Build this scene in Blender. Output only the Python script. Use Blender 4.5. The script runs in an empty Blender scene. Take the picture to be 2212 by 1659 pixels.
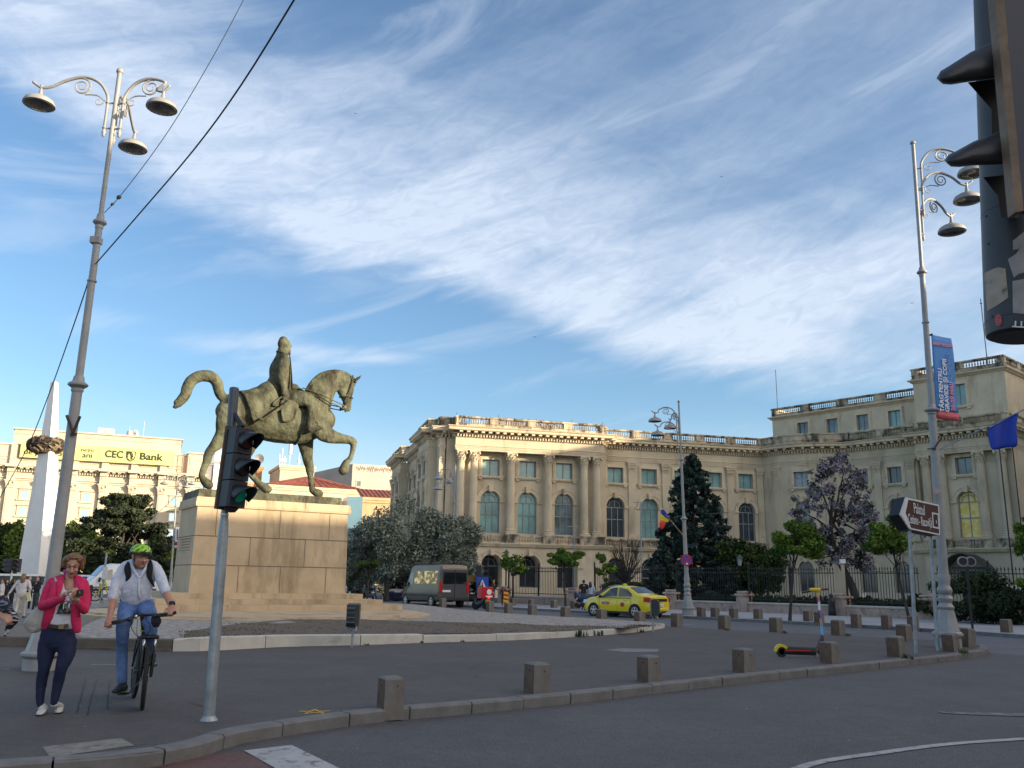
import bpy,math,random
import numpy as np
from mathutils import Vector,Matrix,Quaternion
rnd=random.Random(7)
SC=bpy.context.scene
COL=SC.collection
rad=math.radians
# camera
F_PX=1900.0;PITCH=rad(12.67);ROLL=rad(0.9);CAM_H=1.55
CFW=Vector((0,math.cos(PITCH),math.sin(PITCH)))
_r0=Vector((1,0,0));_u0=Vector((0,-math.sin(PITCH),math.cos(PITCH)))
CR=_r0*math.cos(ROLL)+_u0*math.sin(ROLL)
CU=_u0*math.cos(ROLL)-_r0*math.sin(ROLL)
cam=bpy.data.cameras.new('camera');camo=bpy.data.objects.new('camera',cam);COL.objects.link(camo)
cam.sensor_width=36.0;cam.sensor_fit='HORIZONTAL';cam.lens=36.0*F_PX/2212.0
cam.clip_start=0.1;cam.clip_end=5000
camo.matrix_world=Matrix(((CR.x,CU.x,-CFW.x,0),(CR.y,CU.y,-CFW.y,0),(CR.z,CU.z,-CFW.z,CAM_H),(0,0,0,1)))
SC.camera=camo
# sun and sky
SUN_EL=rad(12.0);SUN_AZ=rad(110.0)
SUN_DIR=Vector((math.sin(SUN_AZ)*math.cos(SUN_EL),math.cos(SUN_AZ)*math.cos(SUN_EL),math.sin(SUN_EL)))
sl=bpy.data.lights.new('sun','SUN');slo=bpy.data.objects.new('sun',sl);COL.objects.link(slo)
sl.energy=5.0;sl.angle=rad(0.5);sl.color=(1.0,0.83,0.58)
slo.rotation_euler=SUN_DIR.to_track_quat('Z','Y').to_euler();slo.location=(60,-20,60)
W=bpy.data.worlds.new("World");SC.world=W;W.use_nodes=True
wt=W.node_tree;wt.nodes.clear()
def wn(t,**k):
 n=wt.nodes.new(t)
 for a,b in k.items():setattr(n,a,b)
 return n
def wmath(op,a,b=None,c=None,clamp=False):
 n=wn('ShaderNodeMath',operation=op,use_clamp=clamp)
 for i,v in enumerate((a,b,c)):
  if v is None:continue
  if isinstance(v,(int,float)):n.inputs[i].default_value=v
  else:wt.links.new(v,n.inputs[i])
 return n.outputs[0]
sky=wn('ShaderNodeTexSky',sky_type='NISHITA',sun_disc=False,sun_elevation=SUN_EL,sun_rotation=SUN_AZ,altitude=80,air_density=1.0,dust_density=0.6,ozone_density=1.6)
tc=wn('ShaderNodeTexCoord');sp=wn('ShaderNodeSeparateXYZ');wt.links.new(tc.outputs['Generated'],sp.inputs[0])
AZ=wmath('ARCTAN2',sp.outputs[0],sp.outputs[1]);EL=wmath('ARCSINE',sp.outputs[2])
AZd=wmath('MULTIPLY',AZ,57.2958);ELd=wmath('MULTIPLY',EL,57.2958)
def fcurve(x,pts,x0,x1,y0,y1):
 """piecewise curve of a value, by azimuth"""
 t=wmath('DIVIDE',wmath('SUBTRACT',x,x0),x1-x0,clamp=True)
 n=wn('ShaderNodeFloatCurve');wt.links.new(t,n.inputs['Value'])
 cv=n.mapping.curves[0]
 P=[((a-x0)/(x1-x0),(b-y0)/(y1-y0))for a,b in pts]
 cv.points[0].location=P[0];cv.points[1].location=P[-1]
 for q in P[1:-1]:cv.points.new(*q)
 n.mapping.update()
 return wmath('ADD',wmath('MULTIPLY',n.outputs[0],y1-y0),y0)
def combine(x,y,z):
 n=wn('ShaderNodeCombineXYZ')
 for i,v in enumerate((x,y,z)):
  if isinstance(v,(int,float)):n.inputs[i].default_value=v
  else:wt.links.new(v,n.inputs[i])
 return n.outputs[0]
def noise(vec,scale,detail=6,rough=.55,dist=0.0,lac=2.0):
 n=wn('ShaderNodeTexNoise');wt.links.new(vec,n.inputs['Vector'])
 n.inputs['Scale'].default_value=scale;n.inputs['Detail'].default_value=detail
 n.inputs['Roughness'].default_value=rough;n.inputs['Distortion'].default_value=dist;n.inputs['Lacunarity'].default_value=lac
 return n.outputs[0]
def sstep(x,a,b):
 n=wn('ShaderNodeMapRange',interpolation_type='SMOOTHSTEP')
 wt.links.new(x,n.inputs[0]);n.inputs[1].default_value=a;n.inputs[2].default_value=b
 return n.outputs[0]
edge=fcurve(AZd,[(-60,31),(-31,26.0),(-24,22.5),(-13,19.6),(-6,18.9),(1.5,16.6),(9,13.8),(17,12.2),(24,11.5),(32,9),(60,6)],-60,60,0,40)
ca,sa=math.cos(rad(15)),math.sin(rad(15))
rx=wmath('ADD',wmath('MULTIPLY',AZd,ca),wmath('MULTIPLY',ELd,sa))
ry=wmath('SUBTRACT',wmath('MULTIPLY',ELd,ca),wmath('MULTIPLY',AZd,sa))
cb,sb=math.cos(rad(-16)),math.sin(rad(-16))
qx=wmath('ADD',wmath('MULTIPLY',AZd,cb),wmath('MULTIPLY',ELd,sb))
qy=wmath('SUBTRACT',wmath('MULTIPLY',ELd,cb),wmath('MULTIPLY',AZd,sb))
streak=noise(combine(wmath('MULTIPLY',rx,.045),wmath('MULTIPLY',ry,.19),3.1),1.0,8,.55,.9)
streak2=noise(combine(wmath('MULTIPLY',rx,.12),wmath('MULTIPLY',ry,.50),9.4),1.0,6,.55,1.2)
band=noise(combine(wmath('MULTIPLY',qx,.035),wmath('MULTIPLY',qy,.13),1.7),1.0,6,.55,.4)
patch=noise(combine(wmath('MULTIPLY',AZd,.05),wmath('MULTIPLY',ELd,.09),5.3),1.0,3,.5,.3)
fine=noise(combine(wmath('MULTIPLY',rx,.35),wmath('MULTIPLY',ry,1.0),2.2),1.0,6,.62,1.6)
de=wmath('ADD',wmath('SUBTRACT',ELd,edge),wmath('MULTIPLY',wmath('SUBTRACT',streak2,.5),4.0))
inn=sstep(de,-.9,2.4)
body=wmath('SUBTRACT',1.0,wmath('MULTIPLY',sstep(de,4.0,17.0),.72))
veil=wmath('MULTIPLY',wmath('MULTIPLY',inn,body),wmath('ADD',.34,wmath('MULTIPLY',sstep(wmath('ADD',wmath('ADD',wmath('MULTIPLY',streak,.45),wmath('MULTIPLY',band,.35)),wmath('MULTIPLY',patch,.20)),.38,.60),.80)))
veil=wmath('MULTIPLY',veil,wmath('ADD',.80,wmath('MULTIPLY',sstep(fine,.3,.7),.26)))
gx=wmath('DIVIDE',wmath('SUBTRACT',AZd,-9.0),13.0);gy=wmath('DIVIDE',wmath('SUBTRACT',ELd,37.5),6.0)
gap=sstep(wmath('ADD',wmath('ADD',wmath('MULTIPLY',gx,gx),wmath('MULTIPLY',gy,gy)),wmath('MULTIPLY',wmath('SUBTRACT',streak,.5),3.0)),.4,1.5)
veil=wmath('MULTIPLY',veil,wmath('ADD',.25,wmath('MULTIPLY',gap,.75)))
w_ed=fcurve(AZd,[(-60,19),(-31,15.2),(-20,14.4),(-10,14.0),(-3.5,13.2),(2,12.6),(60,8)],-60,60,0,40)
dw=wmath('SUBTRACT',wmath('ADD',ELd,wmath('MULTIPLY',wmath('SUBTRACT',streak2,.5),1.6)),w_ed)
wisp=wmath('MULTIPLY',sstep(wmath('ABSOLUTE',dw),1.3,.1),sstep(AZd,-2.0,-9.0))
wisp=wmath('MULTIPLY',wisp,sstep(streak,.40,.62))
wisp2=wmath('MULTIPLY',sstep(streak,.50,.70),.45)
low=wmath('MULTIPLY',sstep(wmath('ADD',ELd,wmath('MULTIPLY',wmath('SUBTRACT',band,.5),9.0)),12.0,1.0),.72)
cl=wmath('MAXIMUM',wmath('MAXIMUM',veil,wmath('MULTIPLY',wisp,.62)),wmath('MAXIMUM',wisp2,low),clamp=True)
cl=wmath('MULTIPLY',cl,sstep(ELd,75,50))
skyc=wn('ShaderNodeMix',data_type='RGBA',blend_type='MULTIPLY');skyc.inputs[0].default_value=1.0
wt.links.new(sky.outputs[0],skyc.inputs[6]);skyc.inputs[7].default_value=(0.70,0.83,0.95,1)
mix=wn('ShaderNodeMix',data_type='RGBA');wt.links.new(wmath('MULTIPLY',cl,.74),mix.inputs[0]);wt.links.new(skyc.outputs[2],mix.inputs[6])
cloudc=wn('ShaderNodeMix',data_type='RGBA');wt.links.new(sstep(ELd,0,30),cloudc.inputs[0])
cloudc.inputs[6].default_value=(3.9,4.1,4.45,1);cloudc.inputs[7].default_value=(3.5,3.9,4.5,1)
wt.links.new(cloudc.outputs[2],mix.inputs[7])
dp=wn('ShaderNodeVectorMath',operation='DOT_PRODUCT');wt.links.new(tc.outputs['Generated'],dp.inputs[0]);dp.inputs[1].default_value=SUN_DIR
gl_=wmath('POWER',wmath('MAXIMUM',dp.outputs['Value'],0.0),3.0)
glow_=wn('ShaderNodeMix',data_type='RGBA',blend_type='ADD');wt.links.new(gl_,glow_.inputs[0]);wt.links.new(mix.outputs[2],glow_.inputs[6]);glow_.inputs[7].default_value=(12.0,9.2,6.0,1)  # warm glow added to the sky around the sun to fill the shade
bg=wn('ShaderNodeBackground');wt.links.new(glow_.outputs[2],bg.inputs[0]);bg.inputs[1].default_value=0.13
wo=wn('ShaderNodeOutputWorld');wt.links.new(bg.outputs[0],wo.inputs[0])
SC.view_settings.view_transform='Standard';SC.view_settings.look='None'
SC.view_settings.exposure=.92;SC.view_settings.gamma=1.0;SC.view_settings.use_curve_mapping=False
SC.cycles.max_bounces=5;SC.cycles.diffuse_bounces=3;SC.cycles.glossy_bounces=3;SC.cycles.transparent_max_bounces=6
SC.cycles.use_denoising=True
# placing helpers (photo grid 2212 x 1659)
def ray(px,py):return CFW+CR*((px-1106)/F_PX)-CU*((py-829.5)/F_PX)
def G(px,py,z=0.0):
 d=ray(px,py);t=(z-CAM_H)/d.z
 return Vector((d.x*t,d.y*t,z))
def D(px,py,Y):
 d=ray(px,py);t=Y/d.y
 return Vector((d.x*t,Y,CAM_H+d.z*t))
def PL(px,py,o,u):
 d=ray(px,py);n=Vector((-u.y,u.x));t=(o.x*n.x+o.y*n.y)/(d.x*n.x+d.y*n.y)
 return Vector((d.x*t,d.y*t,CAM_H+d.z*t))
 # objects
def tag(o,label=None,cat=None,group=None,kind=None):
 if label:o['label']=label
 if cat:o['category']=cat
 if group:o['group']=group
 if kind:o['kind']=kind
 return o
def thing(name,loc,label,cat,rz=0.0,group=None):
 o=bpy.data.objects.new(name,None);COL.objects.link(o);o.empty_display_size=.2
 o.matrix_world=Matrix.Translation(loc)@Matrix.Rotation(rz,4,'Z')
 return tag(o,label,cat,group)
def copy_tree(o,parent=None):
 c=o.copy();COL.objects.link(c)
 if parent:c.parent=parent
 for ch in list(o.children):copy_tree(ch,c)
 return c
def place(o,loc,rz=0.0,s=1.0):
 o.matrix_world=Matrix.Translation(loc)@Matrix.Rotation(rz,4,'Z')@Matrix.Scale(s,4)
def WM(o):
 m=o.matrix_basis.copy();p=o.parent
 while p:m=p.matrix_basis@m;p=p.parent
 return m
def link(name,me,mat,parent=None,world=False):
 if mat is not None:
  me.materials.clear();me.materials.append(mat)
 o=bpy.data.objects.new(name,me);COL.objects.link(o)
 if parent is not None:
  o.parent=parent
  if world:me.transform(WM(parent).inverted())
 return o
def catmull(pts,n):
 if len(pts)<3 or n<2:return list(pts)
 P=[np.array(p,float)for p in pts];P=[2*P[0]-P[1]]+P+[2*P[-1]-P[-2]]
 out=[]
 for i in range(1,len(P)-2):
  for k in range(n):
   t=k/n;a,b,c,d=P[i-1:i+3]
   out.append(.5*((2*b)+(-a+c)*t+(2*a-5*b+4*c-d)*t*t+(-a+3*b-3*c+d)*t**3))
 out.append(P[-2]);return out
class MB:
 def __init__(s,T=None):s.V=[];s.Fc=[];s.T=T
 def add(s,vs,fs):
  n=len(s.V)
  if s.T is not None:vs=[tuple(s.T@Vector(v))for v in vs]
  s.V+=[tuple(v)for v in vs];s.Fc+=[tuple(i+n for i in f)for f in fs];return s
 def poly(s,pts):return s.add(pts,[tuple(range(len(pts)))])
 def box(s,x0,y0,z0,x1,y1,z1):
  return s.add([(x0,y0,z0),(x1,y0,z0),(x1,y1,z0),(x0,y1,z0),(x0,y0,z1),(x1,y0,z1),(x1,y1,z1),(x0,y1,z1)],
[(3,2,1,0),(4,5,6,7),(0,1,5,4),(1,2,6,5),(2,3,7,6),(3,0,4,7)])
 def bevbox(s,x0,y0,z0,x1,y1,z1,b=.02):
  pl=[(x0+b,y0),(x1-b,y0),(x1,y0+b),(x1,y1-b),(x1-b,y1),(x0+b,y1),(x0,y1-b),(x0,y0+b)]
  cx,cy=(x0+x1)/2,(y0+y1)/2
  sh=lambda k:[(cx+(x-cx)*(1-b/abs(x1-x0)*2*k),cy+(y-cy)*(1-b/abs(y1-y0)*2*k))for x,y in pl]
  rings=[[(x,y,z0)for x,y in sh(1)],[(x,y,z0+b)for x,y in pl],[(x,y,z1-b)for x,y in pl],[(x,y,z1)for x,y in sh(1)]]
  return s.rings(rings)
 def rings(s,rings,caps=True,closed=True):
  n=len(rings[0]);vs=[v for r in rings for v in r];fs=[]
  for i in range(len(rings)-1):
   for j in range(n if closed else n-1):
    a=i*n+j;b=i*n+(j+1)%n;fs.append((a,b,b+n,a+n))
  if caps:fs.append(tuple(range(n-1,-1,-1)));fs.append(tuple(range((len(rings)-1)*n,len(rings)*n)))
  return s.add(vs,fs)
 def prism(s,pts,z0,z1):
  return s.rings([[(x,y,z0)for x,y in pts],[(x,y,z1)for x,y in pts]])
 def lathe(s,prof,c=(0,0,0),seg=16,ax=None):
  M=Matrix.Translation(c)
  if ax is not None:M=M@Vector(ax).normalized().to_track_quat('Z','Y').to_matrix().to_4x4()
  rings=[[tuple(M@Vector((r*math.cos(2*math.pi*k/seg),r*math.sin(2*math.pi*k/seg),z)))for k in range(seg)]for r,z in prof]
  return s.rings(rings)
 def cyl(s,a,b,r,seg=12,r2=None):
  a=Vector(a);b=Vector(b);L=(b-a).length
  return s.lathe([(r,0),(r if r2 is None else r2,L)],a,seg,b-a)
 def tube(s,pts,r,seg=8,sm=1,flat=None,ends=False):
  P=[Vector(p)for p in pts];rr=list(r)if hasattr(r,'__len__')else[r]*len(P)
  rr=[(a,a)if not hasattr(a,'__len__')else tuple(a)for a in rr]
  if sm>1:
   Q=catmull([tuple(p)+q for p,q in zip(P,rr)],sm)
   P=[Vector(q[:3])for q in Q];rr=[(max(q[3],1e-4),max(q[4],1e-4))for q in Q]
  if ends:
   d0=(P[0]-P[1]).normalized();d1=(P[-1]-P[-2]).normalized();a,b=rr[0],rr[-1]
   pre=[(P[0]+d0*min(a)*f,(a[0]*g,a[1]*g))for f,g in((1.0,.12),(.86,.5),(.5,.87))]
   post=[(P[-1]+d1*min(b)*f,(b[0]*g,b[1]*g))for f,g in((.5,.87),(.86,.5),(1.0,.12))]
   P=[p for p,_ in pre]+P+[p for p,_ in post];rr=[q for _,q in pre]+rr+[q for _,q in post]
  rings=[];ref=flat if flat is None else Vector(flat)
  t0=(P[1]-P[0]).normalized()
  up=ref if ref is not None else(Vector((0,0,1))if abs(t0.z)<.9 else Vector((1,0,0)))
  nx=up.cross(t0)
  if nx.length<1e-5:nx=Vector((0,1,0)).cross(t0)
  nx.normalize()
  for i,p in enumerate(P):
   t=(P[min(i+1,len(P)-1)]-P[max(i-1,0)])
   if t.length<1e-9:t=t0
   t.normalize()
   if ref is not None and ref.cross(t).length>.05:nx=ref.cross(t).normalized()
   else:
    nx=nx-t*nx.dot(t);nx.normalize()
   ny=t.cross(nx)
   a,b=rr[i]
   rings.append([tuple(p+nx*(a*math.cos(2*math.pi*k/seg))+ny*(b*math.sin(2*math.pi*k/seg)))for k in range(seg)])
  return s.rings(rings)
 def ell(s,c,r,seg=14,rg=9,rot=None):
  r=r if hasattr(r,'__len__')else(r,r,r);M=Matrix.Translation(c)
  if rot is not None:M=M@rot.to_4x4()
  rings=[]
  for i in range(rg+1):
   a=math.pi*(i/rg)*.98+.03
   rings.append([tuple(M@Vector((r[0]*math.sin(a)*math.cos(2*math.pi*k/seg),r[1]*math.sin(a)*math.sin(2*math.pi*k/seg),-r[2]*math.cos(a))))for k in range(seg)])
  return s.rings(rings)
 def mesh(s,name='mesh'):
  me=bpy.data.meshes.new(name);me.from_pydata(s.V,[],s.Fc);me.update();return me
 def build(s,name,mat,parent=None,world=False,smooth=False,angle=None):
  me=s.mesh(name)
  if smooth:me.shade_smooth()
  if angle is not None:
   me.shade_smooth()
   try:me.set_sharp_from_angle(angle=rad(angle))
   except Exception:pass
  return link(name,me,mat,parent,world)
def fuse(mb,voxel,it=6,fac=.5,name='mesh',dis=0.0,dscale=1.0,mods=None):
 """one continuous skin over overlapping volumes"""
 me=mb.mesh(name);o=bpy.data.objects.new('tmp',me);COL.objects.link(o)
 m=o.modifiers.new('r','REMESH');m.mode='VOXEL';m.voxel_size=voxel;m.use_smooth_shade=True
 if it:q=o.modifiers.new('s','SMOOTH');q.iterations=it;q.factor=fac
 if dis:
  tx=bpy.data.textures.new('clouds','CLOUDS');tx.noise_scale=dscale;tx.noise_depth=3
  d=o.modifiers.new('d','DISPLACE');d.texture=tx;d.strength=dis;d.mid_level=.5
 dg=bpy.context.evaluated_depsgraph_get();dg.update()
 r=bpy.data.meshes.new_from_object(o.evaluated_get(dg));r.name=name
 bpy.data.objects.remove(o);r.shade_smooth();return r
def text_mesh(txt,size,name='lettering',depth=.004,bold=0.0,align='CENTER',xs=1.0):
 cu=bpy.data.curves.new('t','FONT');cu.body=txt;cu.size=size;cu.extrude=depth/2;cu.offset=bold
 cu.align_x=align;cu.align_y='CENTER';cu.resolution_u=3
 o=bpy.data.objects.new('t',cu);COL.objects.link(o)
 dg=bpy.context.evaluated_depsgraph_get();dg.update()
 me=bpy.data.meshes.new_from_object(o.evaluated_get(dg));bpy.data.objects.remove(o);me.name=name
 if xs!=1:me.transform(Matrix.Scale(xs,4,(1,0,0)))
 return me
def put_text(txt,size,M,mat,parent,bold=0.0,align='CENTER',xs=1.0,name='lettering',world=False,depth=.004):
 """text lies in local XY facing +Z of M"""
 me=text_mesh(txt,size,name,depth,bold,align,xs);me.transform(M);return link(name,me,mat,parent,world)
def face_M(c,right,up):
 r=Vector(right).normalized();u=Vector(up).normalized();n=r.cross(u).normalized();u=n.cross(r)
 c=Vector(c)
 return Matrix(((r.x,u.x,n.x,c.x),(r.y,u.y,n.y,c.y),(r.z,u.z,n.z,c.z),(0,0,0,1)))
 # materials
MATS={}
def mat(name,c,rough=.7,metal=0.0,var=.12,scale=2.0,bump=0.0,bscale=20.0,spec=.5,c2=None,stain=None,emit=None,coat=0,island=0,detail=5,stretch=(1,1,1),trans=0,thr=(.35,.65)):
 if name in MATS:return MATS[name]
 m=bpy.data.materials.new(name);m.use_nodes=True;nt=m.node_tree;b=nt.nodes['Principled BSDF'];MATS[name]=m
 b.inputs['Roughness'].default_value=rough;b.inputs['Metallic'].default_value=metal
 b.inputs['Specular IOR Level'].default_value=spec
 if coat:b.inputs['Coat Weight'].default_value=coat;b.inputs['Coat Roughness'].default_value=.06
 c=tuple(c)
 if var==0 and c2 is None and not bump and not stain and not island:
  b.inputs['Base Color'].default_value=c+(1,)
 else:
  t=nt.nodes.new('ShaderNodeTexCoord');mp=nt.nodes.new('ShaderNodeMapping');mp.inputs['Scale'].default_value=stretch
  nt.links.new(t.outputs['Object'],mp.inputs[0])
  n=nt.nodes.new('ShaderNodeTexNoise');nt.links.new(mp.outputs[0],n.inputs[0]);n.inputs['Scale'].default_value=scale;n.inputs['Detail'].default_value=detail;n.inputs['Roughness'].default_value=.6
  r=nt.nodes.new('ShaderNodeMapRange');nt.links.new(n.outputs[0],r.inputs[0]);r.inputs[1].default_value=thr[0];r.inputs[2].default_value=thr[1]
  mx=nt.nodes.new('ShaderNodeMix');mx.data_type='RGBA';nt.links.new(r.outputs[0],mx.inputs[0])
  d=c2 if c2 is not None else tuple(x*(1+var)for x in c);a=c if c2 is not None else tuple(x*(1-var)for x in c)
  mx.inputs[6].default_value=tuple(a)+(1,);mx.inputs[7].default_value=tuple(d)+(1,)
  out=mx.outputs[2]
  if stain:
   sc_,sscale,sstr,t0,t1=stain
   mp2=nt.nodes.new('ShaderNodeMapping');mp2.inputs['Scale'].default_value=sstr;nt.links.new(t.outputs['Object'],mp2.inputs[0])
   n2=nt.nodes.new('ShaderNodeTexNoise');nt.links.new(mp2.outputs[0],n2.inputs[0]);n2.inputs['Scale'].default_value=sscale;n2.inputs['Detail'].default_value=8;n2.inputs['Roughness'].default_value=.68
   r2=nt.nodes.new('ShaderNodeMapRange');nt.links.new(n2.outputs[0],r2.inputs[0]);r2.inputs[1].default_value=t0;r2.inputs[2].default_value=t1
   m2=nt.nodes.new('ShaderNodeMix');m2.data_type='RGBA';nt.links.new(r2.outputs[0],m2.inputs[0]);nt.links.new(out,m2.inputs[6]);m2.inputs[7].default_value=tuple(sc_)+(1,);out=m2.outputs[2]
  if island:
   g=nt.nodes.new('ShaderNodeNewGeometry');hs=nt.nodes.new('ShaderNodeHueSaturation');r3=nt.nodes.new('ShaderNodeMapRange')
   nt.links.new(g.outputs['Random Per Island'],r3.inputs[0]);r3.inputs[3].default_value=1-island;r3.inputs[4].default_value=1+island
   nt.links.new(r3.outputs[0],hs.inputs['Value']);nt.links.new(out,hs.inputs['Color']);out=hs.outputs[0]
  nt.links.new(out,b.inputs['Base Color'])
  if bump:
   nb=nt.nodes.new('ShaderNodeTexNoise');nt.links.new(mp.outputs[0],nb.inputs[0]);nb.inputs['Scale'].default_value=bscale;nb.inputs['Detail'].default_value=6
   bp=nt.nodes.new('ShaderNodeBump');bp.inputs['Strength'].default_value=bump;bp.inputs['Distance'].default_value=.6/bscale
   nt.links.new(nb.outputs[0],bp.inputs['Height']);nt.links.new(bp.outputs[0],b.inputs['Normal'])
 if emit:b.inputs['Emission Color'].default_value=tuple(emit[:3])+(1,);b.inputs['Emission Strength'].default_value=emit[3]
 if trans:b.inputs['Transmission Weight'].default_value=trans
 return m
M_={}
M_['stone']=mat('palace_stone',(.60,.505,.36),.85,var=.12,scale=.35,bump=.25,bscale=9,stain=((.33,.255,.165),.8,(1,1,.22),.52,.78))
M_['stone_trim']=mat('palace_trim',(.64,.53,.37),.85,var=.12,scale=.8,bump=.2,bscale=12,stain=((.20,.17,.13),1.3,(1,1,.4),.56,.74))
M_['stone_dirty']=mat('palace_parapet',(.50,.42,.30),.9,var=.2,scale=.8,bump=.3,bscale=10,stain=((.07,.062,.052),1.0,(1,1,.5),.44,.60))
M_['glass_teal']=mat('window_glass_blinds',(.20,.36,.345),.18,var=.25,scale=.5,spec=.7)
M_['glass_dark']=mat('window_glass_dark',(.035,.045,.055),.10,var=.4,scale=.7,spec=.8)
M_['glass_mid']=mat('window_glass_mid',(.13,.18,.19),.10,var=.5,scale=.8,spec=.8)
M_['frame']=mat('window_frame',(.25,.28,.30),.5,var=.1)
M_['dark']=mat('dark_recess',(.02,.022,.025),.8,var=.2)
M_['black']=mat('black_plastic',(.018,.018,.02),.5,var=.2,scale=6)
M_['iron']=mat('black_iron',(.012,.013,.014),.55,var=.2)
M_['lamp_grey']=mat('lamp_paint',(.30,.30,.30),.45,var=.12,scale=3,bump=.05,bscale=30,stain=((.22,.20,.18),2.0,(1,1,.3),.62,.8))
M_['bulb']=mat('lamp_glass',(.09,.085,.08),.12,var=.2,scale=5)
M_['galv']=mat('galvanised_steel',(.30,.335,.36),.42,metal=.35,var=.22,scale=5,stain=((.55,.56,.55),9,(1,1,.5),.66,.74))
M_['bronze']=mat('bronze_patina_shaded',(.040,.041,.026),.68,var=.3,spec=.25,c2=(.135,.142,.09),scale=1.6,bump=.6,bscale=6.5,detail=9,stain=((.030,.022,.014),1.5,(1,1,.35),.50,.64))  # patina, with lit and dark areas of the bronze worked into its contrast
M_['granite']=mat('pedestal_granite',(.52,.40,.26),.8,var=.10,scale=1.1,bump=.15,bscale=14,stain=((.24,.17,.10),.9,(1,1,.20),.50,.72))
M_['joint']=mat('stone_joint',(.15,.12,.09),.95,var=.1)
M_['white_kerb']=mat('white_kerb_stone',(.52,.50,.455),.85,var=.10,scale=2,bump=.2,stain=((.33,.30,.26),1.8,(1,1,1),.58,.72))
M_['kerb']=mat('grey_kerb_stone',(.165,.163,.16),.85,var=.15,scale=4,bump=.25,bscale=30)
M_['kerb_brown']=mat('brown_kerb_stone',(.12,.098,.078),.85,var=.2,scale=3,bump=.25)
M_['white_paint']=mat('road_paint',(.40,.40,.39),.8,var=.10,scale=3,stain=((.11,.11,.11),7,(1,1,1),.52,.66))
M_['conc']=mat('bollard_granite',(.17,.165,.155),.8,var=.12,scale=6,bump=.25,bscale=40,stain=((.14,.105,.08),3,(1,1,.35),.50,.72))
M_['bollard_brown']=mat('bollard_brown_face',(.14,.085,.055),.85,var=.2,scale=5,bump=.2,bscale=40,stain=((.07,.05,.04),4,(1,1,.4),.50,.72))
M_['white']=mat('white_paint',(.78,.78,.77),.35,var=.03)
M_['chrome']=mat('chrome',(.6,.6,.6),.2,metal=.9,var=0)
M_['tyre']=mat('tyre_rubber',(.017,.017,.018),.8,var=.2,scale=20)
M_['rim']=mat('alloy_rim',(.5,.5,.51),.3,metal=.7,var=0)
M_['skin']=mat('skin',(.46,.25,.175),.5,var=.08,scale=12)
M_['hair_brown']=mat('brown_hair',(.14,.07,.03),.5,c2=(.26,.14,.06),scale=40,stretch=(1,1,.3))
M_['hair_dark']=mat('dark_hair',(.02,.013,.01),.5,var=.3,scale=40)
M_['red_glass']=mat('tail_light',(.45,.015,.01),.2,var=.1)
M_['plate']=mat('number_plate',(.7,.72,.76),.4,var=0)
M_['carglass']=mat('car_glass',(.012,.014,.017),.05,var=.2,spec=1.0)
M_['roof_red']=mat('red_sheet_roof',(.24,.070,.038),.6,var=.2,scale=.6)
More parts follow.
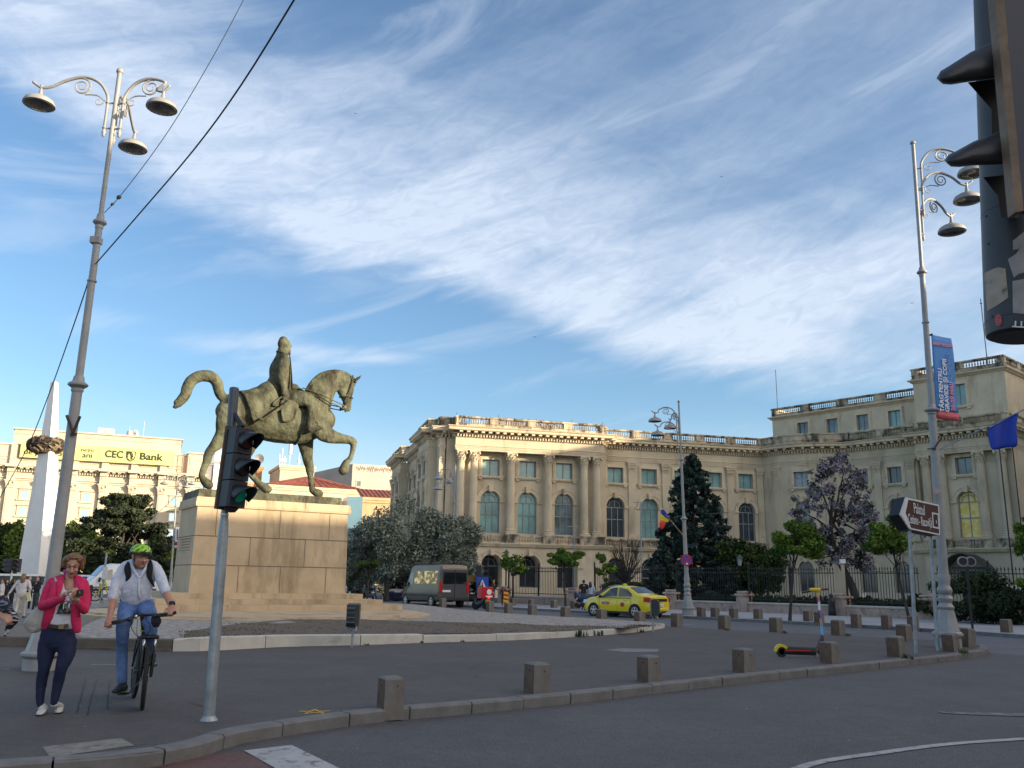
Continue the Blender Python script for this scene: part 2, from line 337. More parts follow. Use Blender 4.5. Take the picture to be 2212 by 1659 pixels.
# ground
def asphalt(name,c,speck=.35,cracks=True,blotch=.12):
 m=bpy.data.materials.new(name);m.use_nodes=True;nt=m.node_tree;b=nt.nodes['Principled BSDF'];L=nt.links
 t=nt.nodes.new('ShaderNodeTexCoord')
 def nz(s,d,r=.6,dist=0):
  n=nt.nodes.new('ShaderNodeTexNoise');L.new(t.outputs['Object'],n.inputs[0]);n.inputs['Scale'].default_value=s;n.inputs['Detail'].default_value=d;n.inputs['Roughness'].default_value=r;n.inputs['Distortion'].default_value=dist;return n.outputs[0]
 def mr(x,a,b_,c_=0,d_=1):
  n=nt.nodes.new('ShaderNodeMapRange');L.new(x,n.inputs[0])
  for i,v in zip((1,2,3,4),(a,b_,c_,d_)):n.inputs[i].default_value=v
  return n.outputs[0]
 def mul(x,y,op='MULTIPLY'):
  n=nt.nodes.new('ShaderNodeMath');n.operation=op;L.new(x,n.inputs[0])
  if isinstance(y,(int,float)):n.inputs[1].default_value=y
  else:L.new(y,n.inputs[1])
  return n.outputs[0]
 v=mul(mr(nz(.5,4),.3,.7,1-blotch,1+blotch),mr(nz(2.4,5),.3,.7,1-blotch*.6,1+blotch*.6))
 v=mul(v,mr(nz(38,3,.85),.36,.64,1-speck,1+speck))
 v=mul(v,mr(nz(7,6,.75),.35,.65,.88,1.12))
 v=mul(v,mr(nz(24,2,.8),.68,.76,1.0,1.35))
 v=mul(v,mr(nz(9,2,.5),.30,.22,1.0,.8))
 if cracks:
  n=nt.nodes.new('ShaderNodeTexVoronoi');n.feature='DISTANCE_TO_EDGE';n.inputs['Scale'].default_value=.17
  mp=nt.nodes.new('ShaderNodeVectorMath');mp.operation='ADD';L.new(t.outputs['Object'],mp.inputs[0])
  nn=nt.nodes.new('ShaderNodeTexNoise');L.new(t.outputs['Object'],nn.inputs[0]);nn.inputs['Scale'].default_value=.9;nn.inputs['Detail'].default_value=6
  sc=nt.nodes.new('ShaderNodeVectorMath');sc.operation='SCALE';L.new(nn.outputs['Color'],sc.inputs[0]);sc.inputs['Scale'].default_value=1.6;L.new(sc.outputs[0],mp.inputs[1]);L.new(mp.outputs[0],n.inputs[0])
  cr=mul(mr(n.outputs['Distance'],.0,.0035,1,0),mr(nz(.4,3),.50,.58))
  v=mul(v,mr(cr,0,1,1,.45))
 mx=nt.nodes.new('ShaderNodeMix');mx.data_type='RGBA';mx.blend_type='MULTIPLY';mx.inputs[0].default_value=1;mx.inputs[6].default_value=tuple(c)+(1,)
 cb=nt.nodes.new('ShaderNodeCombineColor')
 for i in range(3):L.new(v,cb.inputs[i])
 L.new(cb.outputs[0],mx.inputs[7]);L.new(mx.outputs[2],b.inputs['Base Color'])
 b.inputs['Roughness'].default_value=.75;b.inputs['Specular IOR Level'].default_value=.35
 bp=nt.nodes.new('ShaderNodeBump');bp.inputs['Strength'].default_value=.5;bp.inputs['Distance'].default_value=.006;L.new(nz(90,2,.8),bp.inputs['Height']);L.new(bp.outputs[0],b.inputs['Normal'])
 return m
A_road=asphalt('road_asphalt',(.098,.094,.093),.42,False)
A_far=asphalt('far_road_asphalt',(.12,.124,.135),.25,False)
A_plaza=asphalt('plaza_asphalt',(.090,.079,.073),.32,True,.14)
A_red=asphalt('red_cycle_lane_asphalt',(.155,.082,.070),.25,True)
A_walk=asphalt('pavement_slabs',(.33,.335,.35),.12,False)
def sheet(name,pts,m,z=None,kind='structure',parent=None):
 P=[(p[0],p[1],p[2]if z is None else z)for p in pts]
 mb=MB();mb.poly(P);me=mb.mesh(name)
 o=link(name,me,m,parent)
 if kind:tag(o,kind=kind)
 return o
RZ=-.13
sheet('road',[(-700,-300),(700,-300),(700,1500),(-700,1500)],A_road,RZ)
farkerb=[G(x,y,0)for x,y in[(560,1290),(740,1296),(1100,1312),(1300,1322),(1500,1332),(1700,1342),(1900,1352),(2100,1364),(2260,1375)]]
nearfar=[G(x,y,0)for x,y in[(2126,1400),(2080,1389),(2020,1383),(1800,1372),(1600,1362),(1400,1351),(1100,1334),(900,1314),(780,1301),(700,1295)]]
sheet('far_road',[(p.x,p.y)for p in farkerb]+[(60,22),(40,14),(26,16)]+[(p.x,p.y+(-.3))for p in nearfar],A_far,RZ+.004)
kerbline=[G(x,y,0)for x,y in[(-150,1668),(0,1652),(170,1640),(330,1624),(440,1603),(523,1578),(700,1551),(840,1534),(1010,1520),(1180,1505),(1340,1488),(1500,1471),(1650,1455),(1800,1441),(1940,1427),(2040,1417),(2100,1409),(2128,1403),(2133,1398),(2120,1393)]]
kl=catmull([tuple(p)for p in kerbline],4)
plz=[(p[0],p[1])for p in kl]+[(p.x,p.y)for p in nearfar[1:]]+[(-75,140),(-120,140),(-120,6),(-14,5.5)]
sheet('plaza_pavement',plz,A_plaza,0.0)
fk=[(p.x,p.y)for p in farkerb]
sheet('palace_pavement',fk+[(90,30),(120,140),(-40,140),(-40,90)],A_walk,0.0)
mb=MB()
for a,b in zip(fk[:-1],fk[1:]):
 mb.poly([(a[0],a[1],RZ),(b[0],b[1],RZ),(b[0],b[1],.0),(a[0],a[1],.0)])
 d=Vector((b[0]-a[0],b[1]-a[1],0)).normalized();n=Vector((-d.y,d.x,0))*.16
 if n.y<0:n=-n
 mb.poly([(a[0],a[1],.005),(b[0],b[1],.005),(b[0]+n.x,b[1]+n.y,.005),(a[0]+n.x,a[1]+n.y,.005)])
tag(mb.build('palace_kerb',M_['kerb']),kind='structure')
L=[Vector(p)for p in catmull([tuple(p)for p in kerbline],14)]
acc=[0]
for a,b in zip(L[:-1],L[1:]):acc.append(acc[-1]+(b-a).length)
def at_len(s):
 for i in range(len(acc)-1):
  if acc[i+1]>=s:f=(s-acc[i])/max(acc[i+1]-acc[i],1e-6);return L[i].lerp(L[i+1],f)
 return L[-1]
def tan_len(s):return(at_len(min(s+.08,acc[-1]))-at_len(max(s-.08,0))).normalized()
mb=MB();s=0.0;kr=random.Random(3)
while s<acc[-1]-.4:
 ln=.86+kr.random()*.12;sub=[s+.008,s+ln*.33,s+ln*.66,s+ln-.012];rings=[]
 j=kr.uniform(-.008,.008);dz=kr.uniform(-.006,.006)
 for q in sub:
  p=at_len(q);t=tan_len(q);n=Vector((t.y,-t.x,0))
  rings.append([tuple(p+n*(.0+j)+Vector((0,0,RZ-.02))),tuple(p+n*(.012+j)+Vector((0,0,-.012+dz))),tuple(p+n*(-.012+j)+Vector((0,0,.014+dz))),tuple(p+n*(-.19)+Vector((0,0,.014+dz))),tuple(p+n*(-.19)+Vector((0,0,RZ)))])
 mb.rings(rings);s+=ln
tag(mb.build('kerb',M_['kerb']),kind='structure')
def strip(name,px,m,z,parent=None,kind='structure'):
 return sheet(name,[G(x,y,z)for x,y in px],m,z,kind)
def lineband(name,pts,w0,w1,m,z):
 P=[Vector(p)for p in catmull([tuple(G(x,y,z))for x,y in pts],6)];mb=MB();lft=[];rgt=[]
 for i,p in enumerate(P):
  t=(P[min(i+1,len(P)-1)]-P[max(i-1,0)]).normalized();n=Vector((-t.y,t.x,0));w=(w0+(w1-w0)*i/(len(P)-1))/2
  lft.append(p+n*w);rgt.append(p-n*w)
 for i in range(len(P)-1):mb.poly([lft[i],lft[i+1],rgt[i+1],rgt[i]])
 return tag(mb.build(name,m),kind='structure')
Z1=RZ+.004;Z2=RZ+.008
strip('red_cycle_lane',[(-200,1700),(-200,1668),(0,1672),(200,1655),(380,1637),(525,1624),(560,1640),(640,1700)],A_red,Z1)
strip('crossing_bar',[(527,1621),(630,1609),(760,1672),(800,1700),(655,1700),(600,1662)],M_['white_paint'],Z2)
lineband('lane_line',[(1655,1690),(1760,1648),(1900,1626),(2060,1606),(2300,1590)],.115,.13,M_['white_paint'],Z2)
lineband('lane_line',[(2030,1538),(2100,1541),(2300,1546)],.16,.34,mat('worn_road_paint',(.20,.20,.20),.85,var=.2,scale=4,stain=((.09,.09,.095),6,(1,1,1),.45,.62)),Z2)
lineband('road_edge_line',[(2030,1384.5),(1900,1379),(1700,1369),(1500,1359)],.16,.16,M_['white_paint'],Z2)
lineband('road_edge_line',[(1240,1345),(1100,1337.5),(980,1327)],.14,.14,M_['white_paint'],Z2)
lineband('road_centre_line',[(1750,1362.5),(1850,1366)],.13,.13,M_['white_paint'],Z2)
lineband('road_centre_line',[(1452,1347),(1500,1350)],.13,.13,M_['white_paint'],Z2)
conc_patch=mat('concrete_patch',(.23,.215,.185),.9,var=.18,scale=6,bump=.5,bscale=30,stain=((.10,.09,.08),9,(1,1,1),.52,.66))
strip('concrete_patch',[(91,1613),(262,1594),(290,1610),(108,1636)],conc_patch,.004)
strip('pale_patch',[(1308,1404),(1340,1400.5),(1425,1402),(1420,1408),(1350,1408.5)],mat('pale_patch',(.20,.20,.205),.9,var=.1),.004)
c=G(679,1537.5,.004);mb=MB();star=[]
for k in range(5):
 a=math.pi/2+k*2*math.pi/5*2+.2
 star.append(c+Vector((.19*math.cos(a),.19*math.sin(a),0)))
for k in range(5):
 a,b=star[k],star[(k+1)%5];t=(b-a).normalized();n=Vector((-t.y,t.x,0))*.013
 mb.poly([a+n+Vector((0,0,.0006*k)),b+n+Vector((0,0,.0006*k)),b-n+Vector((0,0,.0006*k)),a-n+Vector((0,0,.0006*k))])
tag(mb.build('painted_star',mat('yellow_spray',(.55,.36,.03),.8,var=.2)),kind='structure')
crk=mat('crack_fill',(.042,.038,.036),.9,var=.2)
for pts in([(186,1466),(180,1490),(172,1520),(166,1540)],[(208,1467),(203,1490),(196,1515),(188,1545)],[(240,1470),(234,1500),(232,1530)],[(20,1441),(60,1438),(130,1434)],[(395,1443),(500,1437),(560,1436)],[(399,1513),(425,1522),(437,1527)],[(880,1436),(1000,1432)],[(300,1442),(340,1440)]):
 P=[(q[0]+rnd.uniform(-1.6,1.6),q[1])for q in catmull([(a,b)for a,b in pts],5)]
 lineband('asphalt_crack',P,.006,.020,crk,.005)
for x0,x1,y in((196,252,1435),(5,20,1445)):lineband('paint_remnant',[(x0,y),(x1,y+.3)],.05,.05,M_['white_paint'],.005)
mb=MB()
for k in range(36):
 px=rnd.uniform(0,2150);py=rnd.uniform(1430,1640);z=.006 if py<1470+(1500-px)*.09 else RZ+.012
 p=G(px,py,z);a=rnd.uniform(0,6.3);r=rnd.uniform(.008,.028)
 mb.poly([p+Vector((r*math.cos(a+t),r*.5*math.sin(a+t)+0,0))for t in(0,1.3,2.6,4.4)])
tag(mb.build('litter',mat('litter',(.42,.40,.36),.8,var=.3,island=.4)),kind='stuff')
# raised island round the monument
frontk=[(-80,1394),(60,1397),(200,1402),(372,1407),(470,1405),(618,1397),(792,1393),(912,1388.5),(1010,1386),(1097,1383.6),(1206,1378),(1315,1371),(1380,1365),(1420,1359.5),(1436,1355.5),(1425,1352.5)]
zt=[.20,.20,.21,.24,.28,.25,.23,.20,.19,.18,.17,.16,.15,.14,.13,.12]
fk2=[G(x,y,0)for x,y in frontk]
P5=catmull([tuple(p)+(z,)for p,z in zip(fk2,zt)],5)
back=[G(x,y,0)for x,y in[(1395,1349),(1300,1343),(1200,1337),(1097,1330.5),(1000,1322),(930,1313),(880,1308),(800,1303)]]+[Vector((-40,75,0)),Vector((-60,45,0)),Vector((-30,20.6,0))]
ring=[(p[0],p[1],p[3]-.008)for p in P5]+[(p.x,p.y,.11)for p in back]
cobble=mat('cobbles',(.40,.37,.335),.9,c2=(.17,.15,.135),scale=5.0,bump=1.0,bscale=8,detail=4,thr=(.46,.60),stretch=(1,1.7,1))
cen=(-8,42,.20)
mb=MB()
nR=len(ring)
inner=[(x*.5+cen[0]*.5,y*.5+cen[1]*.5,.12+.5*z)for x,y,z in ring]
mb.add(ring+inner+[cen],[(i,(i+1)%nR,nR+(i+1)%nR,nR+i)for i in range(nR)]+[(nR+i,nR+(i+1)%nR,2*nR)for i in range(nR)])
o_isl=tag(mb.build('cobbled_island',cobble),kind='structure')
from mathutils.bvhtree import BVHTree
_bv=BVHTree.FromPolygons([Vector(v.co)for v in o_isl.data.vertices],[tuple(p.vertices)for p in o_isl.data.polygons])
def isl_z(x,y):
 h_=_bv.ray_cast(Vector((x,y,5)),Vector((0,0,-1)))
 return h_[0].z if h_[0]is not None else.2
def kerb_run(name,P,m,ln0,wid):
 P=[Vector((p[0],p[1],p[3]))for p in P];ac=[0]
 for a,b in zip(P[:-1],P[1:]):ac.append(ac[-1]+Vector((b.x-a.x,b.y-a.y)).length)
 def q(s):
  for i in range(len(ac)-1):
   if ac[i+1]>=s:return P[i].lerp(P[i+1],(s-ac[i])/max(ac[i+1]-ac[i],1e-6))
  return P[-1]
 mb=MB();s=0;R_=random.Random(5)
 while s<ac[-1]-.2:
  ln=min(ln0*R_.uniform(.85,1.15),ac[-1]-s);rings=[];j=R_.uniform(-.012,.012);e=R_.uniform(-.012,.012)
  for f in(0,.25,.5,.75,1):
   a=q(s+.012+(ln-.024)*f);t=(q(min(s+ln*f+.1,ac[-1]))-q(max(s+ln*f-.1,0)));t.z=0;t.normalize();n=Vector((t.y,-t.x,0));z=a.z+e;a=Vector((a.x,a.y,0))
   rings.append([tuple(a+n*(.02+j)+Vector((0,0,-.02))),tuple(a+n*(.02+j)+Vector((0,0,z-.02))),tuple(a+n*j+Vector((0,0,z))),tuple(a-n*wid+Vector((0,0,z))),tuple(a-n*wid+Vector((0,0,-.02)))])
  mb.rings(rings);s+=ln
 return tag(mb.build(name,m),kind='structure')
kerb_run('white_island_kerb',P5[15:],M_['white_kerb'],2.1,.26)
kerb_run('brown_island_kerb',P5[:16],M_['kerb_brown'],1.8,.22)
mb=MB()
Q=[Vector((p[0],p[1],0))for p in P5[:16]]
for a,b in zip(Q[:-1],Q[1:]):
 t=(b-a).normalized();n=Vector((t.y,-t.x,0))*.16
 z=Vector((0,0,.05));mb.rings([[tuple(a+n),tuple(a+n+z),tuple(a+z),tuple(a)],[tuple(b+n),tuple(b+n+z),tuple(b+z),tuple(b)]])
tag(mb.build('kerb_footing',M_['kerb_brown']),kind='structure')
bedf=[(p[0],p[1],p[3]+.004)for p in P5[16:-9]]
bedf=[(x-.0,y+.30,z)for x,y,z in bedf]
bb=[(1355,1353.5),(1216,1347.5),(1097,1343.5),(932,1340.5),(766,1337.5),(629,1340),(520,1346.5),(460,1354.5),(411,1362.5),(398,1369)]
bedb=[G(x,y,.24)for x,y in bb]
bedb=[(p.x,p.y,.22)for p in bedb]
soil=mat('dry_soil',(.088,.066,.048),.95,c2=(.155,.125,.09),scale=7,bump=1.0,bscale=14,detail=8,stretch=(1,1,1),stain=((.17,.15,.09),14,(1,1,1),.56,.66))
def filltri(name,pts,m,kind='structure',dz=0):
 """flat-ish polygon filled through a scan between its two long sides"""
 import bmesh
 bm=bmesh.new();vs=[bm.verts.new((x,y,z+dz))for x,y,z in pts]
 es=[bm.edges.new((vs[i],vs[(i+1)%len(vs)]))for i in range(len(vs))]
 bmesh.ops.triangle_fill(bm,edges=es,use_beauty=True)
 for _ in range(4):bmesh.ops.subdivide_edges(bm,edges=[e for e in bm.edges if e.calc_length()>1.2],cuts=1)
 bmesh.ops.triangulate(bm,faces=bm.faces)
 for v in bm.verts:v.co.z=isl_z(v.co.x,v.co.y)+dz
 bmesh.ops.recalc_face_normals(bm,faces=bm.faces)
 me=bpy.data.meshes.new(name);bm.to_mesh(me);bm.free()
 o=link(name,me,m)
 if kind:tag(o,kind=kind)
 return o
bed=filltri('soil_bed',[(x,y,z+.012)for x,y,z in bedf]+[(x,y,z+.012)for x,y,z in bedb],soil,dz=.016)
lp=[Vector((p[0],p[1]+.24,0))for p in P5[:10]]+[G(x,y,.22)for x,y in[(160,1368),(172,1356),(195,1342),(235,1328),(-80,1318)]]
filltri('island_path',[(p.x,p.y,.30)for p in lp],mat('path_concrete',(.15,.135,.115),.9,var=.1,scale=2,bump=.3),dz=.012)
def blades(name,spots,n,h,m,spread,seed,kind='stuff',w=.012):
 R_=random.Random(seed);mb=MB()
 for(x,y,z)in spots:
  for k in range(n):
   a=R_.uniform(0,6.28);r=R_.uniform(0,spread);px,py=x+r*math.cos(a),y+r*math.sin(a)*.8
   hh=h*R_.uniform(.4,1.1);b=R_.uniform(0,6.28);l=R_.uniform(.1,.7)*hh
   dx,dy=math.cos(b),math.sin(b);s_=w*R_.uniform(.6,1.4)
   mb.add([(px-dy*s_,py+dx*s_,z),(px+dy*s_,py-dx*s_,z),(px+dx*l*.5+dy*s_,py+dy*l*.5-dx*s_,z+hh*.7),(px+dx*l,py+dy*l,z+hh),(px+dx*l*.5-dy*s_,py+dy*l*.5+dx*s_,z+hh*.7)],[(0,1,2,4),(4,2,3)])
 return tag(mb.build(name,m),kind=kind)
R_=random.Random(11);sp_=[]
for k in range(420):
 i=R_.uniform(0,len(bedf)-1.01);f=R_.random();a=bedf[int(i)];j=int((1-i/len(bedf))*(len(bedb)-1));b=bedb[max(0,min(j,len(bedb)-1))]
 sp_.append((a[0]+(b[0]-a[0])*f,a[1]+(b[1]-a[1])*f,isl_z(a[0]+(b[0]-a[0])*f,a[1]+(b[1]-a[1])*f)))
blades('dry_grass',sp_,7,.045,mat('dry_grass',(.16,.13,.075),.9,var=.3,island=.35),.35,2)
weedm=mat('weed_leaves',(.045,.075,.02),.7,var=.3,island=.4)
for i,(x,y,s_)in enumerate([(1252,1376,1.6),(1290,1373,1.3),(1385,1366,.8),(1000,1387,.45),(912,1389,.45),(792,1394,.4),(1958,1424,1.0),(2086,1412,.9),(1695,1368,.7),(1570,1362,.6),(1830,1374,.8)]):
 p=G(x,y,0);o=blades('weed',[tuple(p)],int(26*s_),.13*s_,weedm,.16*s_,40+i,kind=None,w=.016)
 tag(o,['sprawling green weed clump at the foot of the white kerb, left of a second one','green weed clump at the foot of the white kerb, right of a wider one','small weed by the white kerb near its right tip','tiny weed at a joint of the white kerb left of the big weeds','tiny weed sprouting under the white kerb in the middle','tiny weed under the white kerb near the floodlight','green weed growing beside the tilted bollard left of the sign posts','weed on the kerb beside the bollards under the big lamp','weed at the foot of a far brown bollard left of the scooter','small weed at the foot of the bollard behind the taxi corner','weed at the foot of the far bollard right of the scooter stem'][i],'weed','weeds along the kerbs')
 # bollards
def make_bollard(w=.325,h=.50,seed=0):
 t=thing('stone_bollard',(0,0,0),'x','bollard')
 mb=MB();a=w/2;c=.035
 mb.rings([[(-a-.01,-a-.01,-.15),(a+.01,-a-.01,-.15),(a+.01,a+.01,-.15),(-a-.01,a+.01,-.15)],[(-a,-a,h-c),(a,-a,h-c),(a,a,h-c),(-a,a,h-c)]],caps=False)
 mb.build('shaft',M_['conc'],t)
 m2=MB();m2.rings([[(-a,-a,h-c),(a,-a,h-c),(a,a,h-c),(-a,a,h-c)],[(-a+c,-a+c,h),(a-c,-a+c,h),(a-c,a-c,h),(-a+c,a-c,h)]])
 m2.build('cap',M_['conc'],t)
 m3=MB();m3.poly([(-a-.013,a,-.15),(-a-.013,-a,-.15),(-a-.003,-a,h-c),(-a-.003,a,h-c)]);m3.build('brown_face',M_['bollard_brown'],t)  # left face overlaid in a darker brown
 m4=MB();m4.cyl((-a-.012,-.02,h-.13),(-a-.002,-.02,h-.13),.016,8);m4.cyl((.05,-a-.012,h-.14),(.05,-a+.002,h-.14),.012,8);m4.build('hole',M_['dark'],t)
 return t
BP=make_bollard()
near=[(840,1537,1458,'nearest grey stone bollard, standing alone on the kerb left of the others'),
(1160,1501,1428,'second stone bollard from the left on the near kerb'),
(1405,1477,1413,'stone bollard on the near kerb below the far white kerb tip'),
(1610,1456,1398,'stone bollard on the near kerb left of the electric scooter'),
(1797,1436,1384,'stone bollard standing right in front of the scooter wheel'),
(1942,1422,1372,'tilted stone bollard left of the brown sign post foot'),
(2061,1411,1366,'stone bollard at the foot of the big lamp, left one of a touching pair'),
(2093,1401,1355,'stone bollard at the foot of the big lamp, right one of a touching pair')]
used=False
for i,(x,yb,yt,lab)in enumerate(near):
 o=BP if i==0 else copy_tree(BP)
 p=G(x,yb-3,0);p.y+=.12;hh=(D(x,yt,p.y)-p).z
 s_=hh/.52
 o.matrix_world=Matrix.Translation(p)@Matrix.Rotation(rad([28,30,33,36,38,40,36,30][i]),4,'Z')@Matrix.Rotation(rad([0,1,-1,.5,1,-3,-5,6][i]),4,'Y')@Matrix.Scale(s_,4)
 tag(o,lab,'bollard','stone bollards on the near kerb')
mid=[(956,1311,'pale stone bollard in front of the grey van, leftmost of the far edge'),(1058,1320,'stone bollard behind the cobbles right of the grey van'),(1098,1325,'stone bollard in front of the delivery scooter'),(1150,1330,'stone bollard just left of the road line end by the cobbles'),(1222,1336,'stone bollard well left of the taxi, beyond the cobbles'),(1300,1343,'stone bollard in front of the taxi front wheel'),(1383,1350,'stone bollard in front of the taxi rear door'),(1464,1355,'brown stone bollard off the taxi rear bumper'),(1567,1360,'brown stone bollard right of the street lamp with the round sign'),(1679,1367,'brown stone bollard in front of the young street tree trunk'),(1814,1374,'brown stone bollard right of the scooter stem'),(1958,1387,'brown stone bollard behind the left post of the brown sign')]
for x,y,lab in mid:
 o=copy_tree(BP);p=G(x,y-1.5,0);p.y+=.12
 place(o,p,rad(35),.98);tag(o,lab,'bollard','stone bollards along the far road edge')
far=[(1108,1309),(1148,1312),(1197,1314),(1240,1316),(1318,1326),(1290,1322),(1515,1333),(1545,1334),(1585,1336),(1638,1338),(1746,1343),(1770,1346),(1850,1351),(1916,1354),(1973,1358),(2040,1361),(2175,1367)]
fl=['by the man in the dark shirt','under the striped barrier post','left of the stroller couple','beside the stroller','between taxi and street tree','in front of the stroller','just right of the tall lamp with the round sign','below the first wall pier right of the lamp','left of the second wall pier','below the second wall pier','just left of the thin street tree','just right of the thin street tree','below the third wall pier','left of the dark tree trunk','left of the brown sign post','between the two sign posts','at the right edge of the photo']
for(x,y),l in zip(far,fl):
 o=copy_tree(BP);p=G(x,y-1,0);place(o,p,rad(38),.95);tag(o,'low palace kerb bollard '+l,'bollard','stone bollards on the palace kerb')
 # the palace
class Fac:
 """one straight facade: s along it, n outwards, z up"""
 def __init__(f,o,u,n0=0.0):
  f.o=Vector((o[0],o[1],0));f.u=Vector((u[0],u[1],0)).normalized();f.n=Vector((f.u.y,-f.u.x,0));f.o=f.o+f.n*n0
  f.M=Matrix(((f.u.x,-f.n.x,0,f.o.x),(f.u.y,-f.n.y,0,f.o.y),(0,0,1,0),(0,0,0,1)))
 def P(f,s,n=0.0):v=f.o+f.u*s+f.n*n;return(v.x,v.y)
def arch_pts(c,z,r,n=12):return[(c-r*math.cos(math.pi*k/n),z+r*math.sin(math.pi*k/n))for k in range(n+1)]
def wall_bay(mb,s0,s1,c,z0,z1,ops,depth=.38):
 """wall strip with openings (zb, zt, w, arch) stacked over each other; y=0 is the outer face"""
 zs=z0
 Q=lambda a,b,za,zb:mb.poly([(a,0,za),(b,0,za),(b,0,zb),(a,0,zb)])if b-a>1e-4 and zb-za>1e-4 else None
 for zb,zt,w,arch in sorted(ops):
  Q(s0,s1,zs,zb);a,b=c-w/2,c+w/2
  Q(s0,a,zb,zt);Q(b,s1,zb,zt)
  if arch:
   r=w/2;sp_=zt-r;pts=arch_pts(c,sp_,r)
   for(x0,y0),(x1,y1)in zip(pts[:-1],pts[1:]):
    mb.poly([(x0,0,y0),(x1,0,y1),(x1,0,zt),(x0,0,zt)]);mb.poly([(x0,0,y0),(x0,depth,y0),(x1,depth,y1),(x1,0,y1)])
  else:
   sp_=zt;mb.poly([(a,0,zt),(b,0,zt),(b,depth,zt),(a,depth,zt)])
  mb.poly([(a,0,zb),(a,depth,zb),(a,depth,sp_),(a,0,sp_)]);mb.poly([(b,0,zb),(b,0,sp_),(b,depth,sp_),(b,depth,zb)])
  mb.poly([(a,0,zb),(b,0,zb),(b,depth,zb),(a,depth,zb)])
  zs=zt
 Q(s0,s1,zs,z1)
def sweep(mb,path,prof,closed=False):
 """profile (n,z) carried along a plan path, n is to the right of travel"""
 P=[Vector((p[0],p[1]))for p in path];rings=[]
 for i,p in enumerate(P):
  d0=(P[i]-P[i-1]).normalized()if i>0 else None;d1=(P[i+1]-P[i]).normalized()if i<len(P)-1 else None
  if d0 is None:d0=d1
  if d1 is None:d1=d0
  n0=Vector((d0.y,-d0.x));n1=Vector((d1.y,-d1.x));m=(n0+n1);m=m/max(m.dot(n0),.25)if m.length>.01 else n0
  rings.append([(p.x+m.x*n,p.y+m.y*n,z)for n,z in prof])
 mb.rings(rings)
def window_unit(parent,F,c,zb,zt,w,arch,glass,y=.34,bars=1,tr=(),frame=None):
 """a window: timber frame (part) and its panes (sub-part); F.M local"""
 fr=MB(F.M);a,b=c-w/2,c+w/2;t=.07;r=w/2;top=zt-r if arch else zt
 fr.box(a,y-.05,zb,a+t,y+.03,top);fr.box(b-t,y-.05,zb,b,y+.03,top);fr.box(a+t,y-.05,zb,b-t,y+.03,zb+t)
 if arch:
  for R0,R1 in((r,r-t*1.2),(r*.66,r*.66-.06)):
   o_=arch_pts(c,top,R0);i_=arch_pts(c,top,R1)
   for k in range(len(o_)-1):fr.rings([[(o_[k][0],y-.05,o_[k][1]),(i_[k][0],y-.05,i_[k][1]),(i_[k][0],y+.03,i_[k][1]),(o_[k][0],y+.03,o_[k][1])],[(o_[k+1][0],y-.05,o_[k+1][1]),(i_[k+1][0],y-.05,i_[k+1][1]),(i_[k+1][0],y+.03,i_[k+1][1]),(o_[k+1][0],y+.03,o_[k+1][1])]])
  for an in(45,90,135):
   x0,z0=c-math.cos(rad(an))*r*.64,top+math.sin(rad(an))*r*.64;x1,z1=c-math.cos(rad(an))*r*.95,top+math.sin(rad(an))*r*.95
   fr.tube([(x0,y-.02,z0),(x1,y-.02,z1)],.03,4)
  fr.box(c-.035,y-.06,top,c+.035,y+.02,top+r*.64)
 else:fr.box(a+t,y-.05,zt-t,b-t,y+.03,zt)
 for k in range(bars):
  x=a+(b-a)*(k+1)/(bars+1);fr.box(x-.035,y-.06,zb+t,x+.035,y+.02,top-.001)
 for z in tr:fr.box(a+t,y-.065,z-.045,b-t,y+.025,z+.045)
 o=fr.build('window',frame or M_['frame'],parent)
 g=MB(F.M);yy=y+.015
 if arch:g.poly([(a,yy,zb),(b,yy,zb)]+[(x,yy,z)for x,z in reversed(arch_pts(c,top,r))])
 else:g.poly([(a,yy,zb),(b,yy,zb),(b,yy,zt),(a,yy,zt)])
 g.build('pane',glass,o)
 return o
def surround(mb,c,zb,zt,w,arch,key=True):
 """raised stone trim round an opening, a part of its own"""
 mb=MB(mb.T)
 a,b=c-w/2,c+w/2
 if arch:
  r=w/2;top=zt-r
  for R0,R1,d in((r+.42,r+.04,.10),(r+.46,r+.36,.16)):
   o_=arch_pts(c,top,R0,16);i_=arch_pts(c,top,R1,16)
   for k in range(16):mb.rings([[(q[0],e,q[1])for q,e in((o_[j],-d),(i_[j],-d),(i_[j],.01),(o_[j],.01))]for j in(k,k+1)])
  mb.box(a-.62,-.16,top-.16,a+.0,.05,top+.02);mb.box(b-.0,-.16,top-.16,b+.62,.05,top+.02)
  if key:mb.rings([[(c-.17,-.34,zt-.12),(c+.17,-.34,zt-.12),(c+.17,.0,zt-.12),(c-.17,.0,zt-.12)],[(c-.26,-.42,zt+.52),(c+.26,-.42,zt+.52),(c+.26,.0,zt+.52),(c-.26,.0,zt+.52)]])
 else:
  for e,d in((.34,.07),(.22,.11)):
   mb.box(a-e,-d,zb,a-.0,.01,zt+e);mb.box(b,-d,zb,b+e,.01,zt+e);mb.box(a,-d,zt,b,.01,zt+e)
  mb.box(a-.52,-.26,zb-.16,b+.52,.02,zb-.002);mb.box(a-.45,-.2,zb-.26,b+.45,.02,zb-.16)
  mb.box(a-.38,-.2,zb-.42,a-.02,.0,zb-.26);mb.box(b+.02,-.2,zb-.42,b+.38,.0,zb-.26)
 mb.build('window_surround',M_['stone_trim'],pal)
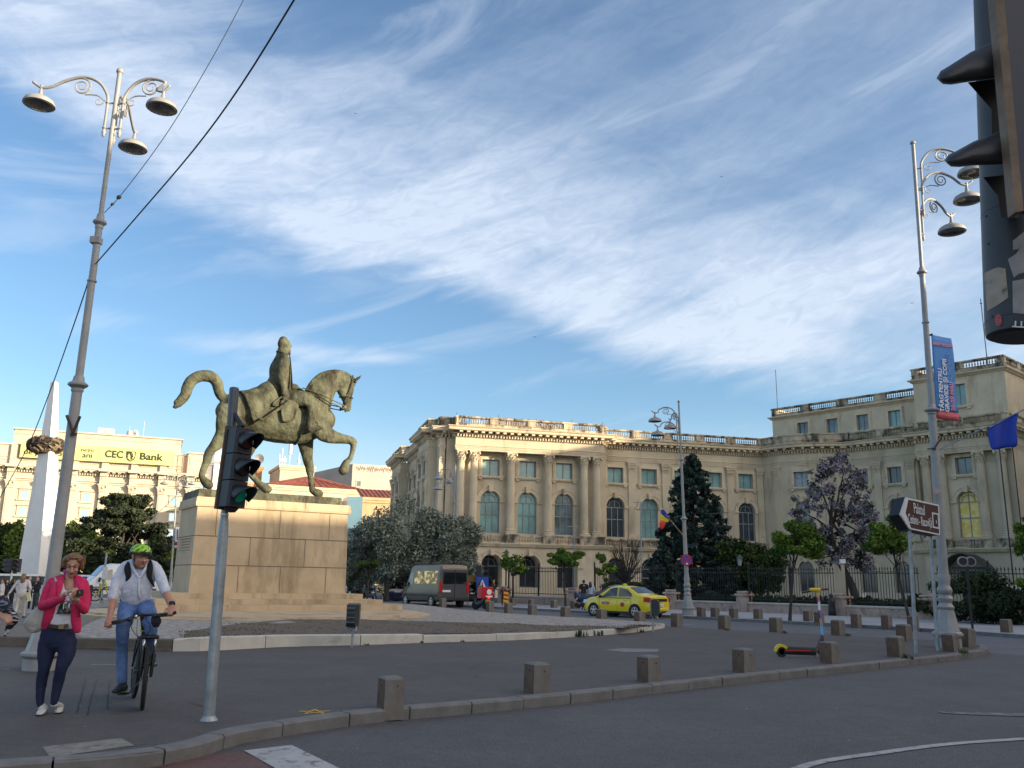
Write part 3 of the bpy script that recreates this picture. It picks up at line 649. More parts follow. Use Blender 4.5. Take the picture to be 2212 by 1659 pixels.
def corinthian(mb,T,c,y,z0,z1,r,seg=18,half=False,flut=True):
 """column with base, fluted shaft and leafy capital; T facade matrix"""
 old=mb.T;mb.T=T
 mb.box(c-r*1.35,y-r*1.35,z0,c+r*1.35,y+r*1.35,z0+.16)
 mb.lathe([(r*1.3,0),(r*1.36,.07),(r*1.3,.15),(r*1.08,.19),(r*1.08,.24),(r*1.18,.30),(r*1.12,.36),(r*1.0,.42)],(c,y,z0+.16),seg)
 ch=1.15;zc=z1-ch;n=40;rings=[]
 for f in(0,.33,.66,1):
  z=z0+.55+(zc-z0-.55)*f;rr=r*(1-.14*f**1.5)
  rings.append([(c+(rr*(1-.075*(k%2)))*math.cos(2*math.pi*k/n),y+(rr*(1-.075*(k%2)))*math.sin(2*math.pi*k/n),z)for k in range(n)])
 mb.rings(rings);rr=r*.86
 mb.lathe([(rr*1.08,0),(rr*1.08,.08),(rr*.98,.1),(rr*1.0,.5),(rr*1.18,.8),(rr*1.5,1.0)],(c,y,zc),seg)
 mb.rings([[(c+sx*q,y+sy*q,z)for sx,sy in((-1,-1),(0,-.82),(1,-1),(.82,0),(1,1),(0,.82),(-1,1),(-.82,0))]for q,z in((r*1.28,z1-.16),(r*1.36,z1-.002))])
 for lev,nn,R0,h in((.12,8,1.12,.34),(.42,8,1.2,.34)):
  for k in range(nn):
   a=2*math.pi*(k+(.5 if lev>.3 else 0))/nn;x0=c+math.cos(a)*rr*R0;y0=y+math.sin(a)*rr*R0;tx,ty=-math.sin(a)*.11*r/.42,math.cos(a)*.11*r/.42;ox,oy=math.cos(a)*.13,math.sin(a)*.13
   mb.rings([[(x0-tx,y0-ty,zc+lev),(x0+tx,y0+ty,zc+lev),(x0+tx-ox*.6,y0+ty-oy*.6,zc+lev),(x0-tx-ox*.6,y0-ty-oy*.6,zc+lev)],[(x0-tx*.9+ox*.4,y0-ty*.9+oy*.4,zc+lev+h*.8),(x0+tx*.9+ox*.4,y0+ty*.9+oy*.4,zc+lev+h*.8),(x0+tx*.9,y0+ty*.9,zc+lev+h*.8),(x0-tx*.9,y0-ty*.9,zc+lev+h*.8)],[(x0-tx*.5+ox*1.2,y0-ty*.5+oy*1.2,zc+lev+h*.72),(x0+tx*.5+ox*1.2,y0+ty*.5+oy*1.2,zc+lev+h*.72),(x0+tx*.5+ox*.8,y0+ty*.5+oy*.8,zc+lev+h),(x0-tx*.5+ox*.8,y0-ty*.5+oy*.8,zc+lev+h)]])
 for sx,sy in((-1,-1),(1,-1),(1,1),(-1,1)):mb.ell((c+sx*r*1.12,y+sy*r*1.12,z1-.28),(.13,.13,.14),8,5)
 mb.T=old
def pilaster(mb,T,c,z0,z1,w=.78,d=.16,fl=True):
 mb=MB(T)
 mb.box(c-w/2-.1,-d-.1,z0,c+w/2+.1,.01,z0+.2);mb.box(c-w/2-.05,-d-.05,z0+.2,c+w/2+.05,.01,z0+.42)
 zc=z1-1.1;mb.box(c-w/2,-d,z0+.42,c+w/2,.01,zc)
 if fl:
  for k in range(5):x=c-w/2+.11+k*(w-.22)/4;mb.box(x-.03,-d-.03,z0+.7,x+.03,-d+.002,z0+3.6)
 mb.box(c-w/2-.04,-d-.05,zc,c+w/2+.04,.01,zc+.07)
 mb.rings([[(c-w/2+.02,-d-.02,zc+.07),(c+w/2-.02,-d-.02,zc+.07),(c+w/2-.02,.0,zc+.07),(c-w/2+.02,.0,zc+.07)],[(c-w/2-.14,-d-.2,z1-.15),(c+w/2+.14,-d-.2,z1-.15),(c+w/2+.14,.0,z1-.15),(c-w/2-.14,.0,z1-.15)]])
 mb.box(c-w/2-.2,-d-.25,z1-.15,c+w/2+.2,.01,z1-.002)
 for lev,nn,off in((.1,3,0),(.42,4,0)):
  for k in range(nn):
   x=c-w/2+.06+(w-.12)*(k+.5)/nn;mb.rings([[(x-.1,-d-.05,zc+lev),(x+.1,-d-.05,zc+lev),(x+.1,.0,zc+lev),(x-.1,.0,zc+lev)],[(x-.1,-d-.12,zc+lev+.24),(x+.1,-d-.12,zc+lev+.24),(x+.1,.0,zc+lev+.24),(x-.1,.0,zc+lev+.24)],[(x-.05,-d-.22,zc+lev+.27),(x+.05,-d-.22,zc+lev+.27),(x+.05,-d-.1,zc+lev+.33),(x-.05,-d-.1,zc+lev+.33)]])
 for sx in(-1,1):mb.ell((c+sx*(w/2+.05),-d-.14,z1-.3),(.13,.1,.14),8,5)
 mb.build('pilaster',M_['stone'],pal)
def balusters(mb,T,s0,s1,z0,z1,y=-.1,step=.27,seg=6):
 old=mb.T;mb.T=T;n=max(2,int((s1-s0)/step));h=z1-z0
 for k in range(n):
  x=s0+(s1-s0)*(k+.5)/n
  mb.lathe([(.06,0),(.06,h*.08),(.035,h*.14),(.085,h*.36),(.05,h*.62),(.035,h*.78),(.06,h*.86),(.06,h)],(x,y,z0),seg)
 mb.T=old
P_ENT=[(-.6,14.7),(.02,14.7),(.02,14.88),(.06,14.88),(.06,15.02),(.10,15.02),(.10,15.12),(.16,15.2),(.03,15.24),(.03,15.98),(.12,16.02),(.12,16.08),(-.6,16.08)]
P_COR=[(-.6,16.36),(.30,16.36),(.34,16.42),(.34,16.44),(-.6,16.44)]
P_COR2=[(-.6,16.66),(.86,16.66),(.90,16.72),(.90,16.90),(1.0,17.0),(1.04,17.10),(.2,17.16),(-.6,17.16)]
P_ATB=[(-.6,17.14),(.12,17.14),(.12,17.20),(.05,17.22),(.05,17.46),(.12,17.50),(-.35,17.50),(-.6,17.50)]
P_RAIL=[(-.35,18.06),(.10,18.06),(.14,18.12),(.14,18.20),(.08,18.26),(-.35,18.26)]
P_BAND=[(-.5,5.02),(.16,5.02),(.20,5.10),(.34,5.30),(.34,5.38),(-.5,5.42)]
def entab(pal,name,path,lens):
 mb=MB();sweep(mb,path,P_ENT)
 mb.build('entablature',M_['stone'],pal)
 mb=MB()
 sweep(mb,path,P_COR);sweep(mb,path,P_COR2)
 for a,b in zip(path[:-1],path[1:]):
  a=Vector(a);b=Vector(b);L_=(b-a).length;F=Fac(a,b-a);n=max(1,int(L_/.30));mb.T=F.M
  for k in range(n):x=L_*(k+.5)/n;mb.box(x-.075,-.28,16.08,x+.075,.2,16.36)
  n=max(1,int(L_/.74))
  for k in range(n):x=L_*(k+.5)/n;mb.box(x-.17,-.78,16.46,x+.17,.2,16.66)
  mb.T=None
 mb.build('cornice',M_['stone_trim'],pal)
 return
def attic(pal,path,dzz=0,mat_='stone_dirty',nb=None,pier=.95):
 sh=lambda P:[(n,z+dzz)for n,z in P]
 mb=MB();sweep(mb,path,sh(P_ATB));sweep(mb,path,sh(P_RAIL))
 for a,b in zip(path[:-1],path[1:]):
  a=Vector(a);b=Vector(b);L_=(b-a).length
  if L_<.5:continue
  F=Fac(a,b-a);k_=max(1,round(L_/4.0));mb.T=F.M
  for k in range(k_):
   s0=L_*k/k_;s1=L_*(k+1)/k_
   if L_<2.2:mb.box(s0,-.06,17.49+dzz,s1,.3,18.08+dzz);continue
   mb.box(s0,-.08,17.49+dzz,s0+pier/2,.3,18.08+dzz);mb.box(s1-pier/2,-.08,17.49+dzz,s1,.3,18.08+dzz)
   balusters(mb,F.M,s0+pier/2,s1-pier/2,17.5+dzz,18.07+dzz,y=.08,step=.25)
  mb.T=None
 mb.build('parapet',M_[mat_],pal)
U75=Vector((math.sin(rad(75)),math.cos(rad(75))));O75=Vector((-5.36,90.0))
pal=thing('palace',(0,0,0),'long beige neoclassical palace with tall columns and arched windows behind the iron fence','palace')
FA=Fac(O75,U75,0.0)
def Fx(n):return Fac(O75,U75,n)
NW,NR=-.75,-1.9
wall=MB();trim=MB();cols=[]
GT,GD,GM=M_['glass_teal'],M_['glass_dark'],M_['glass_mid']
def bay(F,s0,s1,c,up=GT,mid=GT,low=GD,wu=1.86,wa=2.06,wl=2.2,gf=True,par=pal):
 ops=[(6.42,10.75,wa,True),(12.3,14.0,wu,False)]
 if gf:ops.append((1.0,4.25,wl,True))
 wall.T=F.M;wall_bay(wall,s0,s1,c,-.3,16.1,ops);wall.T=None
 trim.T=F.M;surround(trim,c,12.3,14.0,wu,False);surround(trim,c,6.42,10.75,wa,True)
 if gf:surround(trim,c,1.0,4.25,wl,True)
 trim.T=None
 window_unit(par,F,c,12.3,14.0,wu,False,up)
 window_unit(par,F,c,6.42,10.75,wa,True,mid,bars=2,tr=(9.62,8.35))
 if gf:window_unit(par,F,c,1.0,4.25,wl,True,low,bars=1,tr=(3.1,),y=.36)
Fw=Fx(NW);fs=-1.9
cs=[3.6,7.6,11.65]
edges=[fs,1.6,5.6,9.65,13.65,16.4]
wall.T=Fw.M;wall_bay(wall,edges[0],edges[1],0,-.3,16.1,[]);wall_bay(wall,edges[4],edges[5],15,-.3,16.1,[]);wall.T=None
gl=[GT,GT,GM]
for k,c in enumerate(cs):bay(Fw,edges[k+1],edges[k+2],c,GT,gl[k],GD)
for c in(.25,1.62,5.6,9.65,13.65,15.05):
 m=MB();corinthian(m,FA.M,c,0,6.28,14.7,.42);m.build('column',M_['stone'],pal)
for a,b in((-.42,2.25),(4.95,6.25),(9.0,10.3),(13.0,15.75)):
 ped=MB(FA.M)
 ped.box(a,-.66,5.40,b,.8,6.14);ped.box(a-.06,-.72,6.14,b+.06,.8,6.28);ped.box(a-.05,-.71,5.40,b+.05,.8,5.52)
 ped.build('column_pedestal',M_['stone_dirty'],pal)
balu=MB()
def balcony(F,a,b,y=-.35):
 balu=MB(F.M);balu.box(a,y-.12,6.08,b,y+.12,6.22);balu.box(a,y-.12,5.41,b,y+.12,5.52);balu.T=None;balusters(balu,F.M,a+.1,b-.1,5.52,6.08,y=y);balu.build('balcony_rail',M_['stone_dirty'],pal)
for a,b in((2.32,4.88),(6.32,8.93),(10.37,12.93)):balcony(Fx(-.0),a,b)
def fp(s,n):return Fx(n).P(s)
side_dir=Vector((-math.cos(rad(75)),math.sin(rad(75))))*1.0
A0=Vector(fp(fs,NW));sd=Vector((-.2588,.9659))
def sidep(t,n=0):
 nn=Vector((-.9659,-.2588));return tuple(A0+sd*t+nn*n)
W42=Vector((math.sin(rad(42)),-math.cos(rad(42))));P1=Vector((36.97,96.5));FWG=Fac(P1,W42)
def wp(t,n=0):return FWG.P(t,n)
Q0=Vector(fp(36.2,NR));ch=P1-Q0;cn=Vector((ch.y,-ch.x)).normalized()
NC=10
curve=[Q0+ch*(k/NC)+cn*(1.5*math.sin(math.pi*k/NC))for k in range(NC+1)]
side_path=[sidep(26,0),sidep(20.5,0),sidep(20.5,-1.2),sidep(7.5,-1.2),sidep(7.5,.9),sidep(.9,.9),sidep(.9,0),sidep(0,0)]
side_path=[sidep(30,.9),sidep(22,.9),sidep(22,-.2),sidep(8,-.2),sidep(8,.9),sidep(1.6,.9),sidep(1.6,0),sidep(0,0)]
front_path=[fp(fs,NW+.05),fp(-.42,NW+.05),fp(-.42,.40),fp(15.75,.40),fp(15.75,NW+.05),fp(16.45,NW+.05),fp(16.45,NR+.05)]
rec_path=[fp(16.45,NR+.05),fp(36.2,NR+.05)]
cv_path=[tuple(q)for q in curve]
wing_path=[wp(0,.05),wp(8.3,.05)]
TS,TE,TN=8.3,17.2,1.3
tow_path=[wp(TS,.05),wp(TS,TN),wp(TE,TN),wp(TE,TN-14)]
path1=side_path+front_path[1:]+rec_path[1:]+cv_path[1:]+wing_path[1:]+tow_path[1:]
path1=[Vector(p)for p in path1];pp=[path1[0]]
for p in path1[1:]:
 if(p-pp[-1]).length>.02:pp.append(p)
entab(pal,'e',pp,None)
attic(pal,pp)
mb=MB();sweep(mb,[sidep(30,1.1),sidep(22,1.1),sidep(22,0),sidep(8,0),sidep(8,1.1),sidep(1.6,1.1),sidep(1.6,.1),sidep(-.1,.1),fp(-1.0,NW+.1),fp(-1.0,.55),fp(16.2,.55),fp(16.2,NW),fp(16.6,NW),fp(16.6,NR+.1),fp(36.2,NR+.1)]+cv_path[1:]+[wp(8.2,.1),wp(8.2,TN+.2),wp(TE+.2,TN+.2),wp(TE+.2,-12)],P_BAND)
mb.build('string_course',M_['stone_trim'],pal)
mb=MB(FA.M);mb.box(-1.0,-.55,-.3,16.2,.74,5.03)
mb=MB(Fx(.5).M)
bs=[-1.0,1.6,5.6,9.65,13.65,16.2]
wall_bay(mb,bs[0],bs[1],0,-.3,5.03,[]);wall_bay(mb,bs[4],bs[5],15,-.3,5.03,[])
for k,c in enumerate(cs):wall_bay(mb,bs[k+1],bs[k+2],c,-.3,5.03,[(1.0,4.25,2.2,True)],depth=1.2)
mb.T=FA.M;mb.poly([(-1.0,-.5,-.3),(-1.0,-.5,5.03),(-1.0,1,5.03),(-1.0,1,-.3)]);mb.poly([(16.2,-.5,-.3),(16.2,1,-.3),(16.2,1,5.03),(16.2,-.5,5.03)])
mb.build('rusticated_base',M_['stone'],pal)
trim.T=Fx(.5).M
for c in cs:surround(trim,c,1.0,4.25,2.2,True)
trim.T=None
mb=MB(FA.M);mb.box(-.6,-.5,5.36,15.9,1.0,5.41);mb.build('terrace',M_['stone_dirty'],pal)
Fr=Fx(NR);rc=[17.95,21.95,25.95,29.95,33.9];re_=[16.4,19.85,23.9,27.9,31.9,36.2]
glu=[GT,GT,GT,GT,GT];glm=[GD,GT,GM,GM,GD]
for k,c in enumerate(rc):bay(Fr,re_[k],re_[k+1],c,glu[k],glm[k],GD)
pil=MB()
for c in(19.85,23.9,27.9,31.9,35.7):pilaster(pil,Fr.M,c,6.2,14.7)
for a,b in zip([16.6,20.5,24.5,28.5,32.5],[19.2,23.2,27.2,31.2,35.2]):balcony(Fr,a,b,-.22)
for c in(19.85,23.9,27.9,31.9,35.7):MB(Fr.M).box(c-.62,-.34,5.41,c+.62,.1,6.22).build('column_pedestal',M_['stone_dirty'],pal)
def side_wall(t0,t1,n,k_):
 a=Vector(sidep(t1,n));b=Vector(sidep(t0,n));F=Fac(a,b-a);L_=(b-a).length
 for k in range(k_):s0=L_*k/k_;s1=L_*(k+1)/k_;bay(F,s0,s1,(s0+s1)/2,GD,GM,GD,wu=1.6,wa=1.8,wl=1.8)
 for k in range(k_+1):pilaster(pil,F.M,min(max(L_*k/k_,.5),L_-.5),5.5,14.7,fl=True)
side_wall(1.6,8,.85,2);side_wall(8,22,-.25,4);side_wall(22,30,.85,2)
wall.poly([sidep(0,0)+(-.3,),sidep(1.6,0)+(-.3,),sidep(1.6,0)+(16.1,),sidep(0,0)+(16.1,)])
for t,n0,n1 in((1.6,0,.85),(8,-.25,.85),(22,-.25,.85)):wall.poly([sidep(t,n0)+(-.3,),sidep(t,n1)+(-.3,),sidep(t,n1)+(16.1,),sidep(t,n0)+(16.1,)])
wall.poly([fp(16.4,NR)+(-.3,),fp(16.4,NW)+(-.3,),fp(16.4,NW)+(16.1,),fp(16.4,NR)+(16.1,)])
for k in range(NC):
 if k in(4,5):continue
 a,b=curve[k],curve[k+1];wall.poly([(a.x,a.y,-.3),(b.x,b.y,-.3),(b.x,b.y,16.1),(a.x,a.y,16.1)])
Fc=Fac(curve[4],curve[6]-curve[4]);Lc=(curve[6]-curve[4]).length;bay(Fc,0,Lc,Lc/2,mat('window_glass_spotted',(.32,.42,.46),.2,c2=(.16,.15,.19),scale=6,thr=(.55,.60)),GM,GD,wu=1.55,wa=1.5,wl=1.5)
for k in(2,8):a,b=curve[k-1],curve[k+1];F=Fac(a,b-a);pilaster(pil,F.M,(b-a).length/2,6.2,14.7,fl=False)
wc=[1.7,5.4];we=[0,3.5,8.3]
bay(FWG,0,3.5,1.7,GD,GD,GD,wu=1.5,wa=1.8,wl=1.7);bay(FWG,3.5,8.3,5.35,GD,GD,GD,wu=1.5,wa=1.8,wl=1.7)
for c in(.3,3.5,7.1):pilaster(pil,FWG.M,c,6.2,14.7,fl=False)
FT=Fac(wp(0,TN-.65),W42);gold_reflection=mat('window_glass_gold_reflection',(.80,.54,.09),.3,c2=(.95,.80,.34),scale=2.2,detail=6,spec=.3,stretch=(1.2,1,1.0))  # reflection of a sunlit building painted into the pane colour as gold
wall.T=FT.M;wall_bay(wall,TS,11.1,9,-.3,16.1,[]);wall_bay(wall,14.2,TE,15,-.3,16.1,[]);wall.T=None
cT=12.62
wall.T=FT.M;wall_bay(wall,11.1,14.2,cT,-.3,16.1,[(6.42,10.95,1.95,True),(12.6,14.3,1.6,False)]);wall.T=None
trim.T=FT.M;surround(trim,cT,12.6,14.3,1.6,False);surround(trim,cT,6.42,10.95,1.95,True);trim.T=None
window_unit(pal,FT,cT,12.6,14.3,1.6,False,GM,bars=1)
window_unit(pal,FT,cT,6.42,10.95,1.95,True,gold_reflection,bars=1,tr=(9.9,8.35),y=.36)
FT0=Fac(wp(0,TN),W42)
for c in(9.0,10.55,14.25,16.2):
 m=MB();corinthian(m,FT0.M,c,-.0+.35,6.28,14.7,.42);m.build('column',M_['stone'],pal)
for a,b in((8.4,11.15),(13.7,16.9)):MB(FT0.M).box(a,-.3,5.40,b,.8,6.14).box(a-.06,-.36,6.14,b+.06,.8,6.28).build('column_pedestal',M_['stone_dirty'],pal)
balcony(FT0,11.2,13.65,.0)
mb=MB(FT0.M);wall_bay(mb,TS,TE+.2,12,-.3,5.03,[],depth=1);mb.box(TS-.0,-.02,5.30,TE+.2,.9,5.41)
FS=Fac(wp(TE+.2,TN),Vector((-FWG.n.x,-FWG.n.y)));mb.T=FS.M;wall_bay(mb,0,14,7,-.3,5.03,[]);mb.build('tower_base',M_['stone'],pal)
wall.T=Fac(wp(TE,TN-.3),Vector((-FWG.n.x,-FWG.n.y))).M;wall_bay(wall,0,14,7,-.3,16.1,[])
wall.T=FWG.M;wall.poly([(TS,0,-.3),(TS,-TN,-.3),(TS,-TN,16.1),(TS,0,16.1)]);wall.T=None
mb=MB();FU=Fac(wp(0,-1.1),W42);mb.T=FU.M
uc=[-7.2,-3.6+.0,-.0,1.8,5.4]
us=[(-9.5,-7.3,-8.3),(-7.3,-3.65,-5.5),(-3.65,0,-1.85),(0,3.6,1.75),(3.6,8.6,5.35)]
for a,b,c in us:wall_bay(mb,a,b,c,16.0,21.05,[(18.5,20.25,1.35,False)]if a>-9 else[],depth=.3)
mb.poly([(-9.5,0,16),(-9.5,0,21.05),(-9.5,10,21.05),(-9.5,10,16)])
mb.T=FT.M
wall_bay(mb,TS,TE,12.8,16.5,22.5,[(19.5,21.7,1.35,False)],depth=.3);mb.poly([(TS,0,16.5),(TS,0,22.5),(TS,10,22.5),(TS,10,16.5)]);mb.poly([(TE,0,16.5),(TE,10,16.5),(TE,10,22.5),(TE,0,22.5)])
mb.build('upper_storey',M_['stone'],pal)
tr2=MB(FU.M)
for a,b,c in us[1:]:surround(tr2,c,18.5,20.25,1.35,False);window_unit(pal,FU,c,18.5,20.25,1.35,False,GM if c<5 else GT,y=.26,bars=1)
tr2.T=FT.M;surround(tr2,12.8,19.5,21.7,1.35,False);window_unit(pal,FT,12.8,19.5,21.7,1.35,False,GT,y=.26,bars=1)
P_UC=[(-.3,21.0),(.12,21.0),(.2,21.1),(.42,21.22),(.42,21.34),(-.3,21.36)]
mb=MB();sweep(mb,[Vector(wp(-9.5,-9)),Vector(wp(-9.5,-1.1)),Vector(wp(TS,-1.1))],P_UC)
tp=[Vector(wp(TS,-8)),Vector(wp(TS,TN-.65)),Vector(wp(TE,TN-.65)),Vector(wp(TE,-12))]
sweep(mb,tp,[(n,z+1.45)for n,z in P_UC]);mb.build('upper_cornice',M_['stone_trim'],pal)
attic(pal,[Vector(wp(-9.5,-9)),Vector(wp(-9.5,-1.15)),Vector(wp(TS,-1.15))],4.15,pier=1.2)
attic(pal,tp,5.75,pier=1.2)
wall.build('wall',M_['stone'],pal)
mb=MB()
inn_=[fp(-.9,-1.2),fp(16,-1.2),fp(16,-2.4),fp(36.2,-2.4),wp(8,-.6),wp(8.6,.4),wp(TE-.3,.4),wp(TE-.3,-13),fp(60,-30),sidep(29,-1.0),sidep(1,-1.0)]
for p in(inn_,):mb.poly([(x,y,17.3)for x,y in p])
mb.poly([wp(-9.4,-1.3)+(21.4,),wp(TE,-1.3)+(21.4,),wp(TE,-12)+(21.4,),wp(-9.4,-12)+(21.4,)])
mb.poly([wp(TS+.1,TN-.8)+(22.9,),wp(TE-.1,TN-.8)+(22.9,),wp(TE-.1,-12)+(22.9,),wp(TS+.1,-12)+(22.9,)])
mb.build('roof',mat('roof_felt',(.12,.11,.10),.9),pal)
sk=MB(Fx(-3).M);sk.rings([[(2.2,0,17.2),(14.2,0,17.2),(14.2,9,17.2),(2.2,9,17.2)],[(5.0,2.6,19.45),(11.6,2.6,19.45),(11.6,6.4,19.45),(5.0,6.4,19.45)]])
for k in range(9):x=3.0+k*1.3;xt=5.0+k*.825;sk.tube([(x,-.03,17.22),(xt,2.57,19.48)],.05,4)
sk.build('skylight',mat('skylight_panels',(.22,.17,.14),.5,c2=(.40,.36,.34),scale=.6,metal=.2),pal)
mb=MB();a=fp(-1.25,NW+.12);mb.cyl((a[0],a[1],0),(a[0],a[1],17.2),.05,6);b=wp(TE+.15,TN-.15);mb.cyl((b[0],b[1],0),(b[0],b[1],17.4),.06,6)
mb.build('downpipes',M_['dark'],pal)
q=wp(-9.0,-1.6);MB().cyl((q[0],q[1],21.3),(q[0],q[1],27.3),.035,5).build('aerial',M_['dark'],pal);q=wp(15.2,-1.0);MB().cyl((q[0],q[1],23),(q[0],q[1],30.6),.05,5).lathe([(.0,0),(.14,.08),(0,.16)],(q[0],q[1],30.0),6).build('aerial',M_['dark'],pal)
for s_ in(-.4,4.1,12.2,15.7):q=fp(s_,.2);MB().cyl((q[0],q[1],18.2),(q[0],q[1],18.6),.02,4).build('lightning_rod',M_['dark'],pal)
cp=thing('entrance_canopy',(*wp(13.2,TN+.0),0),'dark curved canopy over a side door of the palace near the right edge','canopy')
mb=MB(FT0.M);n=12
rings=[[(11.4+3.7*k/1,y,0)for k in(0,)]for y in(0,)]
arcp=[(10.3+4.6*k/n,2.75+2.1*math.sin(math.pi*(.08+.84*k/n)))for k in range(n+1)]
mb.rings([[(x,y,z)for x,z in arcp]+[(x,y,z-.07)for x,z in reversed(arcp)]for y in(.0,-2.4)])
mb.build('awning',mat('canopy_cloth',(.035,.04,.038),.35,var=.3),cp,world=True,angle=40)
mb=MB(FT0.M);mb.box(10.35,-2.38,2.9,10.42,0,3.7);mb.box(10.4,-2.38,3.35,14.85,-2.3,3.6);mb.cyl((10.5,-2.3,0),(10.5,-2.3,3.4),.05,6);mb.cyl((14.8,-2.3,0),(14.8,-2.3,3.4),.05,6);mb.build('canopy_frame',M_['iron'],cp,world=True)
mb=MB(FT0.M);mb.box(11.6,-.04,0,14.0,-.01,3.2);mb.build('door',mat('dark_door',(.03,.028,.026),.5),cp,world=True)
# monument
U58=Vector((math.sin(rad(58)),math.cos(rad(58))));OM=D(600,1281,37.8);OM=Vector((OM.x,OM.y))
N58=Vector((U58.y,-U58.x))
DEP=3.1
def mp(s,n=0):v=OM+U58*s+N58*n;return(v.x,v.y)
FM=Fac(OM,U58)
ped=thing('pedestal',(*mp(-.35,-DEP/2),0),'tall pale stone pedestal with orange lit top under the bronze rider','pedestal')
s0,s1=-3.6,3.0
def block(mb,a,b,n0,n1,z0,z1,tap=0):
 mb.rings([[(*mp(a,n1),z0),(*mp(b,n1),z0),(*mp(b,n0),z0),(*mp(a,n0),z0)],[(*mp(a+tap,n1-tap),z1),(*mp(b-tap,n1-tap),z1),(*mp(b-tap,n0+tap),z1),(*mp(a+tap,n0+tap),z1)]])
mb=MB();block(mb,s0,s1,-DEP,0,.90,4.36,.06)
mb.build('shaft',M_['granite'],ped,world=True)
mb=MB();block(mb,s0-.02,s1+.02,-DEP-.02,.02,4.36,4.46,-.02);block(mb,s0-.04,s1+.04,-DEP-.04,.04,4.46,4.74,.04)
mb.build('coping',M_['granite'],ped,world=True)
mb=MB()
zs=[.90,2.02,3.18,4.36]
tp_=lambda z:.06*(z-.9)/3.46
for z in zs[1:3]:t_=tp_(z);mb.poly([(*mp(s0+t_,.004-t_),z-.018),(*mp(s1-t_,.004-t_),z-.018),(*mp(s1-t_,.004-t_),z+.018),(*mp(s0+t_,.004-t_),z+.018)]);mb.poly([(*mp(s0+t_-.004,-DEP+t_),z-.018),(*mp(s0+t_-.004,-t_),z-.018),(*mp(s0+t_-.004,-t_),z+.018),(*mp(s0+t_-.004,-DEP+t_),z+.018)])
for row,xs in enumerate(((-2.6+.9,.05,2.05),(-2.2+.9,1.05-.0),(-2.75,-.1,2.1))):
 za,zb_=zs[row]+.02,zs[row+1]-.02
 for x in xs:mb.poly([(*mp(x-.014,.005-tp_(za)),za),(*mp(x+.014,.005-tp_(za)),za),(*mp(x+.014,.005-tp_(zb_)),zb_),(*mp(x-.014,.005-tp_(zb_)),zb_)])
for x in(-1.6,.95):mb.poly([(*mp(x-.012,.048),4.47),(*mp(x+.012,.048),4.47),(*mp(x+.012,.01),4.735),(*mp(x-.012,.01),4.735)])
mb.build('joint',M_['joint'],ped,world=True)
mb=MB();R_=random.Random(4)
for r_ in range(9):
 z=3.05-r_*.115;n=-.55
 while n>-2.5:w=R_.uniform(.07,.2);mb.poly([(*mp(s0+.028,n-w),z),(*mp(s0+.028,n),z),(*mp(s0+.028,n),z+.05),(*mp(s0+.028,n-w),z+.05)]);n-=w+.07
mb.build('inscription',mat('inscription_groove',(.22,.14,.08),.9),ped,world=True)
dais=thing('stepped_base',(*mp(-.35,-DEP/2),0),'broad stepped stone base with an oval lower platform under the pedestal','steps')
for k,(e,z0,z1)in enumerate(((2.75,.30,.53),(1.85,.53,.725),(.95,.725,.94))):
 mb=MB();gap=.012;a,b=s0-(2.3,1.6,.9)[k],s1+(1.45,.95,.42)[k];n=1+k*1;L_=b-a
 cuts=[a];R_=random.Random(k+3)
 while cuts[-1]<b-1.6:cuts.append(cuts[-1]+R_.uniform(1.3,2.0))
 cuts.append(b)
 for q0,q1 in zip(cuts[:-1],cuts[1:]):block(mb,q0+gap/2,q1-gap/2,-DEP-e,e,z0,z1)
 mb.build('step',M_['granite'],dais,world=True)
oc=Vector(mp(-1.3,2.3))
for k,(A_,B_,z0,z1)in enumerate(((6.5,6.5,.02,.25),(6.15,6.15,.25,.31))):
 n=72;ringp=[(oc+U58*(A_*math.cos(2*math.pi*i/n))+N58*(B_*math.sin(2*math.pi*i/n)))for i in range(n)]
 mb=MB();mb.rings([[(p.x,p.y,z0)for p in ringp],[(p.x,p.y,z1)for p in ringp]]);mb.build('oval_step',M_['granite'],dais,world=True)
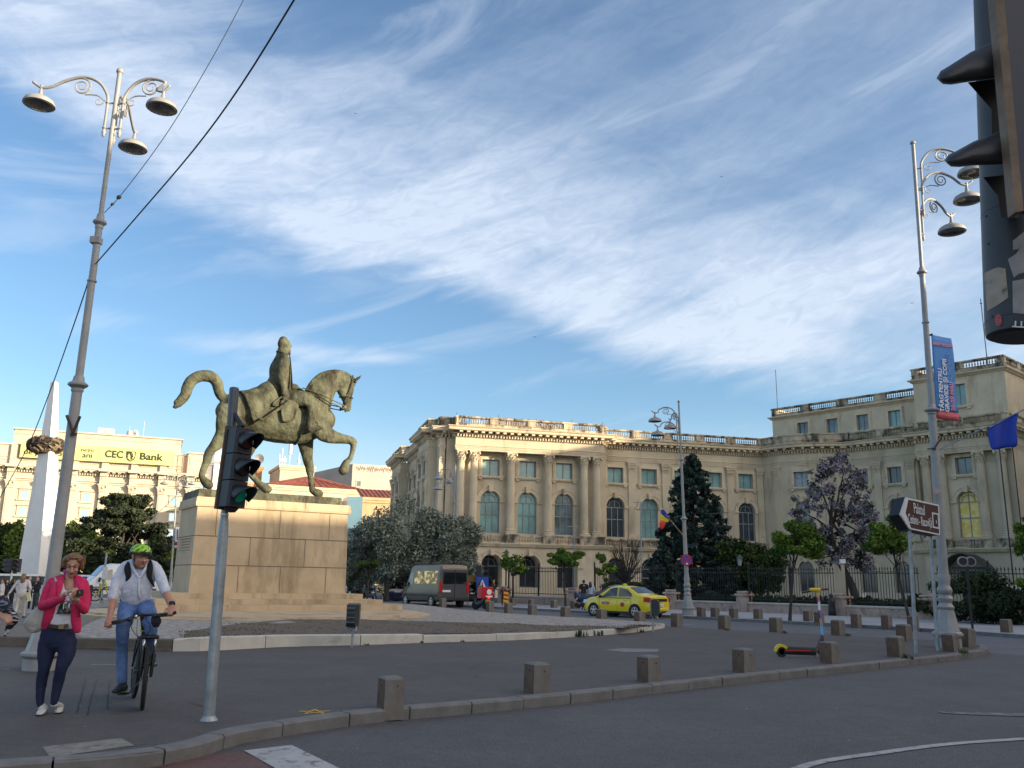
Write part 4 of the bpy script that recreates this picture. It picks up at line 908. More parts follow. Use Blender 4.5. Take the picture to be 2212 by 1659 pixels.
 # the bank building far left
BG_=mat('bank_window_glass',(.11,.145,.175),.45,var=.35,scale=.3,spec=.3)
CEC_S=mat('bank_stone',(.54,.475,.37),.85,var=.08,scale=.3,stain=((.5,.40,.28),.6,(1,1,.3),.6,.8))
CEC_W=mat('bank_penthouse_render',(.50,.43,.35),.85,var=.08,scale=.2)
OC=D(15,1000,150);FCE=Fac(Vector((OC.x,OC.y)),Vector((math.sin(rad(68)),math.cos(rad(68)))))
bank=thing('bank_building',(OC.x,OC.y,0),'sunlit cream neoclassical bank building with a long yellow roof sign','building')
def FC(n):return Fac((FCE.o.x,FCE.o.y),FCE.u,n)
wl_=MB(FCE.M);tm=MB(FCE.M)
pc=[.9+4.8*k for k in range(-3,7)]
for k in range(len(pc)-1):
 a,b=pc[k],pc[k+1];c=(a+b)/2
 wall_bay(wl_,a,b,c,-1,20,[(14.1,15.5,1.15,False),(11.3,12.7,1.15,False),(8.3,9.8,1.15,False),(5.4,6.9,1.15,False)],depth=.3)
 for zb,zt in((14.1,15.5),(11.3,12.7),(8.3,9.8),(5.4,6.9)):
  for e,d in((.3,.12),):
   tm.box(c-.58-e,-d,zb-.1,c-.58,.01,zt+e);tm.box(c+.58,-d,zb-.1,c+.58+e,.01,zt+e);tm.box(c-.58,-d,zt,c+.58,.01,zt+e)
  if zt in(15.5,12.7):tm.rings([[(c-1.1,-.35,zt+.3),(c+1.1,-.35,zt+.3),(c,-.35,zt+.85)],[(c-1.1,0,zt+.3),(c+1.1,0,zt+.3),(c,0,zt+.85)]])
  tm.box(c-1.15,-.25,zb-.3,c+1.15,.01,zb-.1)
  window_unit(bank,FCE,c,zb,zt,1.15,False,BG_,y=.24,bars=0)
 tm.box(a,-.12,10.15,b,.01,10.4)
wl_.T=FCE.M;wall_bay(wl_,pc[-1],31.6,30,-1,20,[])
wl_.box(31.6,0,-1,31.5,20,20);wl_.poly([(31.6,0,-1),(31.6,30,-1),(31.6,30,20),(31.6,0,20)])
wl_.build('wall',CEC_S,bank,world=True)
for c in pc:
 m=MB(FCE.M);m.box(c-.48,-.55,-1,c+.48,.01,15.9);m.box(c-.28,-.60,1,c+.28,-.54,15.4);m.box(c-.62,-.7,15.9,c+.62,.01,16.0)
 m.rings([[(c-.5,-.6,16.0),(c+.5,-.6,16.0),(c+.5,0,16.0),(c-.5,0,16.0)],[(c-.8,-.95,17.05),(c+.8,-.95,17.05),(c+.8,0,17.05),(c-.8,0,17.05)]]);m.box(c-.88,-1.0,17.05,c+.88,.01,17.2)
 for sx in(-.6,.6):m.ell((c+sx,-.8,16.8),(.2,.25,.22),8,5)
 m.ell((c,-.75,16.6),(.2,.2,.25),8,5)
 m.box(c-.6,-.72,17.2,c+.6,.01,18.55);m.box(c-.32,-.78,17.9,c+.32,-.70,18.4)
 m.build('pilaster',CEC_S,bank,world=True)
tm.box(-13.5,-.18,17.2,31.8,.01,17.35);tm.box(-13.5,-.25,17.55,31.8,.01,17.7)
tm.box(-13.5,-.5,19.0,31.8,.01,19.15);tm.box(-13.5,-1.15,19.35,32.6,.01,19.6);tm.box(-13.5,-1.3,19.6,32.7,.01,19.85)
n=110
for k in range(n):x=-13.4+45.2*(k+.5)/n;tm.box(x-.1,-.42,18.65,x+.1,.01,19.0)
for k in range(50):x=-13.4+45.2*(k+.5)/50;tm.box(x-.25,-1.05,19.15,x+.25,.01,19.35)
for c in pc:tm.box(c-.9,-1.7,19.35,c+.9,.0,19.62);tm.box(c-.62,-.95,18.55,c+.62,0,19.35)
tm.build('cornice',CEC_S,bank,world=True)
m=MB(FC(-.4).M)
m.box(-13.5,0,19.85,31.2,6,23.3);m.box(-13.5,-.25,23.3,31.4,6,23.5)
for c in pc:m.box(c-.55,-.45,19.86,c+.55,.01,23.3);
for k in range(len(pc)-1):c=(pc[k]+pc[k+1])/2;m.box(c-1.4,-.14,20.7,c+1.4,.01,20.85);m.box(c-1.4,-.14,21.2,c+1.4,.01,21.35)
m.box(29.0,-.7,19.86,31.5,7,23.6);m.box(28.8,-.95,23.6,31.8,7.1,23.85);m.box(29.3,-.78,20.6,30.9,-.69,23.0)
m.build('attic',CEC_S,bank,world=True)
m=MB(FC(-2.2).M);m.box(.2,0,19.8,27.6,20,26.3);m.box(-.1,-.25,26.3,27.9,20,26.55);m.box(.0,-.1,25.5,27.7,.01,25.62);m.build('penthouse',CEC_W,bank,world=True)
sg=MB(FC(.5).M);YS=mat('sign_yellow',(.60,.57,.20),.6,var=.04,c2=(.56,.56,.26),scale=.08)
sg.box(1.8,0,21.15,26.6,.25,23.85);so=sg.build('roof_sign',YS,bank,world=True)
sg=MB(FC(.51).M);sg.box(14.0,-.02,21.15,14.04,.02,23.85);sg.build('sign_seam',mat('seam',(.3,.26,.08),.8),so,world=True)
GR=mat('sign_dark_green',(.02,.035,.012),.7,var=0)
fcM=FC(.56)
def onface(F,s,z):p=F.P(s);return face_M((p[0],p[1],z),F.u,(0,0,1))
so_w=so
for t_,sz,s_,z_,b_,xs in(('CEC',1.75,16.55,22.55,.045,.90),('Bank',1.75,22.65,22.5,.04,1.12),('Su',.95,3.1,23.15,.005,1.2),('de p',1.3,3.6,22.1,.015,1.1),('150',1.3,8.0,22.1,.015,1.1),('nești',.85,12.2,23.05,.0,1.2),('ani',1.25,12.3,22.1,.012,1.15)):
 if t_.startswith('Suntem'):t_='Su      Româ';s_=5.3
 put_text(t_,sz,onface(fcM,s_,z_),GR,so_w,bold=b_,xs=xs,world=True)
m=MB(FC(.56).M)
sh_=[(18.50,23.3),(20.10,23.3),(20.05,22.2),(19.80,21.75),(19.30,21.45),(18.80,21.75),(18.55,22.2)]
m.poly([(x,0,z)for x,z in reversed(sh_)]);e_=m.build('emblem',GR,so_w,world=True)
m=MB(FC(.575).M);m.poly([(x,0,z)for x,z in[(19.30,21.62),(19.65,21.9),(19.90,22.3),(19.95,23.15),(19.40,23.15),(19.35,22.4)]][::1]);
m.poly([(x,0,z)for x,z in[(19.30,21.62),(19.20,22.5),(18.95,22.95),(18.90,22.6),(18.75,22.55),(18.90,22.25),(18.75,22.1),(19.00,21.9)]]);m.build('emblem_leaf',YS,e_,world=True)
m=MB(FC(.59).M);m.poly([(x,0,z)for x,z in[(19.33,21.7),(19.65,22.0),(19.60,22.25),(19.80,22.35),(19.60,22.6),(19.65,22.8),(19.43,23.05),(19.37,22.5)]]);m.build('emblem_leaf',GR,e_,world=True)
m=MB(FC(-3).M)
m.box(13.3,0,26.5,16.0,1.5,27.7);m.box(14.3,-.05,26.8,15.8,.0,27.0);m.cyl((18.6,1,26.5),(18.6,1,27.6),.55,10);m.tube([(19.7,1,26.5),(19.7,1,27.3),(19.5,.4,27.6)],.35,8,sm=3);m.cyl((20.9,.3,26.3),(20.9,.3,29.6),.04,5);m.cyl((18.5,.3,26.3),(18.5,.3,28.5),.03,5)
m.build('roof_plant',mat('roof_plant',(.5,.48,.45),.6,var=.3),bank,world=True)
m=MB(FC(.35).M)
for x in(28.0,28.9):m.box(x-.04,-.04,19.8,x+.04,.04,23.4)
for k in range(11):m.box(28.0,-.03,20.0+k*.32,28.9,.03,20.06+k*.32)
m.build('ladder',mat('rusty_ladder',(.35,.2,.14),.7),bank,world=True)
# obelisk with the pierced nest shape
ob=D(82,1262,115);ob=Vector((ob.x,ob.y,0));tp=D(118.5,826,115)
obe=thing('obelisk',ob,'tall white tapering marble obelisk standing in front of the bank building','obelisk')
h=tp.z;mb=MB();ang=[rad(a)for a in(-52,68,188)]
off=Vector((tp.x-ob.x,0,0))*.0
def obr(f):
 r=2.65*(1-f)+.50*f;c=Vector((ob.x+(tp.x-ob.x)*f,ob.y,-.3+(h+.3)*f));out=[]
 for a in ang:
  for da in(-.20,.20):out.append((c.x+r*math.cos(a+da),c.y+r*math.sin(a+da),c.z))
 return out
mb.rings([obr(f)for f in(0,1)]);mb.build('shaft',mat('white_marble',(.80,.77,.74),.5,var=.05,scale=.4,stain=((.6,.52,.46),.4,(1,1,.3),.55,.8)),obe,world=True)
nb=D(100,962,115);nestm=mat('nest_bronze',(.035,.027,.02),.8,c2=(.22,.16,.10),scale=.8,detail=2,bump=.5,bscale=3,thr=(.46,.54))
mb=MB();R_=random.Random(9)
core=MB();core.ell(nb+Vector((0,0,0)),(2.3,1.9,1.25),20,12);
for k in range(120):
 a=R_.uniform(0,6.28);e=R_.uniform(-1.3,1.3);pts=[]
 a2=a;e2=e
 for q in range(5):
  a2+=R_.uniform(-.28,.28);e2=max(-1.4,min(1.4,e2+R_.uniform(-.28,.28)))
  pts.append(nb+Vector((2.38*math.cos(e2)*math.cos(a2),1.98*math.cos(e2)*math.sin(a2),1.33*math.sin(e2))))
 mb.tube(pts,R_.uniform(.07,.14),5,sm=3)
mb2=mb;core.build('core',mat('nest_core',(.03,.024,.018),.9),obe,world=True);mb2.build('bronze_twigs',nestm,obe,world=True)
# buildings in the distance behind the rider
def simple_block(name,label,px0,px1,ytop,Y,m,depth=14,th=60,roof=None,wins=None,z0=-.3,wm=None,fr=None,cat='building',cornice=True):
 a=D(px0,ytop,Y);uu=Vector((math.sin(rad(th)),math.cos(rad(th))));b=PL(px1,ytop,Vector((a.x,a.y)),uu)
 F=Fac((a.x,a.y),(b.x-a.x,b.y-a.y));L_=Vector((b.x-a.x,b.y-a.y)).length;H_=a.z
 t=thing(name,(a.x,a.y,0),label,cat)
 mb=MB(F.M);ops=[]
 mb.box(0,0,z0,L_,depth,H_);o=mb.build('wall',m,t,world=True)
 if cornice:c=MB(F.M);c.box(-.3,-.35,H_-.5,L_+.3,depth+.3,H_+.02);c.box(-.15,-.2,H_-.9,L_+.15,.01,H_-.5);c.build('cornice',m,t,world=True)
 for(s,z,w,hh)in(wins or[]):
  g=MB(F.M);g.box(s-w/2-.2,-.09,z-.2,s+w/2+.2,.0,z+hh+.2);f=g.build('window',fr or m,t,world=True)
  g=MB(F.M);g.box(s-w/2,-.10,z,s+w/2,-.02,z+hh);g.build('pane',wm or GM,f,world=True)
 return t,F,L_,H_
greym=mat('grey_concrete',(.30,.29,.29),.9,var=.12,scale=.3);cream=mat('cream_render',(.58,.47,.34),.9,var=.08,scale=.3);brown=mat('brown_frame',(.10,.04,.02),.7,var=.1)
t,F,L_,H_=simple_block('office_tower','slim grey and white tower seen between the hind leg and the traffic light',446,500,996,190,greym,14,70,wins=[(1.2+1.45*k,z,.8,1.6)for k in range(3)for z in(11.5,14.2)],wm=GM)
m=MB(F.M);m.box(1.6,-.3,13,4.4,1,28.5);m.build('white_panel',mat('white_render',(.68,.66,.62),.8),t,world=True)
m=MB(F.M)
for k in range(7):m.tube([(1.2+k*.45,0,26.5),(1.5+(k*.77)%2.6,0,31.0)],.07,4);m.box(1.0,-.05,27+k*.6,4.2,.05,27.12+k*.6)
m.build('roof_lattice',mat('lattice',(.5,.42,.38),.7),t,world=True)
t,F,L_,H_=simple_block('brick_tower','narrow orange brick roof tower with a round dish on top',556,567,1008,175,mat('orange_brick',(.45,.22,.10),.9,var=.15,scale=2),2.4,62,cornice=True)
m=MB(F.M);m.cyl((-.6,-.4,H_+.3),(-.6,-.1,H_+.5),.1,6);m.lathe([(.1,0),(.7,.12),(1.0,.35),(.98,.37),(.1,.06)],(.2,-.2,H_+1.5),16,(-.3,-1,0));m.cyl((.2,0,H_),(.2,0,H_+1.5),.06,5);m.build('dish',mat('dish_grey',(.25,.25,.26),.5),t,world=True)
t,F,L_,H_=simple_block('apartment_house','ochre apartment house peeping out between horse legs',520,545,1040,165,mat('ochre_render',(.46,.29,.17),.9),8,62,wins=[(1.2,H_ and 17.0,.8,1.0)])
t,F,L_,H_=simple_block('antenna_house','cream house carrying phone masts behind the red roofed house',606,680,1004,168,cream,12,66,wins=[(1.0+2.1*k,18.0,1.1,1.3)for k in range(4)],wm=brown)
m=MB(F.M);m.cyl((2.0,2,H_),(2.0,2,H_+3.0),.08,6);m.cyl((2.0,2,H_+2.4),(2.0,2,H_+7),.34,10)
for x,hh in((.4,3.4),(.9,1.8),(3.6,2.6),(-.1,2.2)):m.cyl((x,1,H_),(x,1,H_+hh),.07,5);m.ell((x,.8,H_+1.0),(.35,.25,.42),8,5)
m.build('phone_mast',mat('mast_white',(.66,.64,.62),.5),t,world=True)
t,F,L_,H_=simple_block('red_roofed_house','cream house with a hipped red metal roof behind the front hooves',577,778,1045,150,cream,11,62,wins=[(4.6+4.3*k,13.0,1.35,2.0)for k in range(4)]+[(4.6+4.3*k,8.6,1.35,2.4)for k in range(4)],wm=brown,fr=mat('pale_trim',(.62,.52,.40),.9))
m=MB(F.M);m.rings([[(-.5,-.6,H_),(L_+.5,-.6,H_),(L_+.5,11.6,H_),(-.5,11.6,H_)],[(L_*.48,5.4,H_+2.3),(L_*.62,5.4,H_+2.3),(L_*.62,5.6,H_+2.3),(L_*.48,5.6,H_+2.3)]])
for k in range(15):
 x=-.2+k*(L_+.4)/14;f=1-abs(x-L_*.55)/(L_*.55+.5);m.tube([(x,-.58,H_+.04),(L_*.55+(x-L_*.55)*(.13+.87*(1-min(f*1.0,1))),-.6+6*min(f,1)*.98,H_+.05+2.3*min(f,1))],.05,4)
m.build('roof',M_['roof_red'],t,world=True)
t,F,L_,H_=simple_block('graffiti_block','pale windowless block with scrawls along its top edge',762,880,1002,200,mat('pale_render',(.52,.44,.38),.9,var=.06,scale=.2,stain=((.40,.33,.29),1.5,(1,1,1),.5,.7)),14,72,wins=[(1.6,22.3,.9,1.1),(1.6,19.2,.9,1.1),(9.5,20.3,.9,1.1)],cornice=False)
sm_=MB(F.M);R_=random.Random(12)
for k in range(26):x=.8+k*.42;sm_.tube([(x,-.03,H_-1.4+R_.uniform(-.3,.3)),(x+.2,-.03,H_-.5+R_.uniform(-.3,.2)),(x+.4,-.03,H_-1.1+R_.uniform(-.4,.3))],.05,4)
sm_.build('scrawl',mat('scrawl',(.25,.2,.18),.9),t,world=True)
m=MB(F.M);m.poly([(0,-.0,H_),(-16,18,H_-3),(-16,18,0),(0,0,0)][::-1]);m.poly([(.01,.3,H_),(.01,.3,0),(-16,18.3,0),(-16,18.3,H_-3)][::-1]);m.build('side_wall',greym,t,world=True)
t,F,L_,H_=simple_block('red_roofed_annex','lower ochre house with a sloping red roof above the olive trees',784,885,1073,140,mat('ochre_stone',(.50,.36,.20),.9,var=.15,scale=.6),9,70,wins=[(1.3+2.7*k,z,1.1,1.9)for k in range(3)for z in(9.3,5.6)],wm=GD)
m=MB(F.M);m.rings([[(-.3,-.5,H_),(L_+.3,-.5,H_),(L_+.3,.2,H_),(-.3,.2,H_)],[(-.3,5,H_+1.7),(L_+.3,5,H_+1.7),(L_+.3,5.2,H_+1.7),(-.3,5.2,H_+1.7)]])
for k in range(12):x=k*L_/11;m.tube([(x,-.48,H_+.05),(x,5,H_+1.75)],.05,4)
m.build('roof',M_['roof_red'],t,world=True)
t,F,L_,H_=simple_block('glass_annex','blue glass annex wall seen right of the pedestal top',752,784,1072,138,mat('glass_blue',(.16,.28,.36),.15,var=.15,scale=.15,spec=.8),5,70,cornice=False)
def hotel(nm,lab,o,u,L_,dep,H_):
 F=Fac(o,u);t=thing(nm,(o[0],o[1],0),lab,'building');m=MB(F.M);m.box(0,0,-.2,L_,dep,H_-.5);m.box(-.4,-.4,H_-.5,L_+.4,dep+.4,H_);m.build('wall',cream,t,world=True)
 m=MB(F.M)
 for k in range(int(L_/4)):
  for z in range(2,int(H_)-3,4):m.box(1.2+k*4,-.05,z,2.8+k*4,.02,z+2.2)
 m.build('window_rows',GM,t,world=True)
hotel('hotel','tall pale hotel standing right of the square',(66,92),(0,-1),76,40,28.8)
hotel('hotel_wing','lower hotel wing standing beside the camera',(102+8.5,38+5.3),(-.848,-.53),112,30,19.9)
# trees and plants
def leaf_mesh(name,centres,radii,n,size,seed,flatten=1.0,shape=1.7,droop=0.0,hollow=.35,shell=None):
 """many small leaf faces in uneven clumps"""
 R_=np.random.RandomState(seed);C=np.array(centres,float);Rr=np.array(radii,float)
 if Rr.ndim==1:Rr=np.stack([Rr,Rr,Rr*flatten],1)
 w=(Rr[:,0]*Rr[:,1]*Rr[:,2])**.72;w/=w.sum()
 idx=R_.choice(len(C),n,p=w);d=R_.normal(size=(n,3));d/=np.linalg.norm(d,axis=1)[:,None]
 rr=(hollow+(1-hollow)*R_.rand(n))**.6;P=C[idx]+d*rr[:,None]*Rr[idx]
 nn=d*.6+R_.normal(size=(n,3))*.7;nn/=np.linalg.norm(nn,axis=1)[:,None]
 a=np.cross(nn,R_.normal(size=(n,3)));a/=np.linalg.norm(a,axis=1)[:,None];b=np.cross(nn,a);b[:,2]-=droop
 s=size*(.55+.9*R_.rand(n))[:,None]
 V=np.stack([P-a*s*shape*.5,P-b*s*.5+a*s*.1,P+a*s*shape*.5,P+b*s*.5],1).reshape(-1,3)
 me=bpy.data.meshes.new(name);me.vertices.add(len(V));me.vertices.foreach_set('co',V.astype(np.float32).ravel())
 me.loops.add(n*4);me.loops.foreach_set('vertex_index',np.arange(n*4,dtype=np.int32));me.polygons.add(n)
 me.polygons.foreach_set('loop_start',np.arange(0,n*4,4,dtype=np.int32));me.update(calc_edges=True);me.validate()
 return me
def clumps(c,r,k,seed,rmin=.22,rmax=.42,low=-1.0,surf=.72):
 R_=random.Random(seed);out=[];rs=[]
 for i in range(k):
  while True:
   v=Vector((R_.gauss(0,1),R_.gauss(0,1),R_.gauss(0,1))).normalized()
   if v.z>low:break
  f=surf*R_.uniform(.45,1.05);out.append((c[0]+v.x*r[0]*f,c[1]+v.y*r[1]*f,c[2]+v.z*r[2]*f));q=R_.uniform(rmin,rmax);rs.append((r[0]*q,r[1]*q,r[2]*q*.8))
 return out,rs
def fol(name,c,c2,isl=.35):return mat(name,c,.75,c2=c2,scale=.9,island=isl,spec=.25,detail=3)
def limbs(mb,base,top,r0,cl,seed,k=8,fork=.45):
 """trunk with limbs reaching to clump centres"""
 R_=random.Random(seed);base=Vector(base);top=Vector(top)
 mid=base.lerp(top,.5)+Vector((R_.uniform(-.03,.03),R_.uniform(-.03,.03),0))*(top-base).length
 mb.tube([base+Vector((0,0,-.05)),base.lerp(mid,.3),mid,top],[r0*1.35,r0,r0*.8,r0*.35],8,sm=4)
 for q in R_.sample(list(cl),min(k,len(cl))):
  f=R_.uniform(fork,.95);a=base.lerp(mid,f*2)if f<.5 else mid.lerp(top,f*2-1);q=Vector(q)
  m=a.lerp(q,.5)+Vector((R_.uniform(-.1,.1),R_.uniform(-.1,.1),R_.uniform(0,.18)))*(q-a).length
  mb.tube([a,m,q],[r0*.42,r0*.26,r0*.08],5,sm=3)
  for _ in range(2):
   e=q+Vector((R_.gauss(0,1),R_.gauss(0,1),R_.gauss(.4,1)))*(q-a).length*.22;mb.tube([m,m.lerp(e,.55)+Vector((0,0,.05)),e],[r0*.16,r0*.1,r0*.04],4,sm=2)
bark=mat('bark',(.05,.04,.032),.9,var=.3,scale=6,bump=.6,bscale=14,stretch=(1,1,.3))
def tree(name,label,base,cz,r,k,n,size,m,seed,tr=.15,group=None,low=-1.0,rmin=.22,rmax=.42,flat=None,nl=8,top=None,hollow=.3,cat='tree',cxy=(0,0),surf=.72,shape=1.7):
 t=thing(name,base,label,cat,group=group)
 c=(base[0]+cxy[0],base[1]+cxy[1],cz);cl,rs=clumps(c,r,k,seed,rmin,rmax,low,surf)
 if tr:mb=MB();limbs(mb,base,top or(c[0],c[1],cz+r[2]*.5),tr,cl,seed+1,nl);mb.build('trunk',bark,t,world=True,smooth=True)
 me=leaf_mesh('crown',cl,rs,n,size,seed+2,hollow=hollow,shape=shape);link('crown',me,m,t,world=True)
 return t
def at(px,py,Y):return D(px,py,Y)
def pbase(px,Y):v=D(px,1250,Y);return(v.x,v.y,0.0)
def sz(npx,Y):return npx*Y/1925.0
F_dark=fol('dark_needles',(.018,.027,.014),(.045,.06,.03))
F_mid=fol('mid_green_leaves',(.024,.046,.014),(.07,.105,.024),.5)
F_lit=fol('sunlit_green_leaves',(.07,.12,.02),(.16,.20,.04))  # brighter leaf copy, sunlit tone put into the colour
F_olive=fol('silver_olive_leaves',(.125,.15,.115),(.27,.30,.24),.5)
F_spruce=fol('blue_spruce_needles',(.014,.030,.024),(.045,.075,.062),.35)
F_globe=fol('globe_locust_leaves',(.04,.095,.014),(.15,.22,.03),.5)
F_lilac=fol('lilac_blossom',(.11,.10,.11),(.31,.28,.33),.5)
F_hedge=fol('hedge_leaves',(.014,.028,.012),(.035,.06,.022),.35)
Yt=100
t=thing('dark_pine',pbase(250,Yt),'large dark spreading pine in front of the bank building, behind the cyclist','tree')
cl=[];rs=[];R_=random.Random(21)
for k in range(150):
 f=R_.random();z=1.2+f*9.0;w=[5.4,6.3,6.1,5.0,3.6,1.9][min(5,int(f*6))];a=R_.uniform(0,6.28);q=R_.uniform(.35,1)*w;b=Vector(pbase(250,Yt));cl.append((b.x+q*math.cos(a),b.y+q*math.sin(a),z));rs.append((R_.uniform(.7,1.35),R_.uniform(.7,1.35),R_.uniform(.3,.55)))
mb=MB();limbs(mb,b,b+Vector((.4,0,8.6)),.26,cl,5,8,.3);mb.build('trunk',bark,t,world=True,smooth=True)
link('crown',leaf_mesh('crown',cl,rs,44000,.21,6,hollow=.05),F_dark,t,world=True)
Yb=118
for i,(px,ytop,wpx,m,lab)in enumerate([(-10,1130,90,F_mid,'mid green tree at the left edge of the photo behind the white bus'),(38,1108,64,F_lit,'bright yellow green tree just left of the obelisk foot'),(165,1118,70,F_mid,'green tree between the obelisk and the tall lamp'),(118,1128,40,F_mid,'narrow green tree hidden by the tall lamp post'),(345,1150,80,F_mid,'green tree left of the pedestal behind the small banner lamp'),(215,1150,60,F_lit,'lighter green tree behind the dark pine'),(372,1178,46,F_lit,'small bright green tree right beside the pedestal')]):
 top=D(px,ytop,Yb).z;base=pbase(px,Yb);tree('leafy_tree',lab,base,top*.52,(sz(wpx/2,Yb)*1.25,sz(wpx/2,Yb),top*.53),34,8200,.30,m,60+i,.16,'trees in front of the bank building',hollow=.1)
Yo=66
for i,(px,ytop,wpx,n,lab,hz)in enumerate([(838,1066,150,7500,'loose silver green olive tree with visible branches right of the pedestal','a'),(935,1085,110,8500,'dense silver olive tree behind the banner lamp','b'),(975,1115,120,9500,'broad silver olive tree in front of the palace corner','c'),(775,1150,90,6500,'low silver olive tree close to the pedestal edge','d'),(880,1170,130,8000,'lower silver olive tree filling the gap above the vans','e')]):
 Y=Yo+i*.8;base=pbase(px,Y);zt_=D(px,ytop,Y).z;tree('olive_tree',lab,base,zt_*.56,(sz(wpx/2,Y)*1.2,sz(wpx/2,Y),zt_*.47),46 if i else 36,int(n*2.6)if i else 12000,.095,F_olive,90+i,.14,'silver olive trees beside the palace',hollow=.15 if i else.3,rmin=.2,rmax=.40,nl=12,surf=.88,shape=2.6)
def globe(px,ytop,ybot,wpx,Y,lab,n=6500,m=None,seed=1,trb=None,low=-.35,tr=.07,size=.10,k=22,grp='globe trees on the palace pavement'):
 base=D(px,1262,Y)if trb is None else G(trb[0],trb[1],0);base=Vector((base.x,base.y,0));Y=base.y if trb is not None else Y
 zt_=D(px,ytop,Y).z;zb_=D(px,ybot,Y).z;cx=D(px,ytop,Y).x-base.x
 return tree('globe_tree',lab,tuple(base),(zt_+zb_)/2,(sz(wpx/2,Y),sz(wpx/2,Y),(zt_-zb_)/2),k,int(n*1.3),size*.72,m or F_globe,seed,tr,grp,low=low,nl=12,cxy=(cx,0),surf=.9,rmin=.2,rmax=.36)
globe(795,1203,1240,62,58,'small dark green globe tree right of the pedestal',m=F_mid,seed=201,size=.09)
globe(1222,1186,1236,84,60,'green globe tree behind the stroller couple',seed=202,size=.12)
globe(1716,1128,1236,130,45,'bright green globe tree on a thin dark trunk left of the lilac tree',n=6000,seed=203,trb=(1706,1341),size=.12,k=30)
globe(1918,1116,1236,104,42,'green globe tree half hidden by the brown direction sign',n=5000,seed=204,trb=(1966,1345),size=.12,k=28)
globe(2218,1110,1230,70,40,'green tree cut off by the right edge of the photo',n=2600,seed=205,size=.13)
globe(2222,1232,1300,60,41,'low leafy shrub under the tree at the right edge',n=1500,seed=206,size=.13,tr=.03)
def twig_tree(name,label,base,zc,zt_,spread,seed,leaf=None,n=26,r0=.07,nl=900):
 t=thing(name,base,label,'tree');R_=random.Random(seed);mb=MB();b=Vector(base);c=b+Vector((0,0,zc));tips=[]
 mb.tube([b,b.lerp(c,.5)+Vector((.03,0,0)),c],[r0*1.2,r0,r0*.9],7,sm=3)
 for k in range(n):
  a=R_.uniform(0,6.28);e=R_.uniform(.25,1.0);q=c+Vector((math.cos(a)*spread*(1-e*.45),math.sin(a)*spread*(1-e*.45),(zt_-zc)*e));m_=c.lerp(q,.5)+Vector((R_.uniform(-.1,.1),R_.uniform(-.1,.1),-.08))
  mb.tube([c,m_,q],[r0*.35,r0*.2,r0*.06],4,sm=3);tips.append(tuple(q));tips.append(tuple(m_.lerp(q,.6)))
  for _ in range(3):e_=q+Vector((R_.gauss(0,.2),R_.gauss(0,.2),R_.uniform(0,.4)))*spread*.7;mb.tube([m_.lerp(q,.4),e_],[r0*.12,r0*.03],3)
 mb.build('branches',bark,t,world=True,smooth=True)
 if leaf:link('crown',leaf_mesh('crown',tips,[.26]*len(tips),nl,.13,seed,hollow=0),leaf,t,world=True)
 return t
b_=pbase(1108,61);twig_tree('pollarded_tree','young pollarded tree with upright green twigs by the palace railings',b_,1.9,D(1108,1196,61).z,.95,31,F_globe,20)
b_=pbase(1352,63);twig_tree('bare_tree','leafless dark tree with a dense round fan of twigs left of the spruce',b_,1.6,D(1352,1162,63).z,1.5,32,None,60,r0=.13)
tree('young_tree','young tree with large bright leaves left of the bare tree',pbase(1302,60),D(1302,1225,60).z,(.75,.6,.95),12,420,.17,F_globe,301,.04,nl=9,surf=1.0,rmin=.15,rmax=.3)
tree('garden_shrub','green feathery shrub in the garden under the bare tree',pbase(1340,62),1.1,(2.0,1.0,.9),16,2600,.13,F_mid,302,.03,cat='shrub')
tree('garden_shrub','dark round shrub behind the green traffic light',pbase(1040,61),1.2,(1.2,.8,.9),12,2200,.12,F_hedge,303,.03,cat='shrub')
def spruce(label,px,ytop,wbot,Y,seed,n=15000,lean=0,size=.17):
 t=thing('spruce_tree',pbase(px,Y),label,'tree',group='spruces in the palace garden');R_=random.Random(seed);b=Vector(pbase(px,Y));H_=D(px+lean,ytop,Y).z;cl=[];rs=[];mb=MB()
 mb.tube([b,b+Vector((0,0,H_*.95))],[.22,.03],7)
 k=0
 while k<190:
  f=(k/190)**1.15;z=.3+f*(H_-.3);w=sz(wbot/2,Y)*(1-f)**.72*R_.uniform(.55,1.1)*(1 if f>.06 else.8);a=k*2.4+R_.uniform(-.5,.5)
  q=b+Vector((math.cos(a)*w,math.sin(a)*w,z-.12*w));cl.append(tuple(q));rs.append((.34+.22*(1-f),.34+.22*(1-f),.22+.08*(1-f)));
  cl.append(tuple(b.lerp(q,.55)+Vector((0,0,z*.0+(z-.05*w)*.45))if False else(b.x+math.cos(a)*w*.55,b.y+math.sin(a)*w*.55,z)));rs.append((.45*(1-f)+.2,.45*(1-f)+.2,.22))
  mb.tube([(b.x,b.y,z+.1),tuple(q)],[.04,.012],3);k+=1
 mb.build('trunk',bark,t,world=True);link('crown',leaf_mesh('crown',cl,rs,n,size,seed,hollow=.0),F_spruce,t,world=True)
spruce('tall dark blue spruce behind the lamp with the round sign',1502,984,240,67,41,34000)
spruce('shorter dark spruce leaning on the left foot of the tall spruce',1432,1178,90,64,42,6000)
tree('leafy_tree','dark green broadleaf tree just right of the tall spruce',pbase(1600,66),3.0,(2.6,2.0,2.9),34,8500,.17,F_mid,43,.16,'broadleaf trees in the palace garden',hollow=.1)
tree('leafy_tree','dense green tree low behind the lantern post right of the spruce',pbase(1560,69),2.4,(1.9,1.6,2.4),26,6500,.17,F_spruce,44,.14,'broadleaf trees in the palace garden',hollow=.1)
tree('leafy_tree','sparse green tree right of the lantern post',pbase(1655,63),2.6,(1.7,1.2,2.0),24,3800,.15,F_mid,45,.10,'broadleaf trees in the palace garden')
